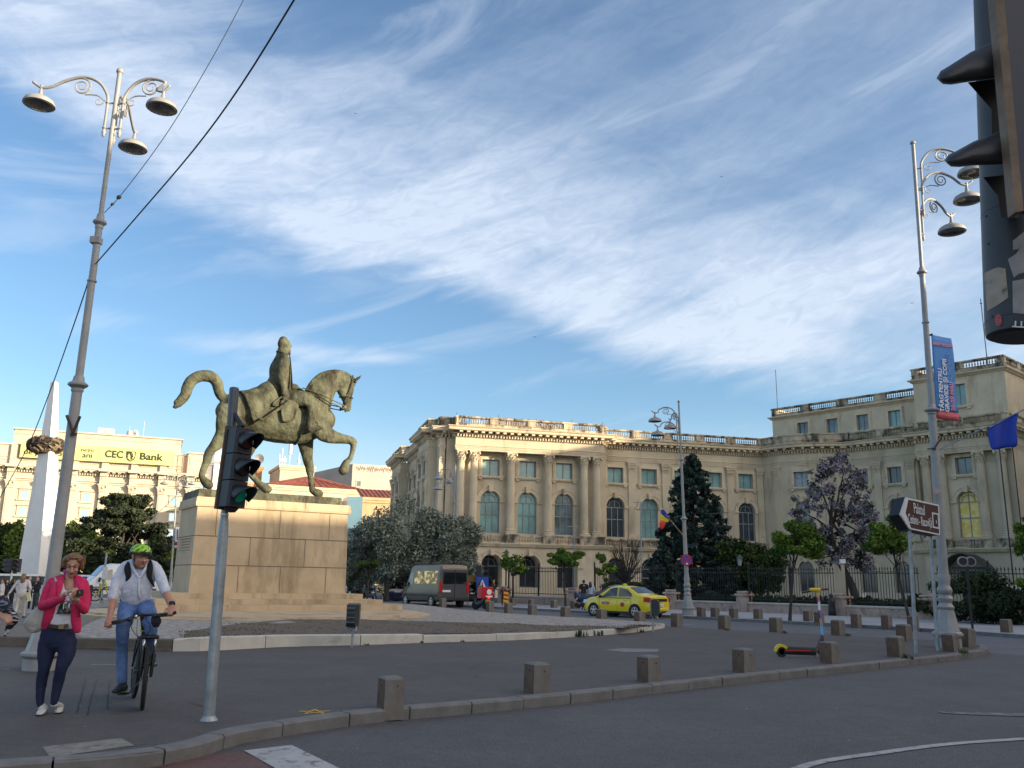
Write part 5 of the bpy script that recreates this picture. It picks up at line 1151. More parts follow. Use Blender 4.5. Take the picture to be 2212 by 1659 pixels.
Yl=56;t=thing('lilac_blossom_tree',pbase(1850,Yl),'large tree covered in pale lilac blossom with a bent dark trunk','tree')
def pt(px,py,dy=0):return D(px,py,Yl+dy)
cl=[];rs=[];R_=random.Random(77)
ax=[(1795,1010,26),(1820,1000,20),(1775,1040,34),(1830,1045,40),(1800,1080,60),(1850,1080,34),(1745,1095,36),(1735,1140,26),(1775,1130,50),(1825,1130,60),(1862,1120,36),(1755,1170,30),(1800,1165,40),(1850,1170,34),(1720,1118,20),(1870,1150,22),(1790,1200,22),(1840,1205,26),(1868,1215,16)]
for px,py,w in ax:
 for _ in range(12):q=pt(px+R_.uniform(-.95,.95)*w,py+R_.uniform(-.7,.7)*w,R_.uniform(-1.2,1.2));cl.append(tuple(q));rs.append((R_.uniform(.14,.42),)*3)
mb=MB();mb.tube([pt(1850,1300),pt(1840,1265),pt(1815,1215),pt(1797,1165),pt(1795,1120),pt(1800,1060)],[.26,.24,.2,.16,.12,.05],9,sm=4)
for px,py in[(1740,1110),(1860,1100),(1770,1050),(1835,1040),(1735,1150),(1870,1160),(1780,1180),(1850,1200),(1825,1010),(1755,1160)]:
 s_=pt(1797+R_.uniform(-3,3),1160+R_.uniform(-40,15));e_=pt(px,py,R_.uniform(-.8,.8));mb.tube([s_,s_.lerp(e_,.5)+Vector((0,0,.15)),e_],[.09,.06,.02],5,sm=3)
for px,py,qx,qy in((1800,1190,1790,1240),(1815,1215,1860,1215),(1805,1200,1745,1210)):mb.tube([pt(px,py),pt(qx,qy)],[.04,.01],4)
mb.build('trunk',bark,t,world=True,smooth=True)
link('crown',leaf_mesh('crown',cl,rs,7500,.12,78,hollow=0),F_lilac,t,world=True)
R2=random.Random(5);cl2=R2.sample(cl,40);link('seed_pods',leaf_mesh('seed_pods',cl2,[.4]*40,1900,.12,79,hollow=0),mat('dark_pods',(.02,.025,.015),.8,var=.4),t,world=True)
def bush(px,Y,rx,rz,lab,seed,m=F_hedge,n=3000):b=pbase(px,Y);return tree('clipped_bush',lab,b,rz*.85,(rx,rx*.8,rz),16,n,.10,m,seed,0,'bushes in the palace garden',cat='bush',hollow=.2,surf=.8,rmin=.3,rmax=.5)
bush(1875,52,.75,.62,'low round bush behind the fence between sign and lilac tree',401)
bush(2105,43,2.4,1.25,'big dark round bush behind the fence at the far right',402,n=7000)
bush(2000,47,1.3,.75,'dark bush behind the lamp base',403)
bush(2190,41,1.6,.9,'dark bush at the right edge behind the fence',404)
bush(1650,56,1.0,.5,'low bush behind the fence right of the tall lamp',405)
# fence on its stone wall
wallpts=[(1030,1301),(1120,1304),(1235,1309),(1500,1317.5),(1793,1329),(1917,1335),(2212,1345),(2300,1349)]
WP=[G(x,y,0)for x,y in wallpts];WP=catmull([tuple(p)for p in WP],6);WP=[Vector(p)for p in WP]
ac=[0]
for a,b in zip(WP[:-1],WP[1:]):ac.append(ac[-1]+(b-a).length)
def wq(s):
 for i in range(len(ac)-1):
  if ac[i+1]>=s:return WP[i].lerp(WP[i+1],(s-ac[i])/max(ac[i+1]-ac[i],1e-6))
 return WP[-1]
def s_at(px):
 best=min(range(400),key=lambda k:abs((lambda q:(1106+F_PX*((q-Vector((0,0,CAM_H))).dot(CR))/((q-Vector((0,0,CAM_H))).dot(CFW))))(wq(ac[-1]*k/399))-px));return ac[-1]*best/399
pinkst=mat('pink_wall_stone',(.44,.325,.26),.9,var=.15,scale=2,bump=.2,stain=((.18,.14,.125),3,(1,1,.5),.52,.7));capst=mat('wall_cap_stone',(.46,.42,.37),.9,var=.15,scale=2,bump=.2)
pale_r=mat('railing_iron_pale',(.06,.055,.05),.6,var=.2)
fence=thing('iron_fence',WP[0],'black iron railing with spear tips on a low pink stone wall before the palace','fence')
pxp=[1085,1238,1407,1450,1605,1820,2000,2100]
pxp=[1085,1238,1272,1450,1605,1815,2003,2290]
sp_=[s_at(p)for p in pxp]
def wallseg(s0,s1):
 a,b=wq(s0),wq(s1);F=Fac((a.x,a.y),(b.x-a.x,b.y-a.y));L_=(b-a).length
 m=MB(F.M);m.box(0,0,0,L_,.42,.46);m.build('low_wall',pinkst,fence,world=True)
 m=MB(F.M);m.bevbox(0,-.06,.46,L_,.48,.58,.03);m.build('wall_coping',capst,fence,world=True)
 k=max(1,round(L_/3.2))
 for j in range(k):
  q0=L_*j/k;q1=L_*(j+1)/k;m=MB(F.M);n=int((q1-q0)/.155)
  for zz in(.72,2.28):m.box(q0,.19,zz,q1,.23,zz+.05)
  for i in range(n):
   x=q0+(q1-q0)*(i+.5)/n;m.box(x-.013,.197,.56,x+.013,.223,2.48)
   m.lathe([(.012,0),(.045,.05),(.03,.09),(.001,.19)],(x,.21,2.47),5)
  m.box(q0-.03,.16,.56,q0+.03,.26,2.75);m.lathe([(.03,0),(.06,.05),(.06,.12),(.002,.26)],(q0,.21,2.74),6)
  m.build('railing',M_['iron'],fence,world=True)
for a,b in zip(sp_[:-1],sp_[1:]):
 if abs(a-sp_[1])<.01:continue
 wallseg(a+.35,b-.35)
for s_ in sp_:
 a=wq(s_);d=(wq(s_+.2)-wq(max(s_-.2,0))).normalized();F=Fac((a.x,a.y),(d.x,d.y));m=MB(F.M)
 m.box(-.36,-.12,0,.36,.56,.92);m.bevbox(-.46,-.22,.92,.46,.66,1.06,.03);m.bevbox(-.34,-.1,1.06,.34,.54,1.22,.04);m.build('pier',pinkst,fence,world=True)
m_h=F_hedge
for a_,b_,lab in((1490,1600,'low clipped hedge behind the fence right of the tall lamp'),(1612,1815,'low clipped hedge behind the fence under the globe tree'),(1830,1995,'low clipped hedge behind the fence left of the big lamp'),(2012,2280,'low clipped hedge behind the fence right of the big lamp')):
 s0_,s1_=s_at(a_),s_at(b_);A=wq(s0_);B=wq(s1_);k=max(2,int((B-A).length/.5));d=(B-A).normalized();nn=Vector((-d.y,d.x,0));nn=nn if nn.y>0 else-nn
 cl=[tuple(A.lerp(B,(i+.5)/k)+nn*.85+Vector((0,0,.62)))for i in range(k)];o=link('clipped_hedge',leaf_mesh('clipped_hedge',cl,[(.42,.3,.42)]*k,k*330,.085,int(a_),hollow=.2),m_h);tag(o,lab,'hedge','hedges behind the fence')
lawn=sheet('lawn',[(p.x,p.y+.6)for p in(wq(0),wq(ac[-1]*.5),wq(ac[-1]))]+[(60,52),(45,82),(28,96),(-2,86)],mat('garden_grass',(.02,.035,.015),.95,var=.3,scale=2),.006)
# bronze rider on horseback
NMID=-DEP/2
def st(px,py,n=0.0):
 """point of the statue: photo pixel on the length plane of the pedestal, moved sideways by n (towards the camera +)"""
 v=PL(px,py,Vector(mp(0,NMID)),U58);return Vector((v.x+N58.x*n,v.y+N58.y*n,v.z))
def z4(X,Y,n=0.0):return st((600+X/2.37)/1.8228,(1250+Y/2.37)/1.8228,n)
SCL=(z4(1100,800)-z4(900,800)).length/200.0
lean=Vector((N58.x,N58.y,0))
mon=thing('equestrian_statue',(*mp(-.35,NMID),5.15),'green bronze statue of a bearded rider on a striding horse','statue')
mb=MB();pz0=4.735
block(mb,-3.55,2.66,-DEP+.15,-.12,pz0,pz0+.34,.03)
mb.build('bronze_plinth',M_['bronze'],mon,world=True)
def run(mb,pts,sm=4,seg=14,k=1.0):
 """pts: X, Y, r_inplane, r_side, n"""
 P=[z4(a[0],a[1],a[4]if len(a)>4 else 0)for a in pts];rr=[(a[2]*SCL*k,(a[3]if len(a)>3 and a[3]else a[2])*SCL*k)for a in pts]
 mb.tube(P,rr,seg,sm=sm,flat=lean,ends=True)
h=MB()
run(h,[(672,880,95,80),(740,870,150,120),(830,880,178,135),(960,915,196,140),(1100,950,212,150),(1230,958,224,155),(1350,955,232,150),(1470,950,215,140),(1560,955,170,120),(1625,955,110,85)])
run(h,[(690,800,60,60,.0),(760,775,72,75,0),(840,790,80,85,0)])
run(h,[(1490,860,165,100),(1545,760,150,88),(1605,665,122,70),(1670,597,98,55),(1745,570,74,44),(1812,580,62,38)])
run(h,[(1440,720,40,26),(1500,612,34,22),(1590,535,30,18),(1700,508,26,16),(1800,525,24,14),(1858,560,18,12)])
run(h,[(1826,590,58,40),(1815,655,74,44),(1806,710,74,40),(1815,770,52,32),(1822,825,38,27),(1822,858,34,25)])
run(h,[(1770,690,50,42),(1785,740,34,34)])
run(h,[(1806,862,24,18),(1800,878,12,12)],sm=2)
for sgn in(-1,1):run(h,[(1884,592,17,11,sgn*.16),(1912,572,15,9,sgn*.18),(1930,552,9,6,sgn*.19),(1947,534,3,3,sgn*.19)],sm=3,seg=8)
run(h,[(1868,560,16,16),(1890,600,12,12),(1893,640,6,8)],sm=3,seg=8)
run(h,[(1520,1010,120,62,.42),(1575,1090,92,55,.46),(1650,1128,66,44,.50),(1740,1146,48,36,.50),(1812,1160,41,33,.50),(1843,1180,37,31,.50)])
run(h,[(1838,1172,36,30,.50),(1836,1225,30,25,.50),(1822,1290,24,20,.50),(1805,1330,28,22,.50),(1783,1352,30,24,.50),(1770,1375,30,26,.50)])
run(h,[(1770,1366,36,32,.50),(1757,1402,46,40,.50),(1744,1440,50,44,.50)],sm=2)
run(h,[(1440,1080,100,58,-.38),(1462,1200,72,46,-.40),(1475,1300,54,36,-.40),(1492,1385,44,33,-.40),(1498,1425,40,31,-.40),(1505,1490,29,23,-.40),(1513,1560,27,22,-.40),(1520,1600,33,26,-.40),(1540,1625,30,25,-.40)])
run(h,[(1540,1618,34,30,-.40),(1570,1632,42,38,-.40),(1590,1640,36,38,-.40)],sm=2)
run(h,[(700,880,112,60,.40),(668,990,98,56,.44),(648,1090,84,50,.46),(590,1175,62,42,.46),(535,1235,46,36,.46),(505,1275,42,33,.46),(486,1340,38,28,.46),(462,1400,31,24,.46),(438,1465,29,23,.46),(440,1500,30,24,.46),(462,1535,27,24,.46)])
run(h,[(452,1530,32,30,.46),(484,1558,42,40,.46),(505,1572,38,40,.46)],sm=2)
run(h,[(850,980,120,60,-.40),(900,1080,98,54,-.42),(930,1170,74,46,-.42),(915,1240,56,40,-.42),(878,1310,44,34,-.42),(872,1350,42,32,-.42),(905,1410,34,27,-.42),(960,1475,30,24,-.42),(1010,1530,30,24,-.42),(1040,1560,31,25,-.42)])
run(h,[(1035,1556,34,30,-.42),(1080,1585,44,40,-.42),(1105,1598,38,40,-.42)],sm=2)
run(h,[(705,790,36,34),(665,755,42,36),(632,715,47,40),(617,665,50,40),(606,618,52,42),(578,575,52,42),(530,548,55,42),(460,546,54,42),(400,566,52,40),(352,605,52,38),(325,660,52,38),(308,715,47,36),(275,765,44,34),(232,805,40,28)])
T0=[(705,790),(665,755),(632,715),(617,665),(606,618),(578,575),(530,548),(460,546),(400,566),(352,605),(325,660),(308,715),(275,765),(232,805),(195,830)]
R_=random.Random(3)
for k in range(9):
 o1,o2=R_.uniform(-30,30),R_.uniform(-28,28)
 run(h,[(x+o1*f*math.cos(i*.5),y+o1*f*math.sin(i*.5),19-i*.5,17-i*.5,o2*SCL*f)for i,(x,y)in enumerate(T0)for f in(min(1,.3+i*.14)*(1 if i<11 else 1.25-.12*(i-10)),)][:13+k%3],sm=3,seg=8)
body=fuse(h,.040,4,.5,'horse',dis=.03,dscale=.30)
link('horse',body,M_['bronze'],mon,world=True)
b=MB()
for sgn in(-1,1):
 w=.30*sgn
 b.tube([z4(1858,545,w*.6),z4(1835,660,w*.9+.0),z4(1812,740,w),z4(1795,820,w*.75),z4(1775,850,w*.6)],.035,5,sm=3)
 b.tube([z4(1812,740,w),z4(1860,762,w*.55)],.03,5);b.tube([z4(1862,590,w*.5),z4(1900,610,w*.3)],.03,5)
 b.tube([z4(1812,742,w),z4(1760,735,w*.9)],.03,5)
 for q0,q1 in(((1395,660),(1775,830)),((1400,690),(1778,862))):a_=z4(*q0,.12*sgn);c_=z4(*q1,w*.7);m_=a_.lerp(c_,.5)+lean*(.42*sgn)+Vector((0,0,-.10));b.tube([a_,m_,c_],.028,5,sm=5)
 b.tube([z4(1400,690,.15*sgn),z4(1440,760,.3*sgn),z4(1430,790,.4*sgn)],.025,4,sm=3)
b.tube([z4(1780,845,.24),z4(1778,862,.0),z4(1780,845,-.24)],.04,6)
for s_ in(-1,1):b.lathe([(.05,0),(.09,.02),(.05,.04)],z4(1778,845,.25*s_),8,lean)
b.build('bridle_and_reins',M_['bronze'],mon,world=True)
b=MB()
ringp=[]
for k in range(25):a=2*math.pi*k/24;c_=z4(1385,955);ringp.append(c_+Vector((0,0,1))*(math.cos(a)*238*SCL)+lean*(math.sin(a)*158*SCL)+Vector((U58.x,U58.y,0))*(.18*math.cos(a)))
b.tube(ringp,.05,5)
b.build('girth',M_['bronze'],mon,world=True)
def drape(name,rows,th=.05):
 """rows: list of lists of points"""
 m=MB();n=len(rows[0]);V_=[p for r in rows for p in r];f=[]
 for i in range(len(rows)-1):
  for j in range(n-1):f.append((i*n+j,i*n+j+1,(i+1)*n+j+1,(i+1)*n+j))
 me=bpy.data.meshes.new(name);me.from_pydata([tuple(v)for v in V_],[],f);me.update();o=bpy.data.objects.new('t',me);COL.objects.link(o)
 q=o.modifiers.new('s','SUBSURF');q.levels=2;q.render_levels=2
 tx=bpy.data.textures.new('c','CLOUDS');tx.noise_scale=.3;d=o.modifiers.new('d','DISPLACE');d.texture=tx;d.strength=.10
 k=o.modifiers.new('k','SOLIDIFY');k.thickness=th
 dg=bpy.context.evaluated_depsgraph_get();dg.update();r=bpy.data.meshes.new_from_object(o.evaluated_get(dg));bpy.data.objects.remove(o);r.shade_smooth();r.name=name
 return link(name,r,M_['bronze'],mon,world=True)
W_=.84
rows=[]
for t_ in np.linspace(0,1,9):
 pass
top_line=[(805,690),(860,690),(930,668),(990,640),(1060,598)]
hem_near=[(893,1012),(945,985),(1010,925),(1080,880),(1150,845)]
cols_=[]
for(tx_,ty_),(hx,hy)in zip(top_line,hem_near):
 c=[]
 for f,n in((0,.74),(.25,.80),(.5,.80),(.75,.66),(.93,.38),(1,.0)):c.append(z4(hx+(tx_-hx)*f,hy+(ty_-hy)*f,n))
 for f,n in((.93,-.38),(.75,-.66),(.45,-.8)):c.append(z4(hx+(tx_-hx)*f,hy+(ty_-hy)*f,n))
 cols_.append(c)
for i,c in enumerate(cols_):
 for j in range(5):c[j]=c[j]+lean*(.07 if i%2 else-.02)
drape('cloak',cols_)
cols_=[]
for(tx_,ty_),(hx,hy)in zip([(1130,800),(1200,790),(1270,800),(1310,850)],[(1155,1000),(1190,1003),(1230,1000),(1262,985)]):
 cols_.append([z4(hx+(tx_-hx)*f,hy+(ty_-hy)*f,n)for f,n in((0,.80),(.4,.84),(.75,.84),(1,.80))])
drape('saddle_cloth',cols_)
b=MB();b.tube([z4(1185,835,.98),z4(1100,895,.98),z4(1010,955,.96),z4(958,988,.95)],[.075,.07,.06,.045],8,flat=lean);b.tube([z4(945,975,.95),z4(968,992,.95)],.09,6)
b.tube([z4(1150,770,.9),z4(1080,820,.93),z4(1070,850,.95),z4(1110,855,.96)],.04,6,sm=4);b.tube([z4(1170,850,.98),z4(1215,800,.95)],.05,6)
b.build('sabre',M_['bronze'],mon,world=True)
r_=MB()
run(r_,[(1215,735,90,88),(1205,650,100,86),(1198,560,110,84),(1195,480,104,84),(1200,410,78,78),(1203,350,48,44),(1212,300,44,40)])
run(r_,[(1160,600,82,80),(1140,660,92,92),(1160,730,92,98)],sm=3)
run(r_,[(1203,395,44,40,-.42),(1203,378,50,44,0),(1203,395,44,40,.42)],sm=3)
run(r_,[(1208,405,54,46,.36),(1192,480,52,44,.46),(1172,560,47,40,.52),(1172,600,44,38,.56),(1182,660,38,32,.60),(1188,715,34,28,.66),(1188,735,38,32,.68)])
run(r_,[(1208,400,50,44,-.36),(1225,500,46,40,-.46),(1262,590,42,36,-.44),(1310,635,38,32,-.25),(1345,655,36,30,-.1)])
run(r_,[(1232,312,44,42),(1228,272,54,46),(1222,240,55,47),(1224,214,44,40)],sm=3)
run(r_,[(1264,235,20,28),(1272,262,18,24),(1272,290,20,24),(1274,320,20,18),(1280,342,13,10)],sm=3)
run(r_,[(1288,256,9,7),(1297,272,10,7)],sm=2,seg=8)
run(r_,[(1242,262,10,6,.23),(1242,280,10,6,.23)],sm=2,seg=8);run(r_,[(1242,262,10,6,-.23),(1242,280,10,6,-.23)],sm=2,seg=8)
for sgn in(1,-1):
 w=sgn
 run(r_,[(1225,760,82,60,.40*w),(1290,775,80,52,.66*w),(1370,790,70,44,.84*w),(1418,822,60,40,.90*w)])
 run(r_,[(1425,820,58,38,.90*w),(1432,900,50,36,.94*w),(1424,970,46,34,.94*w),(1416,1030,42,32,.94*w),(1414,1062,38,30,.94*w)])
 run(r_,[(1402,1068,34,28,.94*w),(1445,1062,30,26,.98*w),(1482,1058,26,24,1.02*w),(1500,1062,16,18,1.04*w)],sm=3)
def hand(mb,c,d,up,s,curl,side):
 c=Vector(c);d=Vector(d).normalized();up=Vector(up).normalized();sd=d.cross(up).normalized()*side
 mb.tube([c-d*.02*s,c+d*.05*s,c+d*.09*s],[(.028*s,.018*s),(.042*s,.020*s),(.040*s,.016*s)],8,sm=2,flat=up,ends=True)
 for k,ln in enumerate((.070,.080,.075,.058)):
  b0=c+d*.085*s+sd*((k-1.5)*.0205*s);p1=b0+d*ln*.45*s-up*(curl*.012*s);p2=p1+(d*(1-curl)-up*curl).normalized()*ln*.33*s;p3=p2+(d*(.5-curl)-up*(.3+curl)).normalized()*ln*.3*s
  mb.tube([b0-d*.02*s,p1,p2,p3],[.0098*s,.0092*s,.0085*s,.007*s],7,sm=2,ends=True)
 t0=c+d*.02*s-sd*.035*s;mb.tube([t0,t0+(d*.6-sd*.8-up*.2).normalized()*.035*s,t0+(d*.9-sd*.35-up*.4).normalized()*.068*s],[.013*s,.0105*s,.008*s],7,sm=2,ends=True)
hand(r_,z4(1186,745,.70),z4(1196,840,.72)-z4(1186,745,.70),lean,3.4,.25,1)
hand(r_,z4(1348,655,-.05),z4(1395,680,.05)-z4(1348,655,-.05),Vector((0,0,1)),3.4,.85,1)
rd=fuse(r_,.035,3,.5,'rider',dis=.028,dscale=.22)
link('rider',rd,M_['bronze'],mon,world=True)
b=MB()
for dx,n in((0,.80),(1,-.80)):
 n_=n
 b.tube([z4(1262,345,.28*(1 if n>0 else-1)),z4(1268,450,.34*(1 if n>0 else-1)),z4(1272,560,.40*(1 if n>0 else-1)),z4(1265,690,.55*(1 if n>0 else-1)),z4(1230,775,.72*(1 if n>0 else-1))],[(.022,.05),(.022,.06),(.022,.07),(.022,.08),(.02,.05)],8,sm=4,flat=lean)
b.tube([z4(1165,318,0),z4(1200,338,.30),z4(1250,360,.26)],.06,6,sm=4);b.tube([z4(1165,318,0),z4(1200,338,-.30),z4(1250,360,-.26)],.06,6,sm=4)
b.build('coat_lapels',M_['bronze'],mon,world=True)
b=MB();w=1
for w in(-1,1):b.tube([z4(1432,1040,.94*w),z4(1460,1000,.98*w),z4(1475,1040,1.0*w),z4(1470,1080,1.0*w),z4(1440,1088,.97*w)],.03,5,sm=3)
b.build('stirrups',M_['bronze'],mon,world=True)
# street lamps
def lamp_head(parent,c,s,M0=None,tilt=0.0):
 """shallow bowl lantern hanging below c"""
 mb=MB(M0);c=Vector(c)
 mb.lathe([(.02*s,.0),(.035*s,-.02*s),(.03*s,-.06*s),(.05*s,-.18*s),(.10*s,-.24*s),(.22*s,-.28*s),(.31*s,-.34*s),(.345*s,-.40*s),(.35*s,-.455*s),(.30*s,-.47*s),(.28*s,-.43*s)],c,22)
 mb.tube([c+Vector((0,0,-.02*s)),c+Vector((0,0,.05*s))],.035*s,8)
 o=mb.build('lamp_shade',M_['lamp_grey'],parent,smooth=False,angle=35)
 g=MB(M0);g.lathe([(.296*s,-.462*s),(.22*s,-.487*s),(.08*s,-.498*s),(.001,-.50*s)],c,22);g.build('lamp_glass',M_['bulb'],o,angle=35)
def spiral(mb,c,ex,r0,r1,turns,a0,t,n=26,sgn=1):
 c=Vector(c);pts=[]
 for k in range(n+1):
  f=k/n;a=a0+sgn*f*turns*2*math.pi;r=r0+(r1-r0)*f
  pts.append(c+ex*(r*math.cos(a))+Vector((0,0,r*math.sin(a))))
 mb.tube(pts,[t*(1-.5*k/n)for k in range(n+1)],5)
 return pts[0]
def street_lamp(label,base,top,arms,fat=1.0,s=1.0,armL=1.45,hs_=.95,bs=1.0,group='tall three armed street lamps',plain=False):
 """arms: directions (world angle, degrees) ; the post leans from base to top"""
 base=Vector(base);top=Vector(top);t=thing('street_lamp',base,label,'street lamp',group=group)
 H_=(top-base).length;q=(top-base).normalized().to_track_quat('Z','Y').to_matrix().to_4x4();t.matrix_world=Matrix.Translation(base)@q
 inv=q.inverted();F_=fat
 m=MB()
 n=8
 def octo(prof):
  m.rings([[(r*math.cos(2*math.pi*(k+.5)/n),r*math.sin(2*math.pi*(k+.5)/n),z)for k in range(n)]for r,z in prof])
 octo([(.335*F_,.40),(.32*F_,.44),(.20*F_,1.0),(.195*F_,1.02)])
 m.lathe([(.34*F_,-.1),(.34*F_,.26),(.36*F_,.28),(.40*F_,.33),(.40*F_,.38),(.34*F_,.42)],(0,0,0),24);ob_=m.build('plinth',M_['lamp_grey'],t,angle=25);ob_.data.transform(Matrix.Scale(bs,4,(0,0,1)))
 m=MB();z=1.0
 m.lathe([(.20*F_,z),(.225*F_,z+.03),(.225*F_,z+.07),(.19*F_,z+.10),(.165*F_,z+.17),(.20*F_,z+.24),(.21*F_,z+.29),(.17*F_,z+.34),(.15*F_,z+.38),(.19*F_,z+.44),(.205*F_,z+.50),(.19*F_,z+.56),(.15*F_,z+.62),(.155*F_,z+.68),(.165*F_,z+.78),(.155*F_,z+.9),(.14*F_,z+.98),(.145*F_,z+1.0),(.135*F_,z+1.03)],(0,0,0),20);ob_=m.build('turned_base',M_['lamp_grey'],t,angle=40);ob_.data.transform(Matrix.Scale(bs,4,(0,0,1)))
 m=MB();r1,r2,r3=.135*F_,.085*F_,.055*F_;zc1,zc2=H_*.44,H_*.72
 m.tube([(0,0,1.9*bs),(0,0,zc1)],[r1,r1*.80],16);m.tube([(0,0,zc1),(0,0,zc2)],[r2,r2*.9],14);m.tube([(0,0,zc2),(0,0,H_)],[r3,r3],12)
 for zz,r in((zc1,r1*.8),(zc2,r2*.9)):
  m.lathe([(r,-.16),(r*1.25,-.12),(r*1.15,-.08),(r*1.95,-.03),(r*1.98,.0),(r*1.2,.05),(r*1.0,.14)],(0,0,zz),16)
 m.lathe([(r3,-.03),(r3*1.5,-.01),(r3*1.6,.02),(r3*1.2,.06),(.005,.10)],(0,0,H_),12);m.lathe([(r2*1.25,0),(r2*1.25,.03)],(0,0,zc1+(zc2-zc1)*.62),10)
 m.build('pole',M_['lamp_grey'],t,angle=40)
 k_=s
 for a,drop,*lm_ in arms:
  ex=(inv@Vector((math.sin(rad(a)),math.cos(rad(a)),0)));ex.z=0;ex.normalize()
  za=H_-.64*k_-drop;off=.15*k_;m=MB();pt=lambda x,z:ex*x+Vector((0,0,z))
  zb=za-.55*k_
  m.tube([pt(off,zb-.1*k_),pt(off,za)],.028*k_,8);m.lathe([(.001,-.07),(.03,-.04),(.03,.0),(.045,.03),(.03,.06)],pt(off,zb-.1*k_),8)
  for zz in(za,zb+.02):m.lathe([(.03,-.02),(.045,0),(.03,.03)],pt(off,zz),8);m.tube([pt(0,zz),pt(off,zz)],.018*k_,6)
  L_=armL*k_*(lm_[0]if lm_ else 1)
  m.tube([pt(off,za),pt(off+.03,za+.18*k_),pt(off+.20*k_,za+.42*k_),pt(off+.48*k_,za+.52*k_),pt(off+.80*k_,za+.43*k_),pt(off+L_*.80,za+.28*k_),pt(off+L_*.93,za+.24*k_),pt(off+L_*1.0,za+.28*k_),pt(off+L_*1.07,za+.35*k_)],[.03*k_,.03*k_,.031*k_,.033*k_,.031*k_,.028*k_,.028*k_,.026*k_,.03*k_],8,sm=4,ends=True)
  o=m.build('arm',M_['lamp_grey'],t,angle=50)
  m=MB();spiral(m,pt(off+.52*k_,za+.32*k_),ex,.18*k_,.04*k_,1.9,1.3,.022*k_);m.tube([pt(off+.45*k_,za+.15*k_),pt(off+.22*k_,za+.15*k_),pt(off+.06*k_,za+.04*k_)],.014*k_,5,sm=3);spiral(m,pt(off+.17*k_,za+.02*k_),ex,.09*k_,.03*k_,1.0,2.6,.012*k_,14)
  m.build('scroll',M_['lamp_grey'],o)
  lamp_head(o,pt(off+L_*.95,za+.25*k_),k_*hs_)
 return t,H_
ZA=0
bL=G(86,1447,0);tL=D(259,156,bL.y+.0)
lampL,HL=street_lamp('tall pale three armed street lamp left, rising behind the woman in pink',bL,tL,[(-94,.03),(95,.04,.62),(-10,.10,1.05)],.80,1.0,1.33,.82,.72)
bR=G(2049,1399,0);tR=D(1972,310,bR.y)
lampR,HR=street_lamp('tall grey street lamp right, carrying a blue banner and a blue flag',bR,tR,[(97,.05),(84,.75),(60,1.5)],.98,1.22,1.25)
bM=G(1487,1329,0);tM=D(1466,868,bM.y)
lampM,HM=street_lamp('grey street lamp with a tricolour flag and a round no stopping sign',bM,tM,[(-82,.15),(-105,1.0),(-12,.35)],.9,1.1,1.1)
bF=pbase(978,68);tF=D(983,1004,68)
lampF,HF=street_lamp('distant grey street lamp with a white banner in front of the silver trees',bF,tF,[(-82,.15),(-105,1.0),(-22,.35)],.85,1.15,1.0)
bS=pbase(370,90);tS=D(384,1024,90)
lampS,HS=street_lamp('distant street lamp with a small red and white banner left of the pedestal',bS,tS,[(-80,.0),(80,.1),(120,.5)],.9,1.2,1.1)
bS=pbase(463,105);tS=D(470,1003,105)
def on_pole(b,t,f):return Vector(b).lerp(Vector(t),f)
def banner(name,label,c00,c10,c11,c01,rows,parent=None,thick=.01,wave=.03,cat='banner'):
 """c00 top left, c10 top right, c11 bottom right, c01 bottom left; rows: (v0,v1,material)"""
 t=thing(name,Vector(c00),label,cat);A,B,C_,D_=map(Vector,(c00,c10,c11,c01));nrm=(B-A).cross(D_-A).normalized()
 for v0,v1,m,nm in rows:
  mb=MB();n=8;k=max(1,int((v1-v0)*16));
  V_=[];F_=[]
  for i in range(k+1):
   v=v0+(v1-v0)*i/k
   for j in range(n+1):
    u=j/n;V_.append(tuple(A.lerp(B,u).lerp(D_.lerp(C_,u),v)+nrm*(wave*math.sin(v*7+u*3)*u)))
  for i in range(k):
   for j in range(n):a=i*(n+1)+j;F_.append((a,a+n+1,a+n+2,a+1))
  mb.add(V_,F_);o=mb.build(nm,m,t,world=True,smooth=True);q=o.modifiers.new('k','SOLIDIFY');q.thickness=thick
 return t
def txt_on(t,txt,size,A,B,C_,D_,u,v,m,rot=90,bold=0,xs=1.0,nm='lettering',off=.03):
 A,B,C_,D_=map(Vector,(A,B,C_,D_));p=A.lerp(B,u).lerp(D_.lerp(C_,u),v);rt=(B-A).normalized();up=(A-D_).normalized();nr=rt.cross(up).normalized()
 if nr.y>0:nr=-nr
 if rot==90:R_,U_=up,-rt
 else:R_,U_=rt,up
 return put_text(txt,size,face_M(p+nr*off,R_,U_),m,t,bold=bold,xs=xs,name=nm,world=True)
Yr=bR.y
A=D(2012,723,Yr);B=D(2055,731,Yr+.15);C_=D(2073,911,Yr+.15);D_=D(2023,904,Yr)
blueb=mat('banner_blue',(.06,.25,.62),.6,var=.06);redb=mat('banner_red',(.55,.10,.12),.6,var=.05);whitet=mat('banner_white',(.75,.76,.8),.6,var=0);pinkt=mat('banner_pink',(.75,.25,.32),.6,var=0);lblue=mat('banner_light_blue',(.18,.38,.72),.6,var=0)
bn=banner('blue_banner','blue vertical banner with white and red lettering on the right lamp',A,B,C_,D_,[(0,.90,blueb,'cloth'),(.90,1.0,redb,'red_hem')])
txt_on(bn,'TÂRG PENTRU',.185,A,B,C_,D_,.26,.655,whitet,bold=.006,xs=1.05)
txt_on(bn,'GRAVIDE ȘI COPII',.185,A,B,C_,D_,.50,.59,whitet,bold=.006,xs=1.05)
txt_on(bn,'26-29 MAI',.185,A,B,C_,D_,.75,.725,pinkt,bold=.006)
txt_on(bn,'|',.185,A,B,C_,D_,.75,.55,whitet)
txt_on(bn,'ROMEXPO',.185,A,B,C_,D_,.75,.375,lblue,bold=.002)
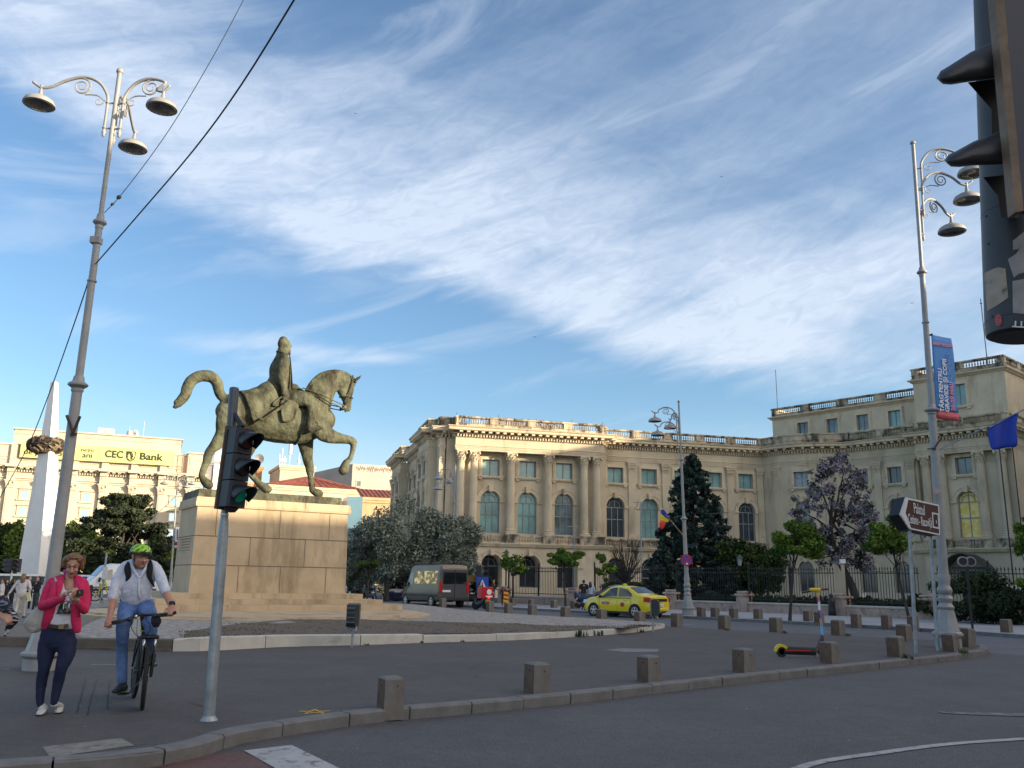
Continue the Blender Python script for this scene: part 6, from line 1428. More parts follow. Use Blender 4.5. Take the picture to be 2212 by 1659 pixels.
txt_on(bn,'BABYBOOM',.125,A,B,C_,D_,.5,.105,pinkt,rot=0,bold=.004)
m=MB();m.cyl(D(2003,726,Yr),D(2014,722,Yr),.03,6);m.cyl(D(2022,905,Yr),D(2014,903,Yr),.03,6);m.build('bracket',M_['iron'],bn,world=True)
eu=thing('blue_flag',D(2025,972,Yr),'plain dark blue flag on a slanting staff fixed to the right lamp','flag')
m=MB();m.cyl(D(2028,971,Yr-.05),D(2212,885,Yr-.9),.018,6);m.build('staff',M_['galv'],eu,world=True)
m=MB()
def cloth(name,pts_grid,mm,parent,wave=0):
 V_=[tuple(p)for r in pts_grid for p in r];n=len(pts_grid[0]);F_=[(i*n+j,i*n+j+1,(i+1)*n+j+1,(i+1)*n+j)for i in range(len(pts_grid)-1)for j in range(n-1)]
 me=bpy.data.meshes.new(name);me.from_pydata(V_,[],F_);me.update();me.shade_smooth();o=link(name,me,mm,parent,True);s_=o.modifiers.new('s','SUBSURF');s_.levels=2;s_.render_levels=2;k=o.modifiers.new('k','SOLIDIFY');k.thickness=.008;return o
flb=mat('flag_blue',(.012,.045,.38),.6,var=.1)
cloth('cloth',[[D(2131,926,Yr-.5),D(2150,918,Yr-.62),D(2172,906,Yr-.6),D(2190,897,Yr-.8),D(2205,889,Yr-.85)],[D(2136,950,Yr-.55),D(2152,945,Yr-.72),D(2172,935,Yr-.55),D(2186,925,Yr-.85),D(2192,915,Yr-.85)],[D(2141,974,Yr-.55),D(2156,971,Yr-.7),D(2172,967,Yr-.6),D(2188,966,Yr-.85),D(2202,966,Yr-.9)]],flb,eu)
for nm,b_,px,py,Yq,lab in(('pole_bracket',bR,2018,968,Yr,'rusty forked flag bracket strapped round the right lamp'),('pole_bracket',bL,158,935,bL.y,'dark forked flag bracket strapped round the left lamp')):
 t=thing(nm,D(px,py,Yq),lab,'bracket');m=MB();rr=.022 if Yq>20 else.024;w=1
 c0=D(px,py,Yq-.12);m.tube([c0,D(px-14,py-38 if Yq<20 else py+2,Yq-.15)],rr,6);m.tube([c0,D(px+15,py-36 if Yq<20 else py-20,Yq-.15)],rr,6);m.box(c0.x-.05,c0.y-.0,c0.z-.05,c0.x+.05,c0.y+.04,c0.z-.0);m.build('fork',mat('rusty_iron',(.06,.035,.025),.7,var=.3),t,world=True)
m=MB();c0=D(2024,1061,Yr-.165);m.lathe([(.001,0),(.075,.0),(.075,.004),(.001,.004)],c0,14,(-.35,-1,0));tag(m.build('sticker',mat('sticker',(.62,.36,.33),.6)),'round pinkish sticker on the post of the right lamp','sticker')
Ym=bM.y;tri=thing('tricolour_flag',D(1478,1155,Ym),'blue yellow and red flag on a slanting staff on the middle lamp','flag')
m=MB();m.cyl(D(1481,1163,Ym-.1),D(1438,1112,Ym-.5),.02,6);m.build('staff',mat('brass_staff',(.35,.28,.15),.5),tri,world=True)
fy=mat('flag_yellow',(.75,.50,.02),.6);fr_=mat('flag_red',(.60,.03,.02),.6)
def P_(x,y,d=0):return D(x,y,Ym-.45+d)
cloth('blue_stripe',[[P_(1431,1096),P_(1440,1108),P_(1450,1122)],[P_(1426,1108,.1),P_(1434,1116,.0),P_(1449,1124,.1)]],flb,tri)
cloth('yellow_stripe',[[P_(1426,1108,.1),P_(1434,1116,.0),P_(1449,1124,.1)],[P_(1423,1124,.0),P_(1432,1127,.1),P_(1441,1129,.0)]],fy,tri)
cloth('red_stripe',[[P_(1423,1124,.0),P_(1432,1127,.1),P_(1441,1129,.0)],[P_(1425,1142,.1),P_(1430,1145,.0),P_(1436,1136,.1)]],fr_,tri)
ns=thing('no_stopping_sign',D(1482,1210,Ym-.2),'round blue sign with red rim and red cross on the middle lamp','road sign')
sb=mat('sign_blue',(.02,.07,.42),.5,var=.05);sr=mat('sign_red',(.50,.015,.02),.5,var=.05)
c0=D(1483,1210,Ym-.20);nrm=Vector((-.15,-1,0)).normalized();rr=.30
m=MB();m.lathe([(.001,-.01),(rr,-.01),(rr,.01),(.001,.01)],c0,28,nrm);m.build('rim',sr,ns,world=True,angle=40)
m=MB();m.lathe([(.001,.011),(rr*.80,.011),(rr*.80,.014),(.001,.014)],c0,28,nrm);m.build('disc',sb,ns,world=True,angle=40)
m=MB();rt=Vector((1,-.15,0)).normalized();up=Vector((0,0,1))
for a in(45,135):
 d=rt*math.cos(rad(a))+up*math.sin(rad(a));n_=rt*-math.sin(rad(a))+up*math.cos(rad(a));q=c0+nrm*(.017+.001*(a>90));m.poly([q+d*rr*.82+n_*.035,q-d*rr*.82+n_*.035,q-d*rr*.82-n_*.035,q+d*rr*.82-n_*.035])
m.build('cross',sr,ns,world=True)
m=MB();q=c0+nrm*.022-up*.17;m.poly([q+rt*.0+up*.05,q-rt*.05-up*.05,q+rt*.07-up*.05,q+rt*.05+up*.03]);m.build('white_sticker',M_['white'],ns,world=True)
Yf=68;A=D(957,1120,Yf-.2);B=D(978,1121,Yf-.2);C_=D(977,1177,Yf-.2);D_=D(955,1177,Yf-.2)
wb=mat('banner_cloth_white',(.62,.63,.66),.7,var=.04);bn=banner('white_banner','white vertical banner with grey and blue print on the distant lamp',A,B,C_,D_,[(0,1,wb,'cloth')],wave=.02)
gt=mat('print_grey',(.15,.16,.18),.7,var=0);bt=mat('print_blue',(.12,.28,.50),.7,var=0)
m=MB()
def rect_on(m,A,B,C_,D_,u0,u1,v0,v1,off=.03):
 q=lambda u,v:A.lerp(B,u).lerp(D_.lerp(C_,u),v)+Vector((0,-off,0));m.poly([q(u0,v0),q(u1,v0),q(u1,v1),q(u0,v1)])
for v in(.22,.45,.50):rect_on(m,A,B,C_,D_,.08,.9,v,v+.028)
for k in range(4):rect_on(m,A,B,C_,D_,.12+.2*k,.2+.2*k,.84,.97)
m.tube([A.lerp(B,.5).lerp(D_.lerp(C_,.5),.12)+Vector((.16*math.cos(a),-.05,.13*math.sin(a)))for a in np.linspace(0,6.28,13)],.012,4)
m.build('grey_print',gt,bn,world=True)
m=MB();rect_on(m,A,B,C_,D_,.05,.95,.66,.72);rect_on(m,A,B,C_,D_,.05,.7,.75,.775);rect_on(m,A,B,C_,D_,.85,.98,.03,.13);rect_on(m,A,B,C_,D_,.8,.97,.3,.4);m.build('blue_print',bt,bn,world=True)
Ys=90;A=D(378,1139,Ys-.2);B=D(394,1140,Ys-.2);C_=D(392,1178,Ys-.2);D_=D(377,1178,Ys-.2)
bn=banner('small_banner','small white banner with a red foot left of the pedestal',A,B,C_,D_,[(0,.82,wb,'cloth'),(.82,1,mat('dark_red_cloth',(.28,.03,.04),.7),'red_foot')],wave=.02)
m=MB();rect_on(m,A,B,C_,D_,.3,.45,.1,.7);m.build('red_print',mat('print_red',(.3,.05,.08),.7),bn,world=True)
m=MB();rect_on(m,A,B,C_,D_,.6,.9,.12,.75);m.build('grey_print',mat('print_bluegrey',(.25,.28,.35),.7),bn,world=True)
# brown direction sign
Yg=G(1978,1405,0).y
ds=thing('direction_sign',G(1978,1405,0),'brown arrow sign reading Palatul Cesianu Racovita on two grey posts','road sign')
p0=G(1979,1413,0);p1=G(2026,1406,0);t0_=D(1962,1098,p0.y);t1_=D(2007,1110,p1.y)
for a,b in((p0,t0_),(p1,t1_)):m=MB();m.cyl(a-Vector((0,0,.05)),b,.045,10);m.build('post',M_['galv'],ds,world=True)
mid_=mat('sign_brown',(.055,.018,.010),.45,var=.05);wh=mat('sign_white',(.62,.64,.68),.45,var=.03)
Ya,Yb_=p0.y-.30,p1.y-.16
uL=D(1955,1120,Ya);uR=D(2030,1128,Yb_);du=Vector((uR.x-uL.x,uR.y-uL.y)).normalized();O_=Vector((uL.x,uL.y))
sp2=lambda x,y:PL(x,y,O_,du)
outl=[(1956.5,1074),(2027,1090),(2028.5,1092),(2031,1154),(2029.5,1156),(1964.5,1143),(1944,1112)]
back_n=Vector((-du.y,du.x,0));back_n=back_n if back_n.y>0 else-back_n
def plate(px,mm,name,off,th):
 pts=[sp2(x,y)-back_n*off for x,y in px];n=len(pts);m=MB();m.add([tuple(p)for p in pts]+[tuple(p+back_n*th)for p in pts],[tuple(range(n))[::-1],tuple(range(n,2*n))]+[(i,(i+1)%n,n+(i+1)%n,n+i)for i in range(n)]);return m.build(name,mm,ds,world=True)
plate(outl,wh,'border',.0,.02)
plate([(1959,1078.5),(2026.2,1093.3),(2028.8,1153),(1966.5,1140),(1951.5,1114)][0:5],mid_,'panel',.004,.004)
plate([(1956,1075.5),(1962,1077),(1955.5,1108),(1968,1142),(1963.5,1141.5),(1945,1111.5)],wh,'arrow_head',.009,.004)
box_=[(1957,1072),(1944,1095),(1934.5,1110),(1947,1141),(1960,1150),(2020,1164),(2029,1158)]
pts=[sp2(x,y)+back_n*.06 for x,y in[(1956.5,1073),(2027,1089),(2031,1156),(1964.5,1143),(1944,1111)]];pts2=[p+back_n*.22+Vector((0,0,-.03))for p in pts];m=MB();n=5
pts0=[p-back_n*.035 for p in pts]
m.rings([[tuple(p)for p in pts0],[tuple(p)for p in pts2]]);m.build('box_housing',mat('dark_housing',(.02,.022,.03),.5),ds,world=True)
rt=Vector((du.x,du.y,0));
upv=(sp2(2000,1085)-sp2(2000,1150)).normalized()
rtd=(sp2(2028,1120)-sp2(1970,1107)).normalized()
def stx(t_,sz_,x,y,xs):put_text(t_,sz_,face_M(sp2(x,y)-back_n*.012,rtd,upv),wh,ds,bold=.004,xs=xs,world=True)
def fit(t_,sz_,x,y,w):
 me=text_mesh(t_,sz_,'lettering',.004,.002);xs_=[v.co.x for v in me.vertices];k=w*((sp2(2000,1110)-sp2(1990,1108)).length/10)/(max(xs_)-min(xs_));me.transform(Matrix.Scale(k,4,(1,0,0)));me.transform(face_M(sp2(x,y)-back_n*.014,rtd,upv));link('lettering',me,wh,ds,True)
fit('Palatul',.37,1984.5,1101,23);fit('Cesianu - Racoviță',.33,1986.5,1126,50)
plate([(2012.5,1106.5),(2026,1109.5),(2028,1143),(2014.5,1140)],wh,'pictogram_frame',.009,.003)
plate([(2014.8,1110),(2024.5,1112),(2026,1139),(2016.4,1137)],mid_,'pictogram_field',.014,.003)
plate([(2016.2,1113),(2017.5,1111.6),(2018.6,1113.2),(2020,1112),(2021.4,1113.8),(2022.6,1112.6),(2024,1114.6),(2022.8,1121),(2023.4,1136),(2018.2,1135),(2018.0,1120)],M_['black'],'castle_pictogram',.018,.003)
plate([(2020,1124),(2021.4,1124.3),(2021.8,1131),(2020.4,1130.7)],wh,'castle_door',.022,.003)
# traffic lights
def hood(mb,c,d,up,r,L_,th=.006,drop=.25,n=14):
 """visor: open half tunnel, longer on top"""
 c=Vector(c);d=Vector(d).normalized();up=Vector(up).normalized();s=d.cross(up).normalized();rings=[]
 A_=[rad(-28+236*k/n)for k in range(n+1)]
 for f in(0,.35,.7,1):
  o_=[];
  for a in A_:
   sl_=(.30+.70*max(0,min(1,(math.sin(a)+.35)/1.25)))
   o_.append(c+s*(r*math.cos(a))*(1-.04*f)+up*(r*math.sin(a)*(1-.04*f)-drop*L_*f*.6)+d*(L_*f*sl_))
  i_=[p+(c+d*0-p).normalized()*0 for p in o_]
  rings.append(o_)
 V_=[tuple(p)for r_ in rings for p in r_];m=len(A_);F_=[(i*m+j,i*m+j+1,(i+1)*m+j+1,(i+1)*m+j)for i in range(3)for j in range(m-1)]
 mb.add(V_,F_)
blackp=mat('signal_housing',(.012,.013,.020),.45,var=.2,scale=4,spec=.6)
ps=G(451,1556,0);pt_=D(506,841,ps.y);tl=thing('traffic_light',ps,'black three lamp traffic light on a worn steel pole in front of the statue','traffic light')
rt_=(pt_-ps);H_=rt_.length
m=MB();P_l=lambda f:ps.lerp(pt_,f)
m.tube([P_l(-.01),P_l(.52),P_l(.56),P_l(.60),P_l(.995)],[.062,.061,.055,.042,.040],14);m.build('pole',M_['galv'],tl,world=True,angle=40)
m=MB();m.tube([P_l(.80),P_l(1.0)],[.058,.058],12);m.lathe([(.058,0),(.05,.02),(.01,.03)],P_l(1.0),12);m.build('pole_sleeve',mat('sleeve_grey',(.09,.10,.12),.4,metal=.3),tl,world=True,angle=40)
m=MB();m.lathe([(.064,0),(.064,.035)],P_l(.795),12,rt_);m.lathe([(.05,0),(.05,.02)],P_l(.60),12,rt_);m.build('band',M_['white'],tl,world=True)
hc=[]
Ysg=ps.y-.10
ax=(pt_-ps).normalized()
hd=Vector((.80,-.60,0)).normalized();hs=hd.cross(ax).normalized()
def bx(cen,hw,hd_,z0,z1,bev=.04):
 cen=Vector(cen)
 return[[tuple(cen+hs*(sx*hw)+hd*(sy*hd_)+ax*z)for sx,sy in((-1,-.7),(-.8,-1),(.8,-1),(1,-.7),(1,.7),(.8,1),(-.8,1),(-1,.7))]for z in(z0,z1)]
ctop=D(523,926,Ysg);cbot=D(500,1097,Ysg);Lh=(ctop-cbot).length
m=MB();cen=cbot;ux=(ctop-cbot).normalized();ax0=ax;ax=ux;hs=hd.cross(ax).normalized()
for k in range(3):m.rings(bx(cen,.128,.10,Lh*(k/3)+.006,Lh*((k+1)/3)-.006))
m.build('housing',blackp,tl,world=True,angle=30)
m=MB();m.rings(bx(cen-hd*.115,.145,.018,-.02,Lh+.02));m.build('back_board',mat('backboard_edge',(.07,.055,.042),.6,var=.3),tl,world=True)
lens_m=[mat('lens_green',(.005,.16,.09),.2,var=0,emit=(.0,.20,.12,.08)),mat('lens_amber_off',(.035,.02,.012),.25,var=0),mat('lens_red_off',(.07,.008,.010),.25,var=0)]
for k in range(3):
 c=cen+ax*(Lh*(k+.5)/3)+hd*.102;v=MB();hood(v,c,hd,ax,.108,.26);o=v.build('visor',blackp,tl,world=True,smooth=True);q=o.modifiers.new('k','SOLIDIFY');q.thickness=.006
 g=MB();g.lathe([(.10,0),(.085,.018),(.05,.03),(.001,.035)],c,18,hd);g.build('lens',lens_m[k],tl,world=True,smooth=True)
m=MB();m.cyl(cbot-ax*.05,cbot+ax*.0,.05,8,.09);m.cyl(P_l(.63),cbot-ax*.03,.03,8);m.cyl(P_l(.93)+hd*.0,ctop+ax*.02,.03,8);m.build('bracket',blackp,tl,world=True)
ax=ax0
m=MB();m.lathe([(.10,.0),(.085,.02),(.062,.05)],ps,12);m.build('foot',M_['galv'],tl,world=True)
Yn=3.2;sg=thing('near_traffic_light',D(2170,760,Yn),'large dark traffic light seen from behind close at the upper right edge','traffic light')
dn=Vector((-.96,.28,0)).normalized()
darkn=mat('near_signal_plastic',(.035,.033,.036),.45,var=.15,scale=3,bump=.05,bscale=60)
def N(px,py,Y=Yn):return D(px,py,Y)
cyl_c0=N(2205,728,3.35);cyl_c1=N(2178,100,3.35);axn=(cyl_c1-cyl_c0).normalized();Rn=(N(2205,728,3.35)-N(2139,728,3.35)).length*1.04
m=MB();LH=(cyl_c1-cyl_c0).length*1.5
m.lathe([(Rn*.86,.0),(Rn*.97,.006),(Rn,.03),(Rn,LH)],cyl_c0,40,axn);m.build('round_housing',darkn,sg,world=True,angle=40)
m=MB();m.lathe([(Rn*.84,-.002),(Rn*.6,.004),(.001,.006)],cyl_c0,30,axn);m.build('underside',M_['black'],sg,world=True)
m=MB()
for f in(.045,.40):m.lathe([(Rn+.0008,0),(Rn+.0012,.0015),(Rn+.0008,.003)],cyl_c0+axn*(f*(cyl_c1-cyl_c0).length),40,axn)
m.build('seam',M_['black'],sg,world=True)
for i,(y0,y1,x0)in enumerate([(85,205,2023),(282,383,2040)]):
 v=MB();tops=[(2200+10*i,y0-18),(2150+8*i,y0+2),(2096+6*i,y0+28-4*i),(x0+26,y0+58-14*i),(x0+9,y0+68-16*i),(x0+2,y0+80-18*i),(x0,y0+90-20*i)]
 bots=[(2200+14*i,y1-32),(2150+14*i,y1-36+8*i),(2085+12*i,y1-27+2*i),(x0+32,y1-22),(x0+14,y1-23),(x0+5,y1-30),(x0+1,y1-40)]
 rings=[]
 for k_,(a_,b_)in enumerate(zip(tops,bots)):
  a_,b_=N(*a_,3.02),N(*b_,3.02);c=(a_+b_)/2;h_=(a_-b_)/2;w_=.10*(1,1,1,1,.86,.6,.25)[k_];dc_=(c-Vector((0,0,CAM_H))).normalized()*w_;rings.append([tuple(c+h_*math.cos(t)+dc_*math.sin(t))for t in np.linspace(0,2*math.pi,21)[:-1]])
 v.rings(rings);v.build('visor',darkn,sg,world=True,smooth=True)
for pg in([(2090,178),(2162,168),(2176,280),(2143,296),(2142,236)],[(2124,383),(2192,376),(2200,470),(2163,470),(2156,424)]):
 v=MB();a_=[N(*p,3.1)for p in pg];v.rings([[tuple(p)for p in a_],[tuple(p+(p-Vector((0,0,CAM_H))).normalized()*.16)for p in a_]]);v.build('visor_underside_shade',M_['black'],sg,world=True)  # solid black wedges stand in for the shade under the visors
plat=mat('near_backboard',(.012,.018,.045),.4,var=.15);edge_lit_m=mat('backboard_orange_lit_edge',(.20,.125,.075),.6,var=.3,scale=8,stain=((.05,.03,.02),20,(1,1,.3),.6,.75))  # orange light on the board edge is put into its rusty brown colour
m=MB();q=[N(2160,-40,2.9),N(2290,-40,2.9),N(2300,455,2.9),N(2200,455,2.9)];m.rings([[tuple(p)for p in q],[tuple(p+Vector((0,.03,0)))for p in q]]);m.build('back_board',plat,sg,world=True)
m=MB();q=[N(2146,-40,2.89),N(2166,-40,2.885),N(2211,455,2.885),N(2194,458,2.89)];m.rings([[tuple(p)for p in q],[tuple(p+Vector((0,.05,0)))for p in q]]);m.build('board_edge',edge_lit_m,sg,world=True)
m=MB()
for px,py in((2117,336),(2141,905),(2149,1012)):pass
for(px,py)in((2106,187),(2129,467),(2134,527),(2143,684)):
 v_=(N(px,py,3.35)-cyl_c0);f_=v_.dot(axn);ang=None
 m.lathe([(.0055,0),(.0055,.002),(.001,.002)],N(px+2,py,3.35-Rn*.55),10,(-.7,-.7,0))
m.build('screw',M_['black'],sg,world=True)
def wrap(pxs,nm,mm,off=.0015):
 """patch on the cylinder surface; pxs: list of (px,py) outline scanned as strip"""
 def on(px,py):
  d=ray(px,py).normalized();o=Vector((0,0,CAM_H));a=axn;w=o-cyl_c0;dp=d-a*d.dot(a);wp_=w-a*w.dot(a);A_=dp.dot(dp);B_=2*dp.dot(wp_);C2=wp_.dot(wp_)-(Rn+off)**2;disc=max(B_*B_-4*A_*C2,0);t=(-B_-math.sqrt(disc))/(2*A_);return o+d*t
 lo,hi=pxs;m=MB();n=12;V_=[]
 for k in range(n+1):
  f=k/n
  def ip(L):x=L[0][0]+(L[-1][0]-L[0][0])*f;
  def samp(L):
   s=f*(len(L)-1);i=min(int(s),len(L)-2);g=s-i;return(L[i][0]+(L[i+1][0]-L[i][0])*g,L[i][1]+(L[i+1][1]-L[i][1])*g)
  a,b=samp(hi),samp(lo)
  for j in range(5):g=j/4;V_.append(tuple(on(a[0]+(b[0]-a[0])*g,a[1]+(b[1]-a[1])*g)))
 m.add(V_,[(k*5+j,(k+1)*5+j,(k+1)*5+j+1,k*5+j+1)for k in range(n)for j in range(4)]);return m.build(nm,mm,sg,world=True,smooth=True)
paper=mat('torn_paper',(.36,.26,.19),.8,c2=(.46,.35,.27),scale=14,stain=((.12,.10,.09),12,(1,1,1),.60,.68));paper2=mat('torn_paper_grey',(.28,.25,.24),.8,c2=(.36,.33,.32),scale=14)
wrap(([(2132,672),(2150,662),(2168,650),(2178,642)],[(2126,590),(2140,583),(2155,577),(2172,580)]),'torn_sticker',paper)
wrap(([(2188,676),(2200,677),(2213,678)],[(2187,607),(2200,605),(2214,602)]),'torn_sticker',paper2)
wrap(([(2190,600),(2200,592),(2214,588)],[(2177,560),(2195,548),(2214,520)]),'torn_sticker',paper2)
wrap(([(2188,540),(2200,538),(2212,525)],[(2188,520),(2198,512),(2212,500)]),'torn_sticker',paper2)
rs_=mat('red_sticker',(.42,.06,.04),.5,var=.1)
n=8;up_=[(2148+8.5*(1-math.cos(math.pi*k/n)),692-14*math.sin(math.pi*k/n))for k in range(n+1)];lo_=[(2148+8.5*(1-math.cos(math.pi*k/n)),692+13*math.sin(math.pi*k/n))for k in range(n+1)]
wrap((lo_,up_),'bicycle_sticker',rs_,.002)
m=MB()
for dx in(-3.6,3.6):
 cc=N(2156.5+dx,693-dx*.4,3.35-Rn*.42);m.tube([cc+Vector((.006*math.cos(a),-.012,.008*math.sin(a)))for a in np.linspace(0,6.28,11)],.0006,4)
m.build('bicycle_drawing',mat('sticker_line',(.6,.35,.3),.6,var=0),sg,world=True)
fm=face_M(N(2207,700,3.35-Rn*.98),Vector((-1,.25,.12)),Vector((0,.1,-1)))
put_text('ATT',.034,fm,wh,sg,bold=.001,world=True,depth=.001)
def small_signal(px,ytop,ybot,Y,lab,on='green',face=(0,-1,0),both=True,grp=None):
 b=Vector(pbase(px,Y));t=thing('traffic_light',b,lab,'traffic light',group=grp);zt_=D(px,ytop,Y).z;zb_=D(px,ybot,Y).z;m=MB();m.cyl((b.x,b.y,0),(b.x,b.y,zb_+.1),.055,8);m.build('pole',M_['galv'],t,world=True)
 hh=zt_-zb_
 for dx,f_ in(((.26,(0.1,-1,0)),(-.22,(-1,-.1,0)))if both else((0,face),)):
  c=b+Vector((dx,0,0));m=MB();m.box(c.x-.16,c.y-.1,zb_,c.x+.16,c.y+.1,zt_);h_=m.build('housing',blackp,t,world=True);m=MB()
  for k in range(3):hood(m,(c.x+f_[0]*.12,c.y+f_[1]*.12,zb_+hh*(k+.5)/3),f_,(0,0,1),.12,.24)
  m.build('visors',blackp,h_,world=True)
  if f_[1]<-.5:
   for k in range(3):
    m=MB();m.lathe([(.10,0),(.06,.02),(.001,.03)],(c.x+f_[0]*.12,c.y-.105,zb_+hh*(k+.5)/3),12,f_);m.build('lens',mat('lens_green_lit',(.0,.5,.2),.3,var=0,emit=(.02,1,.35,3.0))if(k==0 and on=='green')else mat('lens_dark',(.03,.01,.01),.3,var=0),h_,world=True)
 return t
small_signal(1041,1221,1257,59.5,'small double traffic light showing green beyond the grey van')
small_signal(24,1207,1236,50,'small black traffic light with visors at the left edge by the obelisk foot',on='no')
t=thing('crossing_sign',pbase(1042,59),'square blue pedestrian crossing sign below the green traffic light','road sign');c=D(1042,1263,59);m=MB();m.box(c.x-.40,c.y-.05,c.z-.5,c.x+.40,c.y-.02,c.z+.5);m.build('plate',sb,t,world=True)
m=MB();m.poly([(c.x-.28,c.y-.055,c.z-.3),(c.x+.28,c.y-.055,c.z-.3),(c.x,c.y-.055,c.z+.35)]);m.build('triangle',M_['white'],t,world=True);m=MB();m.tube([(c.x-.1,c.y-.06,c.z-.25),(c.x,c.y-.06,c.z),(c.x,c.y-.06,c.z+.15)],.03,4);m.tube([(c.x+.1,c.y-.06,c.z-.25),(c.x,c.y-.06,c.z)],.03,4);m.build('walking_figure',M_['black'],t,world=True)
m=MB();m.cyl((c.x,c.y,0),(c.x,c.y,c.z),.04,6);m.build('post',M_['galv'],t,world=True)
t=thing('striped_post',G(1093,1311,0),'upright red and yellow striped marker post by the crossing','marker post');p=G(1093,1311,0);h_=D(1093,1280,p.y).z
for k in range(7):
 m=MB();z0=h_*(k/7)+.15*0;z1=h_*((k+1)/7);m.add([(p.x-.16,p.y,z0+.06),(p.x+.16,p.y,z0-.0),(p.x+.16,p.y,z1-.0),(p.x-.16,p.y,z1+.06),(p.x-.16,p.y+.04,z0+.06),(p.x+.16,p.y+.04,z0),(p.x+.16,p.y+.04,z1),(p.x-.16,p.y+.04,z1+.06)],[(0,1,2,3),(7,6,5,4),(0,4,5,1),(3,2,6,7),(0,3,7,4),(1,5,6,2)]);m.build('stripe',sr if k%2 else fy,t,world=True)
 # floodlights
def floodlight(label,px,pyb,pyt,wpx,rz,z0=0):
 b=G(px,pyb,z0+.2);Y=b.y;t=thing('floodlight',b,label,'floodlight',rz,'ground floodlights round the monument');s=sz(1,Y);w=wpx*s/2;zc=(D(px,(pyt+(pyb-28))/2,Y).z-b.z);hh=(pyb-28-pyt)*s/2
 m=MB();m.tube([(0,0,-.2),(0,0,zc-hh-.02)],.03,8);m.build('stand',M_['galv'],t)
 m=MB();m.rings([[(-w*1.25,.02,zc-hh*1.12),(w*1.25,.02,zc-hh*1.12),(w*1.25,.02,zc+hh*1.12),(-w*1.25,.02,zc+hh*1.12)],[(-w*1.25,.06,zc-hh*1.12),(w*1.25,.06,zc-hh*1.12),(w*1.25,.06,zc+hh*1.12),(-w*1.25,.06,zc+hh*1.12)]]);m.build('back_plate',mat('flood_glass_frame',(.20,.20,.19),.4,var=.1),t)
 m=MB();m.rings([[(-w,-.16,zc-hh),(w,-.16,zc-hh),(w,-.16,zc+hh),(-w,-.16,zc+hh)],[(-w*.8,-.22,zc-hh*.7),(w*.8,-.22,zc-hh*.7),(w*.8,-.22,zc+hh*.7),(-w*.8,-.22,zc+hh*.7)]])
 m.box(-w,-.16,zc-hh,w,.02,zc+hh);o=m.build('housing',mat('flood_dark',(.035,.037,.042),.45,var=.2),t)
 m=MB()
 for k in range(4):z=zc-hh*.55+k*hh*.42;m.rings([[(-w*.82,-.19,z),(w*.82,-.19,z),(w*.82,-.26,z-.015),(-w*.82,-.26,z-.015)],[(-w*.82,-.19,z+.012),(w*.82,-.19,z+.012),(w*.82,-.26,z-.003),(-w*.82,-.26,z-.003)]])
 m.build('cooling_fins',mat('flood_fins',(.18,.19,.20),.4,metal=.4),o)
 m=MB();m.tube([(0,-.1,zc-hh-.06),(.1,-.14,zc-hh-.1),(.12,-.1,zc-hh+.02)],.02,6,sm=3);m.tube([(-w*.7,-.1,zc-hh-.01),(0,-.1,zc-hh-.07),(w*.7,-.1,zc-hh-.01)],.035,6);m.build('bracket',M_['galv'],t)
 return t
floodlight('grey floodlight on a short stand on the soil bed below the pedestal',761,1380,1307,22,rad(-8))
floodlight('floodlight seen edge on in front of the taxi rear wheel',1411,1357,1296,13,rad(68),-.06)
gp=thing('grey_post',pbase(223,45),'thin pale grey post in front of the dark pine beside the white van','post');m=MB();m.cyl(Vector(pbase(223,45)),D(231,1193,45),.07,8,.05);m.build('pole',M_['galv'],gp,world=True);m=MB();c0=D(227,1236,44.9);m.box(c0.x-.12,c0.y-.05,c0.z-.35,c0.x+.12,c0.y,c0.z+.25);m.build('plate',wb,gp,world=True)
# overhead wires
wires=thing('overhead_wire',tL,'thick dark overhead wire running from the left lamp up to the top edge','wire')
def wire(pts,r,t,mm,nm='cable'):
 m=MB();m.tube(pts,r,5,sm=4);m.build(nm,mm,t,world=True)
wm=mat('wire_black',(.01,.01,.012),.6,var=0)
yl=bL.y
wire([D(205,572,yl),D(300,463,yl-1.6),D(420,322,yl-3.2),D(520,185,yl-4.8),D(640,-8,yl-6.4),D(700,-110,yl-7)],.012,wires,wm)
wires2=thing('overhead_wire',tL,'thin dark wire crossing behind the left lamp head with an insulator','wire')
wire([D(528,-4,yl+3),D(470,105,yl+3),D(385,250,yl+3),D(320,345,yl+3),D(258,425,yl+3),D(225,460,yl+3)],.009,wires2,wm)
m=MB();m.lathe([(.01,-.06),(.045,-.03),(.045,.03),(.01,.06)],D(257,426,yl+3),8,(1,0,.8));m.lathe([(.01,-.05),(.035,0),(.01,.05)],D(243,441,yl+3),8,(1,0,.8));m.build('insulator',wm,wires2,world=True)
wires3=thing('overhead_wire',tL,'thin wire sagging down from the left lamp past the obelisk to the left','wire')
wire([D(203,572,yl),D(160,700,yl+2),D(110,840,yl+5),D(60,965,yl+8),D(0,1075,yl+12),D(-60,1180,yl+16)],.012,wires3,wm)
m=MB();c0=P0=on_pole(bL,tL,.735);c0=on_pole(bL,tL,.682);m.box(c0.x-.10,c0.y-.09,c0.z-.02,c0.x+.07,c0.y+.07,c0.z+.10)
tag(m.build('junction_box',M_['lamp_grey']),'small grey junction box clamped high on the left lamp post','box')
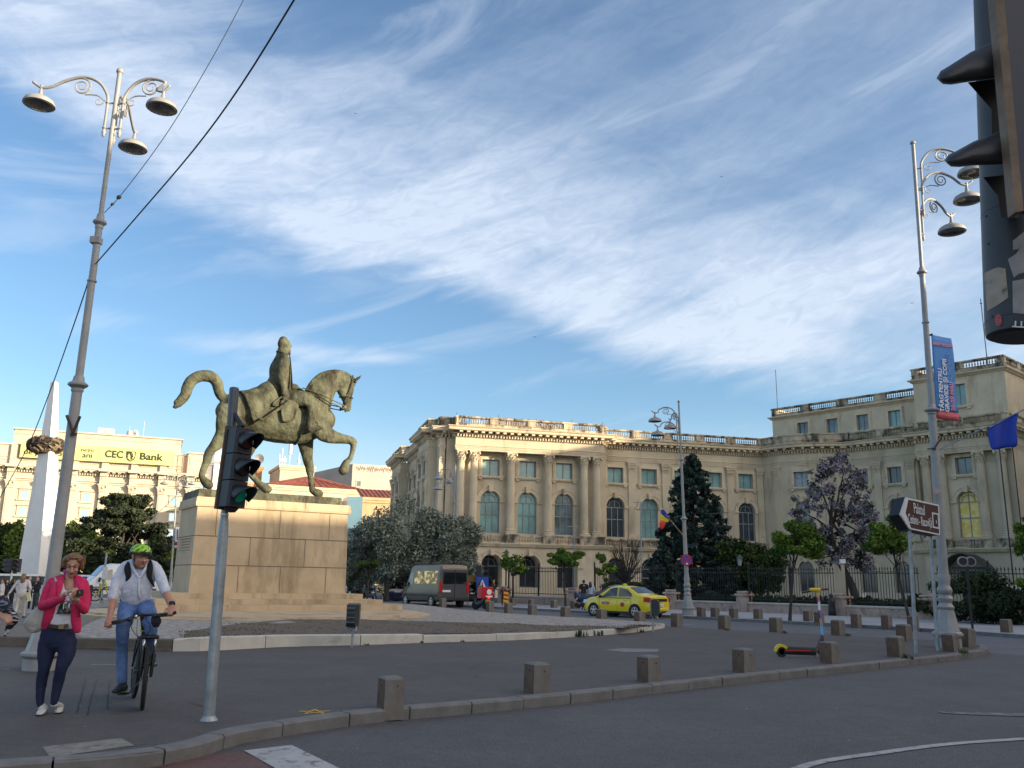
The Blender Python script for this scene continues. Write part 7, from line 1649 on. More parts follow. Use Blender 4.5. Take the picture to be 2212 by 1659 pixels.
def lantern(px,ytop,Y,lab,z0=0):
 b=Vector(pbase(px,Y));h_=D(px,ytop,Y).z;t=thing('garden_lantern',b,lab,'lantern',group='old lanterns in the palace garden');m=MB();m.lathe([(.14,0),(.12,.5),(.06,.6),(.05,h_-.95),(.09,h_-.9),(.05,h_-.82)],(b.x,b.y,0),8);m.build('post',M_['iron'],t,world=True)
 m=MB();m.rings([[(b.x+sx*.10,b.y+sy*.10,h_-.8)for sx,sy in((-1,-1),(1,-1),(1,1),(-1,1))],[(b.x+sx*.17,b.y+sy*.17,h_-.3)for sx,sy in((-1,-1),(1,-1),(1,1),(-1,1))]]);m.build('glass',mat('lantern_glass',(.42,.46,.46),.3),t,world=True)
 m=MB();m.rings([[(b.x+sx*.24,b.y+sy*.24,h_-.3)for sx,sy in((-1,-1),(1,-1),(1,1),(-1,1))],[(b.x+sx*.05,b.y+sy*.05,h_-.06)for sx,sy in((-1,-1),(1,-1),(1,1),(-1,1))],[(b.x+sx*.01,b.y+sy*.01,h_)for sx,sy in((-1,-1),(1,-1),(1,1),(-1,1))]]);m.build('cap',mat('verdigris',(.05,.085,.07),.6),t,world=True)
lantern(1599,1197,64,'lantern on a dark post between the broadleaf trees right of the spruce');lantern(1093,1186,70,'dark lantern hanging before the ground floor window behind the pollarded tree')
def mast(px,yt,Y,lab,r=.05,m_=None,bars=()):
 b=Vector(pbase(px,Y));t=thing('flag_mast',b,lab,'mast');m=MB();h_=D(px,yt,Y).z;m.cyl((b.x,b.y,0),(b.x,b.y,h_),r,6);m.build('pole',m_ or M_['lamp_grey'],t,world=True);m=MB();m.box(b.x-.5,b.y-.02,h_-.02,b.x+.3,b.y+.02,h_+.04)
 for z in bars:m.box(b.x-.6,b.y-.03,z,b.x+.5,b.y+.03,z+.07)
 m.build('crossbar',m_ or M_['lamp_grey'],t,world=True)
cm=mat('cream_mast',(.45,.38,.26),.7)
mast(1241,1138,64,'thin pale mast in front of the palace behind the globe tree');mast(1386,1086,62,'thin pale mast left of the spruce with a low crossbar',bars=(1.9,));mast(2189,925,42,'thin dark mast at the right edge under the blue flag',.035,M_['iron'])
for px,yt,w,lab in((1822,1217,.16,'tall cream post behind the fence right of the lilac tree trunk'),(1863,1290,.09,'short cream post with a white lamp behind the fence')):
 b=Vector(pbase(px,50));t=thing('garden_post',b,lab,'post');h_=D(px,yt,50).z;m=MB();m.box(b.x-w/2,b.y-w/2,0,b.x+w/2,b.y+w/2,h_);m.build('post',cm,t,world=True);m=MB();m.box(b.x-w*.6-.06,b.y-w,h_,b.x+w*.6+.03,b.y+w*.2,h_+.22);m.build('lamp',M_['white'],t,world=True)
b=Vector(pbase(1793,50));t=thing('garden_bust',b,'small dark bronze figure standing behind the fence beside the lilac tree','statue');m=MB();h_=D(1793,1282,50).z;m.lathe([(.22,0),(.2,.3),(.17,h_*.5),(.22,h_*.62),(.13,h_*.76),(.06,h_*.8),(.11,h_*.88),(.1,h_*.95),(.02,h_)],(b.x,b.y,0),10);m.build('figure',M_['black'],t,world=True,smooth=True)
c=D(2087,1213,36);t=thing('twin_camera',Vector((c.x,c.y,0)),'pair of round black cameras on a post in front of the dark canopy','camera');m=MB();m.cyl((c.x,c.y,0),(c.x,c.y,c.z-.2),.05,8);m.build('post',M_['iron'],t,world=True);m=MB()
for dx in(-.16,.16):m.lathe([(.13,-.1),(.20,0),(.20,.12)],(c.x+dx,c.y,c.z),14,(-.2,-1,0))
m.build('housing',M_['lamp_grey'],t,world=True);m=MB()
for dx in(-.16,.16):m.lathe([(.001,.125),(.155,.125),(.155,.13)],(c.x+dx,c.y,c.z),14,(-.2,-1,0))
m.build('lens',M_['black'],t,world=True)
bd=thing('information_board',pbase(110,36),'pale information board with a teal photo behind the woman in pink','board');q=[D(100,1231,36),D(136,1236,36.4),D(130,1290,36.4),D(88,1288,36)];m=MB();m.rings([[tuple(p)for p in q],[tuple(p+Vector((0,.08,0)))for p in q]]);m.build('panel',mat('board_pale',(.42,.47,.43),.5),bd,world=True)
m=MB();q2=[D(123,1238,35.9),D(135,1240,36.2),D(134,1262,36.2),D(121,1260,35.9)];m.poly(q2);m.build('photo',mat('board_teal',(.08,.25,.32),.5),bd,world=True);m=MB()
for k in range(7):m.poly([D(101-k*1.2,1236+k*5,35.9),D(118-k*1.2,1238.5+k*5,35.95),D(118-k*1.2,1240+k*5,35.95),D(101-k*1.2,1237.5+k*5,35.9)])
m.build('text_lines',mat('board_text',(.16,.18,.17),.6),bd,world=True)
m=MB();a=D(92,1288,36.05);b=D(128,1290,36.4);m.cyl((a.x,a.y,.1),tuple(a),.04,6);m.cyl((b.x,b.y,.1),tuple(b),.04,6);m.build('legs',M_['iron'],bd,world=True)
t=thing('small_gold_sign',pbase(1011,60),'small ochre direction plate behind the grey van','road sign');c=D(1012,1250,60);m=MB();m.box(c.x-.55,c.y,c.z-.22,c.x+.55,c.y+.03,c.z+.22);m.build('plate',mat('gold_plate',(.30,.19,.05),.5),t,world=True);m=MB();m.cyl((c.x,c.y+.05,0),(c.x,c.y+.05,c.z),.04,6);m.build('post',M_['galv'],t,world=True)
m_b=M_['black']
for i,(px,py,Y,lab)in enumerate([(1155,728,60,'tiny dark bird in the sky above the palace corner'),(1559,382,60,'tiny bird in the clouds right of the middle'),(768,245,60,'tiny bird in the clouds above the statue'),(1970,655,60,'tiny bird in the sky beside the right lamp')]):
 c=D(px,py,Y);m=MB();m.add([tuple(c+Vector(v))for v in((-.16,0,.06),(0,-.03,0),(0,.05,.02),(.16,0,.06),(0,.0,-.03))],[(0,1,4),(0,4,2),(1,3,4),(4,3,2),(0,2,1),(1,2,3)]);tag(m.build('bird',m_b),lab,'bird')
 # vehicles
def ipl(C,x):return float(np.interp(x,[c[0]for c in C],[c[1]for c in C]))
def make_car(t,xs,roof,belt,bot,wid,tum,paint,wheels,rw,nsub=3,rimm='rim',arch=True):
 """shell lofted along x; roof/belt/bot/wid/tum are curves over x (tum: how far the roof leans in)"""
 X=[]
 for a,b in zip(xs[:-1],xs[1:]):X+=list(np.linspace(a,b,nsub,endpoint=False))
 X.append(xs[-1]);mb=MB();rings=[]
 def sec(x):
  w=ipl(wid,x);zr=ipl(roof,x);zb=ipl(bot,x);zl=min(ipl(belt,x),zr-.015);tw=w-ipl(tum,x)*max(0,min(1,(zr-zl)/.45))
  zm=zb+(zl-zb)*.55
  return[(x,-w*.80,zb),(x,-w*.965,zb+.05),(x,-w*.995,zb+(zm-zb)*.6),(x,-w,zm),(x,-w*.975,zl),(x,-tw*.97,zr-.05 if zr-zl>.1 else zr-.012),(x,-tw*.86,zr-.008),(x,-tw*.45,zr+.012),(x,0,zr+.018)]
 for x in X:L_=sec(x);rings.append(L_+[(p[0],-p[1],p[2])for p in reversed(L_[:-1])])
 mb.rings(rings);o=mb.build('body',paint,t,angle=32)
 def side(x,f,sgn,off=.008):
  w=ipl(wid,x);zr=ipl(roof,x);zl=min(ipl(belt,x),zr-.015);tw=w-ipl(tum,x)*max(0,min(1,(zr-zl)/.45));a=(w*.975,zl);b=(tw*.97,zr-.05)
  return(x,sgn*(a[0]+(b[0]-a[0])*f+off),a[1]+(b[1]-a[1])*f)
 def sidew(pts,m=None,nm='side_window',both=True):
  for sgn in((-1,1)if both else(1,)):
   g=MB();q=[];n=len(pts)
   for i in range(n):
    a,b=pts[i],pts[(i+1)%n]
    for k in range(3):q.append((a[0]+(b[0]-a[0])*k/3,a[1]+(b[1]-a[1])*k/3))
   P_=[side(x,f,sgn)for x,f in q];c=tuple(np.mean(P_,0));g.add(P_+[c],[((i,(i+1)%len(P_),len(P_))if sgn<0 else((i+1)%len(P_),i,len(P_)))for i in range(len(P_))]);g.build(nm,m or M_['carglass'],t)
 def topw(x0,x1,f0,f1,nm,m=None):
  g=MB();n=6;V_=[]
  for k in range(n+1):
   x=x0+(x1-x0)*k/n;w=ipl(wid,x);zr=ipl(roof,x);zl=min(ipl(belt,x),zr-.015);tw=w-ipl(tum,x)*max(0,min(1,(zr-zl)/.45));ff=f0+(f1-f0)*k/n
   for y in(-1,-.5,0,.5,1):V_.append((x,y*tw*ff,zr+.022+.010*(1-abs(y))))
  g.add(V_,[(k*5+j,k*5+j+1,(k+1)*5+j+1,(k+1)*5+j)for k in range(n)for j in range(4)]);g.build(nm,m or M_['carglass'],t)
 for wx in wheels:
  for sgn in(-1,1):
   w=ipl(wid,wx);y=sgn*w
   if arch:g=MB();g.lathe([(.001,-.004),(rw*1.17,-.004),(rw*1.17,.006),(.001,.006)],(wx,y*.998,rw*1.0),26,(0,sgn,0));g.build('wheel_arch',M_['dark'],t)
   g=MB();g.lathe([(rw*.6,-.19),(rw*.96,-.19),(rw,-.15),(rw,-.03),(rw*.96,.0),(rw*.70,.004),(rw*.66,-.02)],(wx,y+sgn*.012,rw),28,(0,sgn,0));wo=g.build('wheel',M_['tyre'],t,angle=40)
   g=MB();c=Vector((wx,y+sgn*.010,rw));g.lathe([(rw*.66,-.03),(rw*.66,.0),(rw*.58,.0),(rw*.56,-.03)],c,24,(0,sgn,0));g.lathe([(.001,-.02),(rw*.18,-.02),(rw*.15,.006),(.001,.01)],c,12,(0,sgn,0))
   for k in range(5):
    a=k*2*math.pi/5+.3;d=Vector((math.cos(a),0,math.sin(a)));n_=Vector((-math.sin(a),0,math.cos(a)));q=[c+d*rw*.12+n_*rw*.10,c+d*rw*.6+n_*rw*.13,c+d*rw*.6-n_*rw*.13,c+d*rw*.12-n_*rw*.10];s2=Vector((0,sgn*.02,0));g.rings([[tuple(p-s2)for p in q],[tuple(p+s2*.1)for p in q]])
   g.build('rim',M_[rimm],wo,angle=40)
 return sidew,topw,side
def wheel_place(t,f,r,wb,rot_extra=0):
 """put a vehicle so that its front and rear near wheel contacts fall on the two ground points"""
 d=Vector((f.x-r.x,f.y-r.y,0));s=d.length/wb;a=math.atan2(d.y,d.x);return s,a
def pbox(t,x0,y0,z0,x1,y1,z1,m,nm,b=.015):
 g=MB();g.bevbox(x0,y0,z0,x1,y1,z1,b);return g.build(nm,m,t)
yel=mat('taxi_yellow',(.80,.62,.012),.25,var=.04,scale=1,coat=.5);navy=mat('navy_paint',(.012,.022,.085),.2,var=.1,coat=.7);blk=mat('black_paint',(.010,.010,.014),.2,var=.1,coat=.6);brz=mat('van_bronze_grey',(.125,.092,.066),.4,metal=.15,var=.08,scale=.8,coat=.3);slate=mat('van_rear_grey',(.055,.058,.068),.4,var=.08)
silv=mat('silver_blue_paint',(.12,.16,.24),.25,metal=.4,var=.1,coat=.5);whp=mat('white_van_paint',(.60,.62,.65),.35,var=.04,coat=.3)
# yellow taxi
def sedan(t,paint,taxi=False):
 roof=[(-2.17,.74),(-2.13,1.0),(-2.0,1.075),(-1.6,1.10),(-1.35,1.17),(-.80,1.44),(-.35,1.505),(.1,1.515),(.5,1.44),(1.05,1.08),(1.2,1.0),(1.75,.92),(2.05,.80),(2.17,.60)]
 belt=[(-2.17,.70),(-1.6,.98),(0,.97),(1.1,.93),(2.17,.55)];bot=[(-2.17,.36),(-1.9,.22),(1.9,.20),(2.17,.32)]
 wid=[(-2.17,.72),(-2.0,.82),(-1.5,.865),(1.3,.865),(1.9,.80),(2.17,.62)];tum=[(-2.17,.02),(-1.6,.10),(-1.0,.20),(.4,.20),(1.1,.10),(2.17,.02)]
 sw,tw,side=make_car(t,[-2.17,-2.13,-2.0,-1.6,-1.35,-.8,-.35,.1,.5,1.05,1.2,1.75,2.05,2.17],roof,belt,bot,wid,tum,paint,(-1.28,1.34),.315)
 sw([(.92,.06),(.36,.90),(-.12,.93),(-.16,.06)]);sw([(-.24,.06),(-.20,.93),(-.72,.88),(-1.05,.55),(-1.12,.10)])
 tw(-1.36,-.80,.80,.86,'rear_window');tw(.50,1.02,.86,.84,'windscreen')
 for sg in(-1,1):
  pbox(t,-2.17,sg*.80-.10 if sg>0 else sg*.80-.03,.78,-1.80,sg*.80+.05 if sg>0 else sg*.80+.10,.99,M_['red_glass'],'tail_light',.02)
  pbox(t,1.86,sg*.66-.12,.62,2.10,sg*.66+.12,.80,M_['white'],'headlight',.02)
  g=MB();g.ell((.80,sg*.97,1.0),(.07,.10,.07),10,6);g.build('wing_mirror',M_['black'],t,smooth=True)
  for x in(.30,-.72):pbox(t,x-.09,sg*.875-.006,.83,x+.09,sg*.875+.018,.86,paint,'door_handle',.004)
  for x in(-.20,.95,-1.05):g=MB();g.tube([(x,sg*.874,.32),(x+.01,sg*.872,.9)],.005,4);g.build('door_seam',M_['dark'],t)
  g=MB();g.box(-.9,sg*.868-.004,.21,.95,sg*.868+.006,.30);g.build('sill',M_['black'],t)
 pbox(t,-2.20,-.26,.56,-2.165,.26,.67,M_['plate'],'number_plate',.004)
 pbox(t,-2.19,-.55,.80,-2.15,.55,.93,M_['black'],'boot_trim',.01)
 pbox(t,-2.21,-.68,.34,-2.10,.68,.50,paint,'bumper',.03)
 return side
tx=thing('taxi',(0,0,0),'bright yellow taxi saloon with red door stickers waiting on the far road','taxi')
side=sedan(tx,yel,True)
g=MB();g.ell((.0,0,1.56),(.11,.16,.075),12,7);g.build('roof_sign',mat('roof_sign',(.35,.5,.05),.4,var=.3),tx,smooth=True)
for sg in(-1,1):
 g=MB();n=44
 for k in range(n):
  x=-1.05+k*2.1/n;
  for r_ in range(2):
   if(k+r_)%2:g.poly([(x,sg*.868,.905+r_*.03),(x+2.1/n,sg*.868,.905+r_*.03),(x+2.1/n,sg*.868,.935+r_*.03),(x,sg*.868,.935+r_*.03)])
 g.build('checker_strip',M_['black'],tx)
 stk=mat('taxi_sticker_red',(.45,.03,.03),.4,var=.2)
 g=MB();g.add([(x,sg*.872,z)for x,z in((.30,.62),(.42,.60),(.80,.62),(.82,.72),(.50,.75),(.30,.72))],[(0,1,2,3,4,5)]);g.build('door_sticker',mat('taxi_sticker_pink',(.55,.10,.15),.4),tx)
 g=MB();g.add([(-.52+.13*math.cos(a),sg*.873,.62+.11*math.sin(a))for a in np.linspace(0,6.28,13)[:-1]],[tuple(range(12))]);g.build('door_sticker',stk,tx)
 put_text('TAXI',.10,face_M((.56,sg*.876,.675),(-sg*1,0,0)if sg>0 else(1,0,0),(0,0,1)),M_['white'],tx,depth=.002)
f=G(1282,1331,RZ);r=G(1371,1335.5,RZ);s_,a_=wheel_place(tx,f,r,2.62)
def put_vehicle(t,f,r,xf,xr,yside,s=None,extra=0.0):
 """near wheels: front at local (xf, yside), rear at (xr, yside)"""
 d=Vector((f.x-r.x,f.y-r.y));sc=s or d.length/(xf-xr);a=math.atan2(d.y,d.x)+extra;R_=Matrix.Rotation(a,3,'Z');loc=Vector((f.x+r.x,f.y+r.y,0))/2-(R_@Vector(((xf+xr)/2,yside,0)))*sc;loc.z=RZ
 t.matrix_world=Matrix.Translation(loc)@Matrix.Rotation(a,4,'Z')@Matrix.Scale(sc,4);return sc,math.degrees(a)
print('taxi',put_vehicle(tx,f,r,1.34,-1.28,.87))
# dark blue car beyond the taxi
dk=thing('parked_car',(0,0,0),'dark blue car nose just ahead of the yellow taxi','car',group='cars near the palace');sedan(dk,navy)
print('dk',put_vehicle(dk,G(1268,1324,RZ)+Vector((.45,1.0,0)),G(1356,1327,RZ)+Vector((.65,1.2,0)),1.34,-1.28,.87,s=1.05))
# estate / people carrier (dark blue) and black hatch
def mpv(t,paint,lights=True):
 roof=[(-2.1,.80),(-2.06,1.05),(-1.85,1.50),(-1.55,1.62),(-.5,1.66),(.3,1.62),(.75,1.45),(1.35,1.05),(1.75,.96),(2.05,.82),(2.15,.6)]
 belt=[(-2.1,.78),(-1.9,1.02),(0,1.0),(1.3,.96),(2.15,.55)];bot=[(-2.1,.34),(-1.8,.22),(1.9,.2),(2.15,.32)]
 wid=[(-2.1,.76),(-1.95,.85),(-1.4,.885),(1.3,.885),(1.9,.82),(2.15,.64)];tum=[(-2.1,.02),(-1.8,.14),(-1.0,.2),(.5,.2),(1.3,.1),(2.15,.02)]
 sw,tw,side=make_car(t,[-2.1,-2.06,-1.85,-1.55,-.5,.3,.75,1.35,1.75,2.05,2.15],roof,belt,bot,wid,tum,paint,(-1.25,1.30),.33)
 sw([(1.1,.08),(.6,.88),(.1,.93),(.06,.06)]);sw([(-.02,.06),(.0,.93),(-.85,.93),(-.9,.06)]);sw([(-1.0,.08),(-.95,.92),(-1.55,.88),(-1.7,.2)])
 tw(.76,1.32,.84,.84,'windscreen')
 g=MB();g.poly([(-2.085,-.68,1.04),(-2.085,.68,1.04),(-1.93,.60,1.42),(-1.93,-.60,1.42)][::-1]);g.build('rear_window',M_['carglass'],t)
 for sg in(-1,1):
  pbox(t,-2.12,sg*.76-.09,.88,-1.88,sg*.76+.10,1.10,M_['red_glass'],'tail_light',.02);g=MB();g.ell((1.0,sg*1.0,1.03),(.07,.10,.08),10,6);g.build('wing_mirror',paint,t,smooth=True)
 pbox(t,-2.135,-.26,.78,-2.10,.26,.89,M_['plate'],'number_plate',.004);pbox(t,-2.17,-.74,.36,-2.05,.74,.58,paint,'bumper',.03)
 return t
c1=thing('parked_car',(0,0,0),'dark blue people carrier left of the grey van','car',group='cars near the palace');mpv(c1,navy)
print('mpv',put_vehicle(c1,G(799,1299,RZ),G(838,1303.5,RZ),1.30,-1.25,.885,s=1.0,extra=0))
c2=thing('parked_car',(0,0,0),'black hatchback between the grey van and the delivery scooter','car',group='cars near the palace');mpv(c2,blk)
put_vehicle(c2,G(985,1300,RZ)+Vector((0,1.5,0)),G(1005,1305,RZ)+Vector((0,0,0)),1.30,-1.25,.885,s=.92)
c3=thing('parked_car',(0,0,0),'silver blue car with a yellow and red stripe beside the pedestal','car',group='cars near the palace');sedan(c3,silv)
put_vehicle(c3,G(716,1297,RZ)+Vector((0,3,0)),G(752,1299,RZ)+Vector((0,3,0)),1.34,-1.28,.87,s=1.08)
for sg in(-1,1):
 g=MB();g.add([(x,sg*.874,z)for x,z in((-1.6,.5),(-.9,.5),(-1.4,.95),(-1.9,.9))],[(0,1,2,3)]);g.build('yellow_stripe',fy,c3);g=MB();g.add([(x,sg*.876,z)for x,z in((-1.9,.5),(-1.6,.5),(-1.75,.8),(-2.0,.8))],[(0,1,2,3)]);g.build('red_stripe',fr_,c3)
 g=MB();g.add([(x,sg*.878,z)for x,z in((-.9,.5),(-.2,.5),(-.5,.9),(-1.4,.95))],[(0,1,2,3)]);g.build('white_stripe',M_['white'],c3)
 # vans
def van(t,paint,rear,glassm,L_=5.5,roofh=2.45):
 h=roofh;x0,x1=-L_/2,L_/2
 roof=[(x0,h-.25),(x0+.06,h-.04),(x0+.5,h),(x1-1.9,h),(x1-1.45,h-.12),(x1-.85,1.45),(x1-.55,1.2),(x1-.1,1.0),(x1,.75)]
 belt=[(x0,1.25),(x1-1.3,1.2),(x1-.8,1.1),(x1,.6)];bot=[(x0,.42),(x0+.4,.36),(x1-.4,.3),(x1,.4)]
 wid=[(x0,.93),(x0+.15,.99),(x1-1.2,.99),(x1-.5,.92),(x1,.78)];tum=[(x0,.10),(x1-1.6,.14),(x1-.9,.1),(x1,.02)]
 wf,wr=x1-.95,x0+1.05
 sw,tw,side=make_car(t,[x0,x0+.06,x0+.5,x1-1.9,x1-1.45,x1-.85,x1-.55,x1-.1,x1],roof,belt,bot,wid,tum,paint,(wr,wf),.345)
 sw([(x1-1.05,.08),(x1-1.45,.70),(x1-1.85,.72),(x1-1.88,.05)],nm='cab_window')
 if glassm:
  for a,b in((x1-2.05,x1-3.15),(x1-3.22,x0+.35)):sw([(a,.10),(a,.72),(b,.72),(b,.10)],m=glassm)
 tw(x1-1.42,x1-.88,.86,.9,'windscreen')
 g=MB();g.poly([(x0-.006,-.86,.48),(x0-.006,.86,.48),(x0-.006,.86,h-.3),(x0-.006,-.86,h-.3)][::-1]);g.build('rear_doors',rear,t)
 g=MB();g.poly([(x0-.02,-.76,1.35),(x0-.02,.76,1.35),(x0-.02,.74,h-.45),(x0-.02,-.74,h-.45)][::-1]);g.build('rear_window',M_['carglass'],t)
 g=MB();g.box(x0-.03,-.012,.5,x0-.005,.012,h-.3);g.build('door_seam',M_['dark'],t)
 for sg in(-1,1):pbox(t,x0-.03,sg*.88-.07,.85,x0+.10,sg*.88+.12,1.45,M_['red_glass'],'tail_light',.02);pbox(t,x1-1.12,sg*1.08-.07,1.12,x1-1.0,sg*1.08+.07,1.42,M_['black'],'wing_mirror',.02)
 pbox(t,x0-.04,.28,.88,x0-.015,.80,1.0,M_['plate'],'number_plate',.004);pbox(t,x0-.09,-.93,.40,x0+.05,.93,.60,M_['black'],'bumper',.03)
 g=MB();g.box(x0+.3,-1.0,.62,x1-1.0,-.985,.72);g.box(x0+.3,.985,.62,x1-1.0,1.0,.72);g.build('side_strip',M_['black'],t)
 return wf,wr
goldg=mat('van_window_gold_patches',(.80,.45,.14),.2,metal=.85,c2=(.12,.07,.03),scale=2.2,detail=3,spec=.9,stretch=(1.0,1,1.6),thr=(.42,.52))  # window colour mixes gold and dark brown patches
v1=thing('minibus',(0,0,0),'bronze grey minibus with mirrored side windows and grey rear doors','van');wf,wr=van(v1,brz,slate,goldg)
g=MB();g.box(-2.0,-.7,2.47,1.0,-.66,2.53);g.box(-2.0,.66,2.47,1.0,.7,2.53);g.box(-.9,-.8,2.5,-.8,.8,2.56);g.build('roof_rack',M_['black'],v1)
print('van',put_vehicle(v1,G(874.5,1308,RZ),G(930,1312,RZ),wf,wr,.99))
v2=thing('white_van',(0,0,0),'white van nose showing left of the grey minibus','van');wf,wr=van(v2,whp,whp,None);sc_,an_=put_vehicle(v2,G(866,1303,RZ)+Vector((.2,3.2,0)),G(912,1305,RZ)+Vector((1.2,3.6,0)),wf,wr,.99,s=1.0)
v3=thing('white_van',(0,0,0),'white van half hidden behind the cyclist shoulder','van');wf,wr=van(v3,whp,whp,None,L_=5.0,roofh=2.3);put_vehicle(v3,G(226,1296,0)+Vector((0,0,0)),G(290,1296,0),wf,wr,.99,s=1.0);v3.location.z=0
# low white parapet with a dark band, far left
pr=thing('low_pavilion',pbase(60,62),'long low white parapet with a dark glazed band behind the people at left','pavilion');A=D(-40,1243,62);B=D(238,1247,62);F=Fac((A.x,A.y),(B.x-A.x,B.y-A.y));L_=(B-A).length
g=MB(F.M);g.box(0,0,-.1,L_,3,.85);g.build('base_wall',mat('parapet_pale',(.45,.47,.50),.6,var=.05),pr,world=True);g=MB(F.M);g.box(0.05,.1,.85,L_-.05,2.9,1.42);g.build('glass_band',M_['glass_dark'],pr,world=True);g=MB(F.M);g.box(-.1,-.1,1.42,L_+.1,3.1,1.56);g.build('roof_slab',M_['white'],pr,world=True)
for i,(px,w)in enumerate(((199,.16),(133,.16),(160,.16))):
 p=pbase(px,42);g=MB();g.cyl((p[0],p[1],0),(p[0],p[1],1.0),.09,8);g.lathe([(.09,1.0),(.11,1.02),(.06,1.1),(.001,1.12)],(p[0],p[1],0),8);tag(g.build('black_post',M_['black']),['black post beside the white van nose','black post behind the information board','black post right of the information board'][i],'post','black posts on the square')
t=thing('red_blue_sign',pbase(172,58),'small red white and blue sign over the parapet beside the woman head','sign');c=D(166,1252,58)
for k,(w0,w1,m_)in enumerate(((-.55,.15,sr),(.15,.32,M_['white']),(.32,.62,sb))):g=MB();g.box(c.x+w0,c.y,c.z-.25,c.x+w1,c.y+.05,c.z+.2);g.build('panel',m_,t,world=True)
g=MB();g.cyl((c.x,c.y+.1,0),(c.x,c.y+.1,c.z-.2),.04,6);g.build('post',M_['galv'],t,world=True)
# electric scooter
Ye=G(1688,1419,0).y;es=thing('electric_scooter',G(1730,1415,0),'parked electric scooter with yellow mudguard and colourful stem','scooter')
def E_(px,py,d=0):return D(px,py,Ye+d)
yw=mat('scooter_yellow',(.72,.52,.03),.4,var=.05);pk=mat('scooter_pink',(.70,.12,.45),.4,var=0);lb=mat('scooter_blue',(.12,.45,.80),.4,var=0);rd_=mat('scooter_red',(.50,.03,.02),.4,var=0);pur=mat('scooter_purple',(.25,.15,.55),.4,var=0)
def wheel(m,c,r,w,ax=(0,1,0)):m.lathe([(r*.55,-w/2),(r*.92,-w/2),(r,-w*.3),(r,w*.3),(r*.92,w/2),(r*.55,w/2)],c,26,ax)
wr_=E_(1688,1408);wf_=E_(1777,1406,.12);g=MB();wheel(g,wr_,.115,.06);w_o=g.build('wheel',M_['tyre'],es,world=True,angle=40);g=MB();g.lathe([(.001,-.03),(.062,-.03),(.062,.03),(.001,.03)],wr_,16,(0,1,0));g.build('hub',M_['galv'],w_o,world=True)
g=MB();wheel(g,wf_,.115,.06);w_o=g.build('wheel',M_['tyre'],es,world=True,angle=40);g=MB();g.lathe([(.001,-.03),(.062,-.03),(.062,.03),(.001,.03)],wf_,16,(0,1,0));g.build('hub',M_['galv'],w_o,world=True)
g=MB();aa=np.linspace(.05,2.55,12)
g.rings([[tuple(wr_+Vector((-r_*math.cos(a),y_,r_*math.sin(a))))for r_,y_ in((.108,-.05),(.158+.012*math.sin(a),-.05),(.158+.012*math.sin(a),.05),(.108,.05))]for a in aa])
g.build('mudguard',yw,es,world=True)
g=MB();a,b=wr_+Vector((.05,0,.03)),E_(1762,1407.5)+Vector((0,0,.0));g.tube([a,a.lerp(b,.1)+Vector((0,0,-.0)),b],[(.025,.05),(.04,.085),(.045,.085)],8,flat=(0,0,1));g.build('deck',M_['black'],es,world=True)
g=MB();g.box(a.x+.02,a.y-.088,a.z-.008,b.x-.14,a.y-.078,a.z+.022);g.build('red_trim',rd_,es,world=True)
g=MB();g.tube([b,E_(1768,1396,.02),E_(1776,1372,.06)],[(.05,.05),(.035,.04),(.028,.03)],8);g.tube([E_(1776,1372,.06),E_(1777,1390,.09),wf_],[.03,.025,.02],8);g.build('neck',mat('scooter_neck',(.07,.05,.035),.5),es,world=True)
seg_=[(1776,1372),(1774.5,1350),(1772,1336),(1770,1318),(1769,1300),(1767.5,1290),(1765.5,1278)]
for k,m_ in enumerate((lb,yw,M_['black'],M_['white'],pk,yw)):
 g=MB();g.cyl(E_(*seg_[k],.06),E_(*seg_[k+1],.06),.026,12,.025);g.build('stem',m_,es,world=True)
g=MB();g.cyl(E_(1770.5,1318,.035),E_(1775,1352,.035),.012,6);g.build('stem_stripe',pur,es,world=True)
g=MB();g.tube([E_(1733,1279.5,-.0),E_(1749,1277,.02),E_(1765,1274,.05),E_(1788,1272.5,.10)],.017,8);g.build('handlebar',M_['black'],es,world=True)
for a,b in(((1733,1279.5),(1747,1277.5)),((1774,1273.5),(1789,1272.3))):g=MB();g.cyl(E_(*a,.0),E_(*b,.06),.024,10);g.build('grip',M_['black'],es,world=True)
g=MB();g.bevbox(*(lambda c:(c.x-.13,c.y-.05,c.z-.03,c.x+.13,c.y+.05,c.z+.045))(E_(1761,1274.5,.04)),.02);g.build('display',yw,es,world=True)
g=MB();g.tube([E_(1754,1410),E_(1761,1420,-.06)],.009,6);g.build('kickstand',M_['black'],es,world=True)
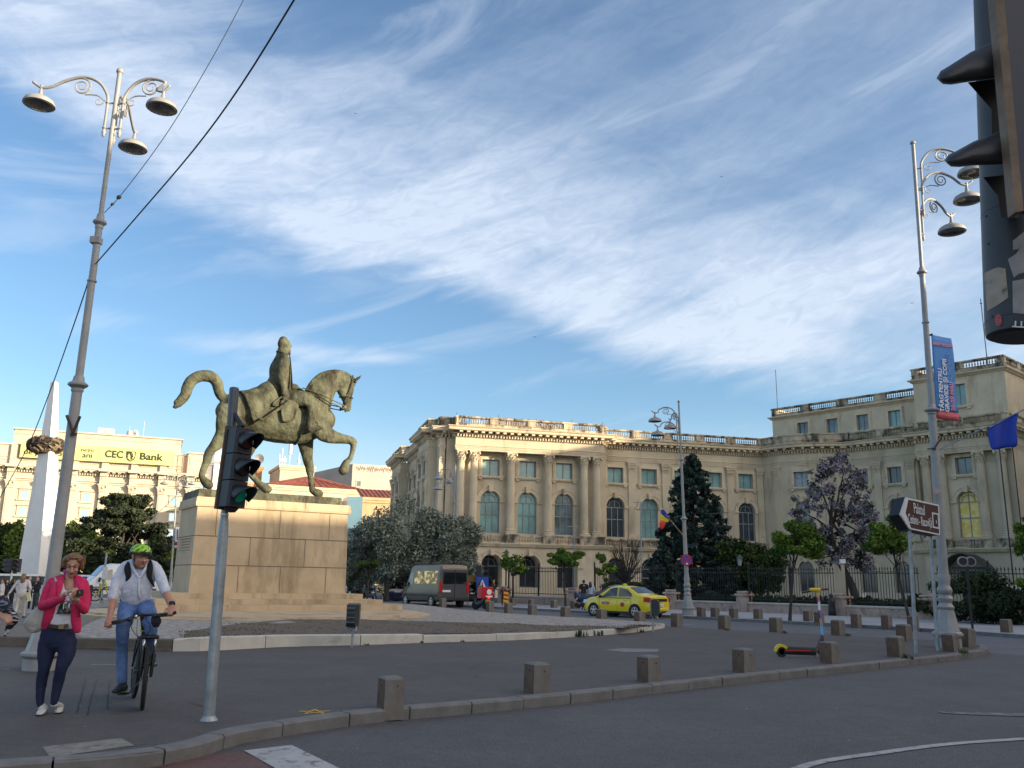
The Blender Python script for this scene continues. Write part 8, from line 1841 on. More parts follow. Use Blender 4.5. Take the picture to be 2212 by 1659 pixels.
# people
def cl_mat(n,c,r=.85,var=.10,s=14,bump=.35):return mat(n,c,r,var=var,scale=s,bump=bump,bscale=22,detail=4)
pinkc=cl_mat('pink_blazer_cloth',(.62,.022,.105));tee=cl_mat('white_tee',(.80,.80,.86));jeans=cl_mat('dark_navy_jeans',(.010,.018,.055));ljeans=cl_mat('light_blue_jeans',(.11,.20,.42),var=.25,s=6);shirt=cl_mat('pale_shirt',(.64,.68,.76));blackc=cl_mat('black_cloth',(.012,.012,.016));whitec=cl_mat('white_cloth',(.60,.57,.57));shoe_w=mat('white_leather',(.58,.57,.55),.5,var=.05,scale=20);beltm=mat('brown_belt',(.075,.045,.025),.5,var=.2)
def limb(mb,pts,rr,seg=14,sm=5,flat=None):mb.tube([Vector(p)for p in pts],rr,seg,sm=sm,flat=flat,ends=True)
def head_skin(mb,c,s,fd,up=Vector((0,0,1)),lod=1):
 """face towards fd; c centre of the skull"""
 f=Vector(fd).normalized();u=Vector(up).normalized();r=f.cross(u).normalized();u=r.cross(f);R3=Matrix((r,f,u)).transposed()
 P=lambda x,y,z:Vector(c)+(r*x+f*y+u*z)*s
 mb.ell(P(0,-.012,.03),(.074*s,.092*s,.088*s),18,12,R3);mb.ell(P(0,.03,-.035),(.060*s,.062*s,.080*s),16,10,R3)
 mb.ell(P(0,.052,-.095),(.030*s,.030*s,.024*s),12,8,R3);mb.ell(P(0,.02,-.075),(.052*s,.05*s,.036*s),12,8,R3)
 if lod:
  mb.tube([P(0,.083,.012),P(0,.099,-.018),P(0,.108,-.036)],[.010*s,.013*s,.016*s],8,sm=3,ends=True);mb.ell(P(-.014,.092,-.040),(.010*s,)*3,8,6);mb.ell(P(.014,.092,-.040),(.010*s,)*3,8,6)
  mb.ell(P(0,.078,.030),(.055*s,.018*s,.010*s),12,6,R3)
  for sg in(-1,1):mb.ell(P(sg*.040,.068,-.030),(.022*s,.018*s,.018*s),10,6,R3)
 for sg in(-1,1):mb.ell(P(sg*.077,-.005,-.012),(.010*s,.018*s,.030*s),10,7,R3)
 return P,R3
def face_bits(t,P,R3,s,hair,eyes=True,closed=False,lips=(.36,.10,.09)):
 lm=mat('lips',lips,.5,var=0);em=mat('eye_white',(.6,.58,.55),.3,var=0);pm=mat('iris',(.03,.02,.015),.2,var=0);ld=mat('eyelid_skin',(.30,.15,.11),.6,var=0)
 for sg in(-1,1):
  m=MB();m.tube([P(sg*.014,.088,.034),P(sg*.032,.088,.040),P(sg*.052,.074,.034)],[.003*s,.0042*s,.002*s],6,sm=3,ends=True);m.build('eyebrow',hair,t,world=True)
  if not closed:
   m=MB();m.ell(P(sg*.032,.072,.014),(.014*s,.010*s,.008*s),10,7,R3);o=m.build('eye',em,t,world=True,smooth=True);m=MB();m.ell(P(sg*.032,.080,.013),(.0062*s,.004*s,.0062*s),8,6,R3);m.build('iris',pm,o,world=True)
  else:
   m=MB();m.ell(P(sg*.032,.074,.014),(.015*s,.010*s,.009*s),10,7,R3);o=m.build('eyelid',ld,t,world=True,smooth=True);m=MB();m.tube([P(sg*.018,.084,.008),P(sg*.032,.086,.004),P(sg*.048,.078,.008)],.0022*s,5,sm=3);m.build('eyelashes',M_['hair_dark'],o,world=True)
 m=MB();m.tube([P(-.024,.080,-.064),P(-.010,.090,-.061),P(0,.092,-.063),P(.010,.090,-.061),P(.024,.080,-.064)],[.002*s,.0055*s,.005*s,.0055*s,.002*s],6,sm=3);m.tube([P(-.020,.080,-.068),P(0,.089,-.071),P(.020,.080,-.068)],[.002*s,.0065*s,.002*s],6,sm=3);m.build('lips',lm,t,world=True,smooth=True)
def shoe(mb,a,d,s=1.0,up=Vector((0,0,1))):
 d=Vector(d);d.z=0;d.normalize();a=Vector(a);mb.tube([a-d*.05*s+up*.035*s,a+d*.03*s+up*.045*s,a+d*.12*s+up*.032*s,a+d*.19*s+up*.022*s],[(.036*s,.040*s),(.044*s,.038*s),(.048*s,.028*s),(.036*s,.018*s)],12,sm=3,flat=(0,0,1),ends=True)
 # the woman in pink
YW=10.55
def w1(X,Y,d=0.0):return D((140+X/4.254)/1.8228,(2150+Y/4.254)/1.8228,YW+d)
def w3(X,Y,d=0.0):return D(X/2.765/1.8228,(2424+Y/2.765)/1.8228,YW+d)
wo=thing('person',G(105,1546,0),'woman in a pink blazer and dark jeans looking down at her phone','person')
sk=MB()
hc_=w1(628,325,-.01);fd=Vector((.34,-.86,-.34));P_h,R3=head_skin(sk,hc_,1.06,fd,Vector((.12,-.25,1)))
limb(sk,[w1(575,640,.02),w1(570,560,.02),w1(590,470,.02)],[.062,.055,.052])
limb(sk,[w1(420,640,.04),w1(565,625,.03),w1(720,640,.04)],[.05,.072,.05])
limb(sk,[w1(560,640,.0),w1(565,720,-.02)],[(.085,.05),(.09,.05)],flat=(0,1,0))
hR0=w1(505,800,-.30);hR1=w1(600,745,-.33);hand(sk,hR0+(hR1-hR0)*.15,(hR1-hR0),Vector((-.2,-.5,.9)),1.0,.35,-1)
limb(sk,[w1(430,870,-.24),hR0],[.031,.028])
hL0=w1(690,900,-.30);hL1=w1(655,800,-.34)
limb(sk,[w1(705,960,-.22),hL0],[.032,.029])
phone_c=w1(715,790,-.37)
hand(sk,hL0+(hL1-hL0)*.1,(w1(672,790,-.36)-hL0),Vector((.75,-.55,.2)),1.0,.45,1)
for k in range(4):a=w1(640-k*10,800+k*27,-.345);b=w1(600+k*2,815+k*22,-.395);sk.tube([w1(690,850+k*18,-.33),a,b],[.0095,.009,.0075],7,sm=3,ends=True)
sk.tube([w1(735,850,-.33),w1(755,800,-.375),w1(730,770,-.40)],[.012,.010,.008],7,sm=3,ends=True)
link('body',fuse(sk,.0062,2,.5,'body'),M_['skin'],wo,world=True)
face_bits(wo,P_h,R3,1.06,M_['hair_dark'],closed=True,lips=(.33,.10,.09))
hr=MB();s_=1.06
R_=random.Random(2)
for x,y,z,rx,ry,rz in((0,-.035,.055,.086,.092,.076),(-.05,-.0,.075,.045,.06,.045),(.05,.0,.080,.048,.06,.04),(0,.03,.108,.05,.045,.022),(-.082,-.015,.02,.022,.045,.055),(-.094,-.010,-.025,.020,.034,.036),(.082,-.015,.03,.022,.045,.045),(.096,.0,.0,.020,.032,.032),(0,-.09,.0,.066,.045,.07),(0,-.08,-.045,.055,.04,.045)):
 hr.ell(P_h(x,y,z),(rx*s_,ry*s_,rz*s_),14,9,R3)
for k in range(34):
 a=R_.uniform(-1.4,1.4);x=math.sin(a)*.09;p0_=P_h(x*.55,.02,.125);p1_=P_h(x*1.18,-.01+R_.uniform(-.03,.03),.06+R_.uniform(-.02,.02));p2_=P_h(x*1.28+R_.uniform(-.01,.01),R_.uniform(-.03,.03),R_.uniform(-.03,.03));hr.tube([p0_,p1_,p2_],[.010,.013,.006],6,sm=4,ends=True)
link('hair',fuse(hr,.0075,1,.4,'hair',dis=.010,dscale=.02),M_['hair_brown'],wo,world=True)
e_=MB();e_.lathe([(.001,-.004),(.024,-.003),(.024,.003),(.001,.005)],w1(492,425,-.04),14,(.2,-1,0));e_.build('earring',mat('magenta_bead',(.42,.03,.30),.4),wo,world=True)
m=MB()
limb(m,[w1(545,700,.03),w1(500,800,.02),w1(480,950,.02),w1(455,1120,.02),w1(440,1300,.02)],[(.145,.085),(.165,.105),(.155,.100),(.150,.098),(.158,.10)],20,flat=(0,1,0))
link('top',fuse(m,.012,3,.5,'top'),tee,wo,world=True)
pr_=MB();
def on_tee(X,Y,off=0):return w1(X,Y,-.125-off)
gr_m=mat('tee_print',(.02,.025,.025),.85,c2=(.20,.27,.24),scale=20,detail=5,thr=(.45,.6),stain=((.42,.22,.08),16,(1,1,1),.60,.63))
V_=[];nx_,ny_=8,8
xl=lambda v:335+25*v*0+(1-v)*95;xr=lambda v:600+15*v
for j in range(ny_+1):
 for i in range(nx_+1):
  u,v=i/nx_,j/ny_;X=xl(1-abs(v-.5)*0)*0+(345+(1-v)*80)+(xr(v)-(345+(1-v)*80))*u;Y=925+v*215;V_.append(tuple(w1(X,Y,-.118+.06*(2*(X-475)/330)**2)))
pr_.add(V_,[(j*9+i,(j+1)*9+i,(j+1)*9+i+1,j*9+i+1)for j in range(8)for i in range(8)]);po=pr_.build('shirt_print',gr_m,wo,world=True,smooth=True)
pw=MB()
for X,Y,rx,ry in((560,830,26,40),(545,905,22,26),(505,955,22,18),(560,1000,10,40),(470,1010,8,50)):pw.ell(w1(X,Y,-.118),(rx*.00075,.012,ry*.00075),10,6)
pw.build('print_highlight',tee,po,world=True)
bz=MB()
SL,SR=w1(285,610,.03),w1(790,625,.03)
limb(bz,[SL+Vector((0,0,-.0)),w1(205,760,.01),w1(150,920,-.02),w1(118,1000,-.06)],[.062,.060,.056,.054])
limb(bz,[w1(118,1000,-.06),w1(240,965,-.15),w1(350,920,-.21),w1(440,878,-.25)],[.055,.052,.046,.043])
limb(bz,[SR,w1(832,780,.01),w1(845,940,-.03),w1(815,1060,-.09)],[.062,.058,.054,.056])
limb(bz,[w1(815,1060,-.09),w1(760,1020,-.16),w1(712,950,-.23)],[.057,.050,.043])
limb(bz,[w1(300,590,.05),w1(430,545,.05),w1(560,540,.06),w1(690,555,.05),w1(790,595,.05)],[.045,.050,.045,.050,.045])
limb(bz,[w1(540,640,.07),w1(520,800,.08),w1(500,1000,.075),w1(470,1200,.075),w1(470,1360,.07)],[(.215,.075),(.205,.075),(.180,.075),(.185,.085),(.205,.085)],20,flat=(0,1,0))
limb(bz,[w1(345,610,-.01),w1(340,720,-.06),w1(300,860,-.075),w1(260,1020,-.07),w1(215,1180,-.06),w1(160,1350,-.03)],[(.060,.045),(.062,.05),(.062,.055),(.060,.05),(.062,.045),(.050,.035)],12,flat=(0,1,0))
limb(bz,[w1(745,620,-.01),w1(735,760,-.06),w1(700,920,-.07),w1(672,1100,-.065),w1(680,1280,-.06),w1(705,1420,-.05)],[(.055,.045),(.058,.05),(.055,.05),(.052,.045),(.056,.042),(.046,.03)],12,flat=(0,1,0))
bz_o=link('blazer',fuse(bz,.0105,3,.5,'blazer',dis=.010,dscale=.09),pinkc,wo,world=True)
lp_=MB()
lp_.tube([w1(455,510,-.0),w1(410,600,-.075),w1(400,700,-.105),w1(375,850,-.125)],[(.030,.008),(.040,.008),(.036,.008),(.010,.006)],8,sm=4,flat=(0,1,0));lp_.tube([w1(655,525,-.0),w1(692,610,-.07),w1(712,720,-.105),w1(690,860,-.12)],[(.026,.008),(.038,.008),(.040,.008),(.010,.006)],8,sm=4,flat=(0,1,0));lp_.build('lapel',pinkc,bz_o,world=True,smooth=True)
for X,Y,d in((352,962,-.225),(745,990,-.225),(705,1175,-.125)):g=MB();g.lathe([(.001,0),(.011,.001),(.001,.004)],w1(X,Y,d),10,(0,-1,0));g.build('button',mat('button_dark',(.12,.01,.03),.5),bz_o,world=True)
jn=MB()
limb(jn,[w3(635,115,.03),w3(625,190,.03),w3(625,280,.03)],[(.150,.10),(.192,.115),(.205,.12)],20,flat=(0,1,0))
limb(jn,[w3(520,290,.03),w3(500,430,.02),w3(482,570,-.0),w3(455,700,.03),w3(440,850,.03),w3(435,965,.03)],[.103,.094,.066,.062,.050,.042])
limb(jn,[w3(735,290,.03),w3(720,430,.0),w3(670,570,-.03),w3(640,700,.01),w3(608,850,.02),w3(590,945,.02)],[.103,.094,.068,.062,.050,.042])
link('jeans',fuse(jn,.012,3,.5,'jeans',dis=.008,dscale=.06),jeans,wo,world=True)
g=MB();g.tube([w3(500,105,.0),w3(560,115,-.09),w3(650,122,-.105),w3(745,108,-.07)],[(.022,.004)]*4,8,sm=4,flat=(0,1,0));bo=g.build('belt',beltm,wo,world=True);
g=MB();a=w3(668,120,-.112);g.box(a.x-.03,a.y-.006,a.z-.026,a.x+.03,a.y,a.z+.026);g.build('buckle',mat('brass',(.35,.25,.12),.3,metal=.8),bo,world=True)
for(X,Y),d in(((412,1085),(.25,-1,0)),((588,1062),(.42,-1,0))):
 a=G(X/2.765/1.8228,(2424+Y/2.765)/1.8228,0);a=Vector((a.x,a.y+.12,0));g=MB();shoe(g,a,d,.98);g.tube([a+Vector((0,-.0,.05)),w3(435 if X<500 else 590,965,.03)],[.048,.040],10,ends=True);so=link('shoe',fuse(g,.009,2,.5,'shoe'),shoe_w,wo,world=True)
 g=MB();d_=Vector(d).normalized()
 for q in(.05,.10):c=a+d_*q+Vector((0,0,.085-q*.25));g.tube([c+Vector((-.04,0,-.025)),c+Vector((0,-.004,-.006)),c+Vector((.04,0,-.025))],[(.003,.008)]*3,6,sm=3,flat=(0,0,1))
 g.build('strap',M_['white'],so,world=True)
 g=MB();g.tube([a-d_*.06+Vector((0,0,.008)),a+d_*.1+Vector((0,0,.008)),a+d_*.2+Vector((0,0,.01))],[(.040,.010),(.048,.010),(.036,.008)],10,sm=3,flat=(0,0,1),ends=True);g.build('sole',M_['black'],so,world=True)
ph=thing('phone',phone_c,'black phone held in both hands by the woman in pink','phone');M4=face_M(phone_c,Vector((.80,-.30,.12)),Vector((.35,-.10,.9)));g=MB(M4);g.bevbox(-.078,-.036,-.004,.078,.036,.004,.004);g.build('case',M_['black'],ph,world=True)
bg_=thing('shoulder_bag',w1(60,1200,.05),'cream leather bag hanging from the shoulder of the woman in pink','bag');bagm=mat('cream_leather',(.52,.50,.47),.55,var=.08,scale=8,bump=.3)
def w2(X,Y,d=0):return D(X/2.765/1.8228,(2000+Y/2.765)/1.8228,YW+d)
g=MB();limb(g,[w2(440,1090,.05),w2(405,1170,.04),w2(360,1250,.03),w2(345,1290,.03)],[(.045,.05),(.075,.06),(.100,.065),(.075,.05)],14,flat=(0,1,0));limb(g,[w2(300,1260,.03),w2(360,1310,.03),w2(420,1310,.03)],[.045,.055,.04]);limb(g,[w2(470,1120,.03),w2(455,1210,.03),w2(440,1300,.03)],[(.04,.05)]*3,flat=(0,1,0));link('pouch',fuse(g,.011,3,.5,'pouch',dis=.012,dscale=.08),bagm,bg_,world=True)
g=MB();g.tube([w1(340,560,-.05),w1(310,690,-.07),w1(278,800,-.09),w1(262,870,-.08)],[(.014,.004)]*4,6,sm=4,flat=(0,1,0));g.tube([w1(355,560,-.05),w1(328,700,-.07),w1(290,830,-.095)],[(.010,.004)]*3,6,sm=4,flat=(0,1,0));g.tube([w1(340,560,-.05),w1(325,530,.02),w1(330,560,.10),w1(250,900,.12),w1(110,1060,.08)],[(.012,.004)]*5,6,sm=4);g.build('strap',bagm,bg_,world=True,smooth=True)
g=MB();a=w2(480,1100,-.03);g.box(a.x-.025,a.y-.02,a.z-.05,a.x+.025,a.y,a.z+.04);g.build('buckle_tab',bagm,bg_,world=True)
# the cyclist
YC=11.2
def c2_(X,Y,d=0.0):return D(X/2.765/1.8228,(2000+Y/2.765)/1.8228,YC+d)
def c3_(X,Y,d=0.0):return D(X/2.765/1.8228,(2424+Y/2.765)/1.8228,YC+d)
def cf_(X,Y,d=0.0):return D((400+X/6.9125)/1.8228,(2100+Y/6.9125)/1.8228,YC+d)
cy=thing('person',G(290,1515,0),'man in a pale shirt and blue jeans sitting on his bicycle looking right','person')
sk=MB();hcc=cf_(1060,640,-.06);fd=Vector((.74,-.66,-.10));P_c,R3c=head_skin(sk,hcc,1.10,fd,Vector((.05,0,1)))
limb(sk,[cf_(960,1060,.06),cf_(985,950,.03),cf_(1010,840,.0)],[.070,.062,.060]);limb(sk,[cf_(960,1040,.02),cf_(1010,1200,-.03)],[(.07,.05),(.04,.03)],flat=(0,1,0))
hl0=c2_(1195,1190,-.30);limb(sk,[c2_(1235,985,-.12),c2_(1215,1080,-.20),hl0],[.046,.044,.030]);hand(sk,hl0,c2_(1185,1240,-.36)-hl0+Vector((0,-.03,-.02)),Vector((-.1,-.75,.65)),1.12,.85,1)
hr0=c2_(1865,1075,-.26);limb(sk,[c2_(1795,905,-.08),c2_(1835,990,-.17),hr0],[.046,.043,.030]);hand(sk,hr0,c2_(1875,1130,-.34)-hr0+Vector((0,-.03,-.01)),Vector((.1,-.75,.65)),1.12,.85,-1)
link('body',fuse(sk,.0065,2,.5,'body'),mat('skin_ruddy',(.50,.25,.17),.5,var=.1,scale=10),cy,world=True)
face_bits(cy,P_c,R3c,1.10,M_['hair_brown'],lips=(.34,.12,.10))
g=MB();g.ell(P_c(0,-.05,-.0),(.080,.085,.075),14,9,R3c);link('hair',fuse(g,.009,1,.5,'hair',dis=.008,dscale=.02),M_['hair_brown'],cy,world=True)
g=MB()
for sg in(-1,1):pts=[P_c(sg*.034+.022*math.cos(a),.094-abs(sg*.034+.022*math.cos(a))*.25,.012+.019*math.sin(a))for a in np.linspace(0,2*math.pi,15)];g.tube(pts,.0026,5);g.tube([P_c(sg*.056,.085,.016),P_c(sg*.078,.05,.016),P_c(sg*.082,-.01,.012)],.0026,5)
g.tube([P_c(-.012,.095,.016),P_c(0,.10,.018),P_c(.012,.095,.016)],.0026,5);g.build('glasses',mat('brown_frames',(.06,.02,.015),.3),cy,world=True)
sh=MB()
limb(sh,[cf_(640,900,.07),cf_(850,850,.08),cf_(1010,840,.09),cf_(1200,850,.08),cf_(1420,880,.07)],[.06,.075,.07,.075,.06])
limb(sh,[c2_(1520,660,.08),c2_(1510,760,.05),c2_(1490,860,.03),c2_(1485,960,.05),c2_(1490,1000,.07)],[(.205,.105),(.215,.125),(.195,.125),(.188,.12),(.185,.115)],22,flat=(0,1,0))
limb(sh,[c2_(1355,660,.05),c2_(1290,760,.0),c2_(1250,880,-.08),c2_(1230,975,-.12)],[.072,.068,.062,.066]);limb(sh,[c2_(1690,660,.05),c2_(1745,750,.0),c2_(1785,860,-.06),c2_(1800,900,-.09)],[.072,.068,.062,.066])
so_=link('shirt',fuse(sh,.011,2,.5,'shirt',dis=.016,dscale=.09),shirt,cy,world=True)
g=MB();g.tube([cf_(800,740,.0),cf_(830,900,-.06),cf_(930,1080,-.09),cf_(1020,1230,-.115)],[(.018,.006),(.022,.006),(.02,.006),(.01,.004)],7,sm=4,flat=(0,1,0));g.tube([cf_(1240,760,.0),cf_(1200,930,-.06),cf_(1110,1100,-.095),cf_(1030,1230,-.115)],[(.012,.006),(.020,.006),(.018,.006),(.01,.004)],7,sm=4,flat=(0,1,0));g.tube([cf_(1025,1240,-.115),c2_(1510,900,-.125),c2_(1520,1000,-.10)],[(.015,.003)]*3,6,sm=3,flat=(0,1,0));g.build('collar',shirt,so_,world=True,smooth=True)
jn=MB();limb(jn,[c2_(1485,1010,.08),c2_(1480,1060,.10)],[(.180,.115),(.185,.13)],20,flat=(0,1,0))
limb(jn,[c2_(1400,1060,.08),c2_(1370,1150,-.02),c2_(1365,1240,-.12),c3_(1345,60,-.15),c3_(1335,180,-.12),c3_(1330,340,-.02),c3_(1328,520,.03),c3_(1330,700,.04)],[.112,.100,.090,.085,.078,.070,.064,.060])
limb(jn,[c2_(1580,1060,.08),c2_(1610,1150,-.02),c2_(1630,1240,-.1),c3_(1640,60,-.12),c3_(1645,160,-.08),c3_(1640,280,.06),c3_(1645,400,.16)],[.112,.102,.092,.084,.074,.066,.056])
link('jeans',fuse(jn,.012,2,.5,'jeans',dis=.016,dscale=.07),ljeans,cy,world=True)
g=MB();g.tube([c2_(1305,1003,.06),c2_(1380,1018,.0),c2_(1480,1024,-.028),c2_(1600,1005,.0)],[(.014,.004)]*4,6,sm=3,flat=(0,1,0));g.build('belt',M_['black'],cy,world=True)
for a,d,k_ in((c3_(1335,770,.05),(.05,-1,0),0),(c3_(1655,470,.22),(.25,-1,-.1),1)):
 g=MB();shoe(g,a-Vector((0,0,.06)),d,1.25);g.tube([a-Vector((0,0,.02)),a+Vector((0,0,.06))],[.048,.045],10,ends=True);so=link('shoe',fuse(g,.010,2,.5,'shoe'),mat('dark_trainer',(.03,.028,.035),.6,var=.4,scale=20),cy,world=True)
 g=MB();dd=Vector(d).normalized();b0=a-Vector((0,0,.055));g.tube([b0-dd*.07,b0+dd*.1,b0+dd*.22],[(.046,.010),(.052,.010),(.036,.008)],10,sm=3,flat=(0,0,1),ends=True);g.build('sole',mat('green_sole',(.10,.30,.12),.6),so,world=True)
g=MB();c=hr0+Vector((.0,.02,.035));ax_=(c2_(1835,990,-.17)-hr0).normalized();g.lathe([(.034,-.012),(.036,0),(.034,.012)],c,14,ax_);g.lathe([(.001,0),(.024,0),(.022,.012),(.001,.013)],c+Vector((-.004,-.034,.008)),12,(0,-1,.3));g.build('watch',M_['black'],cy,world=True)
he=thing('bicycle_helmet',hcc+Vector((0,0,.08)),'bright yellow green bicycle helmet with dark vents on the cyclist','helmet');hy=mat('helmet_green',(.36,.66,.03),.35,var=.06,scale=8);g=MB()
n1,n2=28,10;V_=[];
for i in range(n2+1):
 b=math.pi/2*i/n2*1.04
 for k in range(n1):a=2*math.pi*k/n1;V_.append(tuple(P_c(.108*math.cos(a)*math.cos(b),-.018+.142*math.sin(a)*math.cos(b),.048+.098*math.sin(b)-.020*math.cos(b)*math.sin(a)*-1*.3)))
g.add(V_,[(i*n1+k,i*n1+(k+1)%n1,(i+1)*n1+(k+1)%n1,(i+1)*n1+k)for i in range(n2)for k in range(n1)]+[tuple(range(n2*n1,(n2+1)*n1))]);ho=g.build('shell',hy,he,world=True,smooth=True);q=ho.modifiers.new('k','SOLIDIFY');q.thickness=.012
vt=MB()
for rr_,b0,b1,n_,w_ in((1.0,.10,.50,9,.085),(1.0,.52,.98,8,.085),(1.0,1.02,1.36,5,.16)):
 for k in range(n_):
  a0=2*math.pi*(k+.5*(b0>.5))/n_;pts=[]
  for q in range(12):
   t_=2*math.pi*q/12;a=a0+w_*math.cos(t_)+.17*math.sin(t_);b=(b0+b1)/2+(b1-b0)/2*math.sin(t_);k_=1.035
   pts.append(tuple(P_c(.108*k_*math.cos(a)*math.cos(b),-.018+.142*k_*math.sin(a)*math.cos(b),.048+(.098*k_)*math.sin(b)-.0)))
  vt.add(pts,[tuple(range(12))])
vt.build('vent',M_['black'],he,world=True)
g=MB();ring_=[P_c(.110*math.cos(a),-.018+.144*math.sin(a),.036)for a in np.linspace(0,2*math.pi,29)];g.tube(ring_,[(.010,.010)]*29,6);g.tube([P_c(-.06,.10,.052),P_c(0,.145,.050),P_c(.06,.10,.052)],[(.004,.02)]*3,6,sm=4,flat=(0,0,1));g.build('rim_and_peak',M_['black'],he,world=True)
g=MB()
for sg in(-1,1):g.tube([P_c(sg*.086,.04,.04),P_c(sg*.080,.02,-.04),P_c(sg*.05,.035,-.11),P_c(0,.03,-.135)],.0045,5,sm=3)
g.build('chin_strap',M_['black'],he,world=True)
bp_=thing('backpack',c2_(1510,760,.2),'black backpack with wide straps worn by the cyclist','backpack');g=MB()
g.tube([cf_(700,830,.06),cf_(690,860,-.03),cf_(700,1000,-.07),cf_(730,1180,-.075),cf_(690,1340,-.06),cf_(640,1420,.02)],[(.035,.012),(.038,.014),(.040,.014),(.036,.012),(.028,.010),(.02,.01)],8,sm=4,flat=(0,1,0));g.build('strap',blackc,bp_,world=True,smooth=True)
g=MB();g.tube([cf_(1300,760,.06),cf_(1310,820,-.03),cf_(1310,980,-.07),cf_(1300,1150,-.075),cf_(1360,1320,-.06),cf_(1430,1440,.03)],[(.030,.012),(.036,.014),(.040,.014),(.034,.012),(.022,.010),(.012,.01)],8,sm=4,flat=(0,1,0));g.build('strap',blackc,bp_,world=True,smooth=True)
g=MB();limb(g,[c2_(1520,620,.26),c2_(1510,760,.28),c2_(1500,920,.26)],[(.13,.07),(.15,.09),(.14,.08)],16,flat=(0,1,0));g.build('pack',blackc,bp_,world=True,smooth=True)
# bicycle
bk=thing('bicycle',G(300,1525,0),'black mountain bike ridden by the man, seen from the front','bicycle')
fwc=G(307,1533,0);rwc=G(288,1507,0);rW=.385;fwd=Vector((fwc.x-rwc.x,fwc.y-rwc.y,0)).normalized();axl=Vector((-fwd.y,fwd.x,0));F0=Vector((fwc.x,fwc.y+.0,rW));R0=Vector((rwc.x,rwc.y,rW))
bkm=mat('bike_frame_black',(.015,.015,.018),.35,var=.1);limem=mat('bike_lime',(.55,.62,.03),.4,var=0)
fa=Vector((-.999*axl.x,-.999*axl.y,0));
fax=Vector((.935,.355,0)).normalized()
for c,a_ in((F0,fax),(R0,axl)):
 g=MB();g.lathe([(rW-.050,-.012),(rW-.035,-.026),(rW-.008,-.020),(rW,-.006),(rW,.006),(rW-.008,.020),(rW-.035,.026),(rW-.050,.012)],c,44,a_);wo_=g.build('wheel',M_['tyre'],bk,world=True,angle=40)
 g=MB();d1=a_.cross(Vector((0,0,1))).normalized()
 for k in range(18):t_=2*math.pi*k/18;g.tube([c+a_*(.02 if k%2 else-.02),c+(d1*math.cos(t_)+Vector((0,0,1))*math.sin(t_))*(rW-.05)],.0016,3)
 g.lathe([(.018,-.04),(.026,0),(.018,.04)],c,10,a_);g.lathe([(.078,.030),(.080,.030),(.080,.033),(.078,.033)],c,20,a_);g.build('spokes',M_['galv'],wo_,world=True)
 g=MB()
 for k in range(44):
  t_=2*math.pi*k/44;q=c+(d1*math.cos(t_)+Vector((0,0,1))*math.sin(t_))*(rW+.001)
  for sg in(-.012,.012):g.ell(q+a_*sg,(.006,)*3,4,3)
 g.build('tread',M_['tyre'],wo_,world=True)
crown=F0+Vector((0,.02,rW+.06));stem=c2_(1545,1165,-.20)
g=MB()
for sg in(-1,1):g.tube([F0+fax*.058*sg,F0+fax*.062*sg+Vector((0,.02,.25))],[.020,.022],10,ends=True)
g.tube([crown-fax*.08,crown+fax*.08],.026,8,ends=True);g.build('fork',bkm,bk,world=True,smooth=True)
g=MB()
for sg in(-1,1):g.tube([F0+fax*.062*sg+Vector((0,.02,.25)),crown+fax*.062*sg],.016,10)
g.build('fork_stanchions',M_['chrome'],bk,world=True,smooth=True)
g=MB();g.tube([crown,c3_(1530,195,-.02)+Vector((0,.1,0)),stem],[.028,.026,.024],12);seatp=R0.lerp(F0,.28)+Vector((0,0,.48));bb_=R0.lerp(F0,.40)+Vector((0,0,-.04));hd_=crown+Vector((0,.05,.06));g.tube([hd_,bb_],[.032,.03],10);g.tube([hd_+Vector((0,.02,.08)),seatp],.022,8);g.tube([bb_,seatp+Vector((0,.0,.08))],.018,8)
for sg in(-1,1):g.tube([R0+axl*.06*sg,bb_],.011,6);g.tube([R0+axl*.06*sg,seatp],.010,6)
g.build('frame',bkm,bk,world=True,smooth=True)
g=MB();g.lathe([(.031,-.016),(.031,.016)],c3_(1530,160,-.03)+Vector((0,.06,0)),12,Vector((0,.15,1)));g.build('lime_ring',limem,bk,world=True)
hbL,hbR=c2_(1225,1245,-.36),c2_(1870,1145,-.34);g=MB();g.tube([hbL-(hbR-hbL).normalized()*.05,hbL.lerp(hbR,.15),stem+Vector((-.03,.0,.0)),stem+Vector((.04,0,0)),hbL.lerp(hbR,.88),hbR+(hbR-hbL).normalized()*.04],[.016,.015,.016,.016,.015,.016],10,sm=3);g.build('handlebar',bkm,bk,world=True,smooth=True)
g=MB();dh=(hbR-hbL).normalized();g.cyl(hbL-dh*.06,hbL+dh*.10,.019,10);g.cyl(hbR-dh*.10,hbR+dh*.05,.019,10);g.build('grip',M_['black'],bk,world=True)
g=MB();g.tube([hbL+dh*.16,hbL+dh*.10+Vector((0,-.05,-.02)),hbL-dh*.0+Vector((0,-.06,-.03))],[.014,.009,.006],6,sm=3,ends=True);g.tube([hbR-dh*.16,hbR-dh*.10+Vector((0,-.05,-.02)),hbR+dh*.01+Vector((0,-.06,-.03))],[.014,.009,.006],6,sm=3,ends=True);g.ell(hbL+dh*.2,(.035,.03,.025),8,6);g.ell(hbR-dh*.2,(.035,.03,.025),8,6);g.build('brake_lever',M_['black'],bk,world=True,smooth=True)
g=MB();g.ell(c2_(1480,1185,-.27),(.019,.012,.028),12,8);g.build('bell',M_['chrome'],bk,world=True,smooth=True)
g=MB()
for a_,b_,q in((1440,1200,-.1),(1580,1200,-.05),(1500,1210,-.12)):g.tube([c2_(a_,b_,-.26),c2_(a_+(60 if a_>1500 else-10),1300,-.34),c3_(1500 if a_<1550 else 1590,230,-.22),crown+Vector((.03 if a_>1500 else-.05,-.03,0))],.0035,5,sm=5)
g.build('brake_cable',M_['white']if False else M_['black'],bk,world=True)
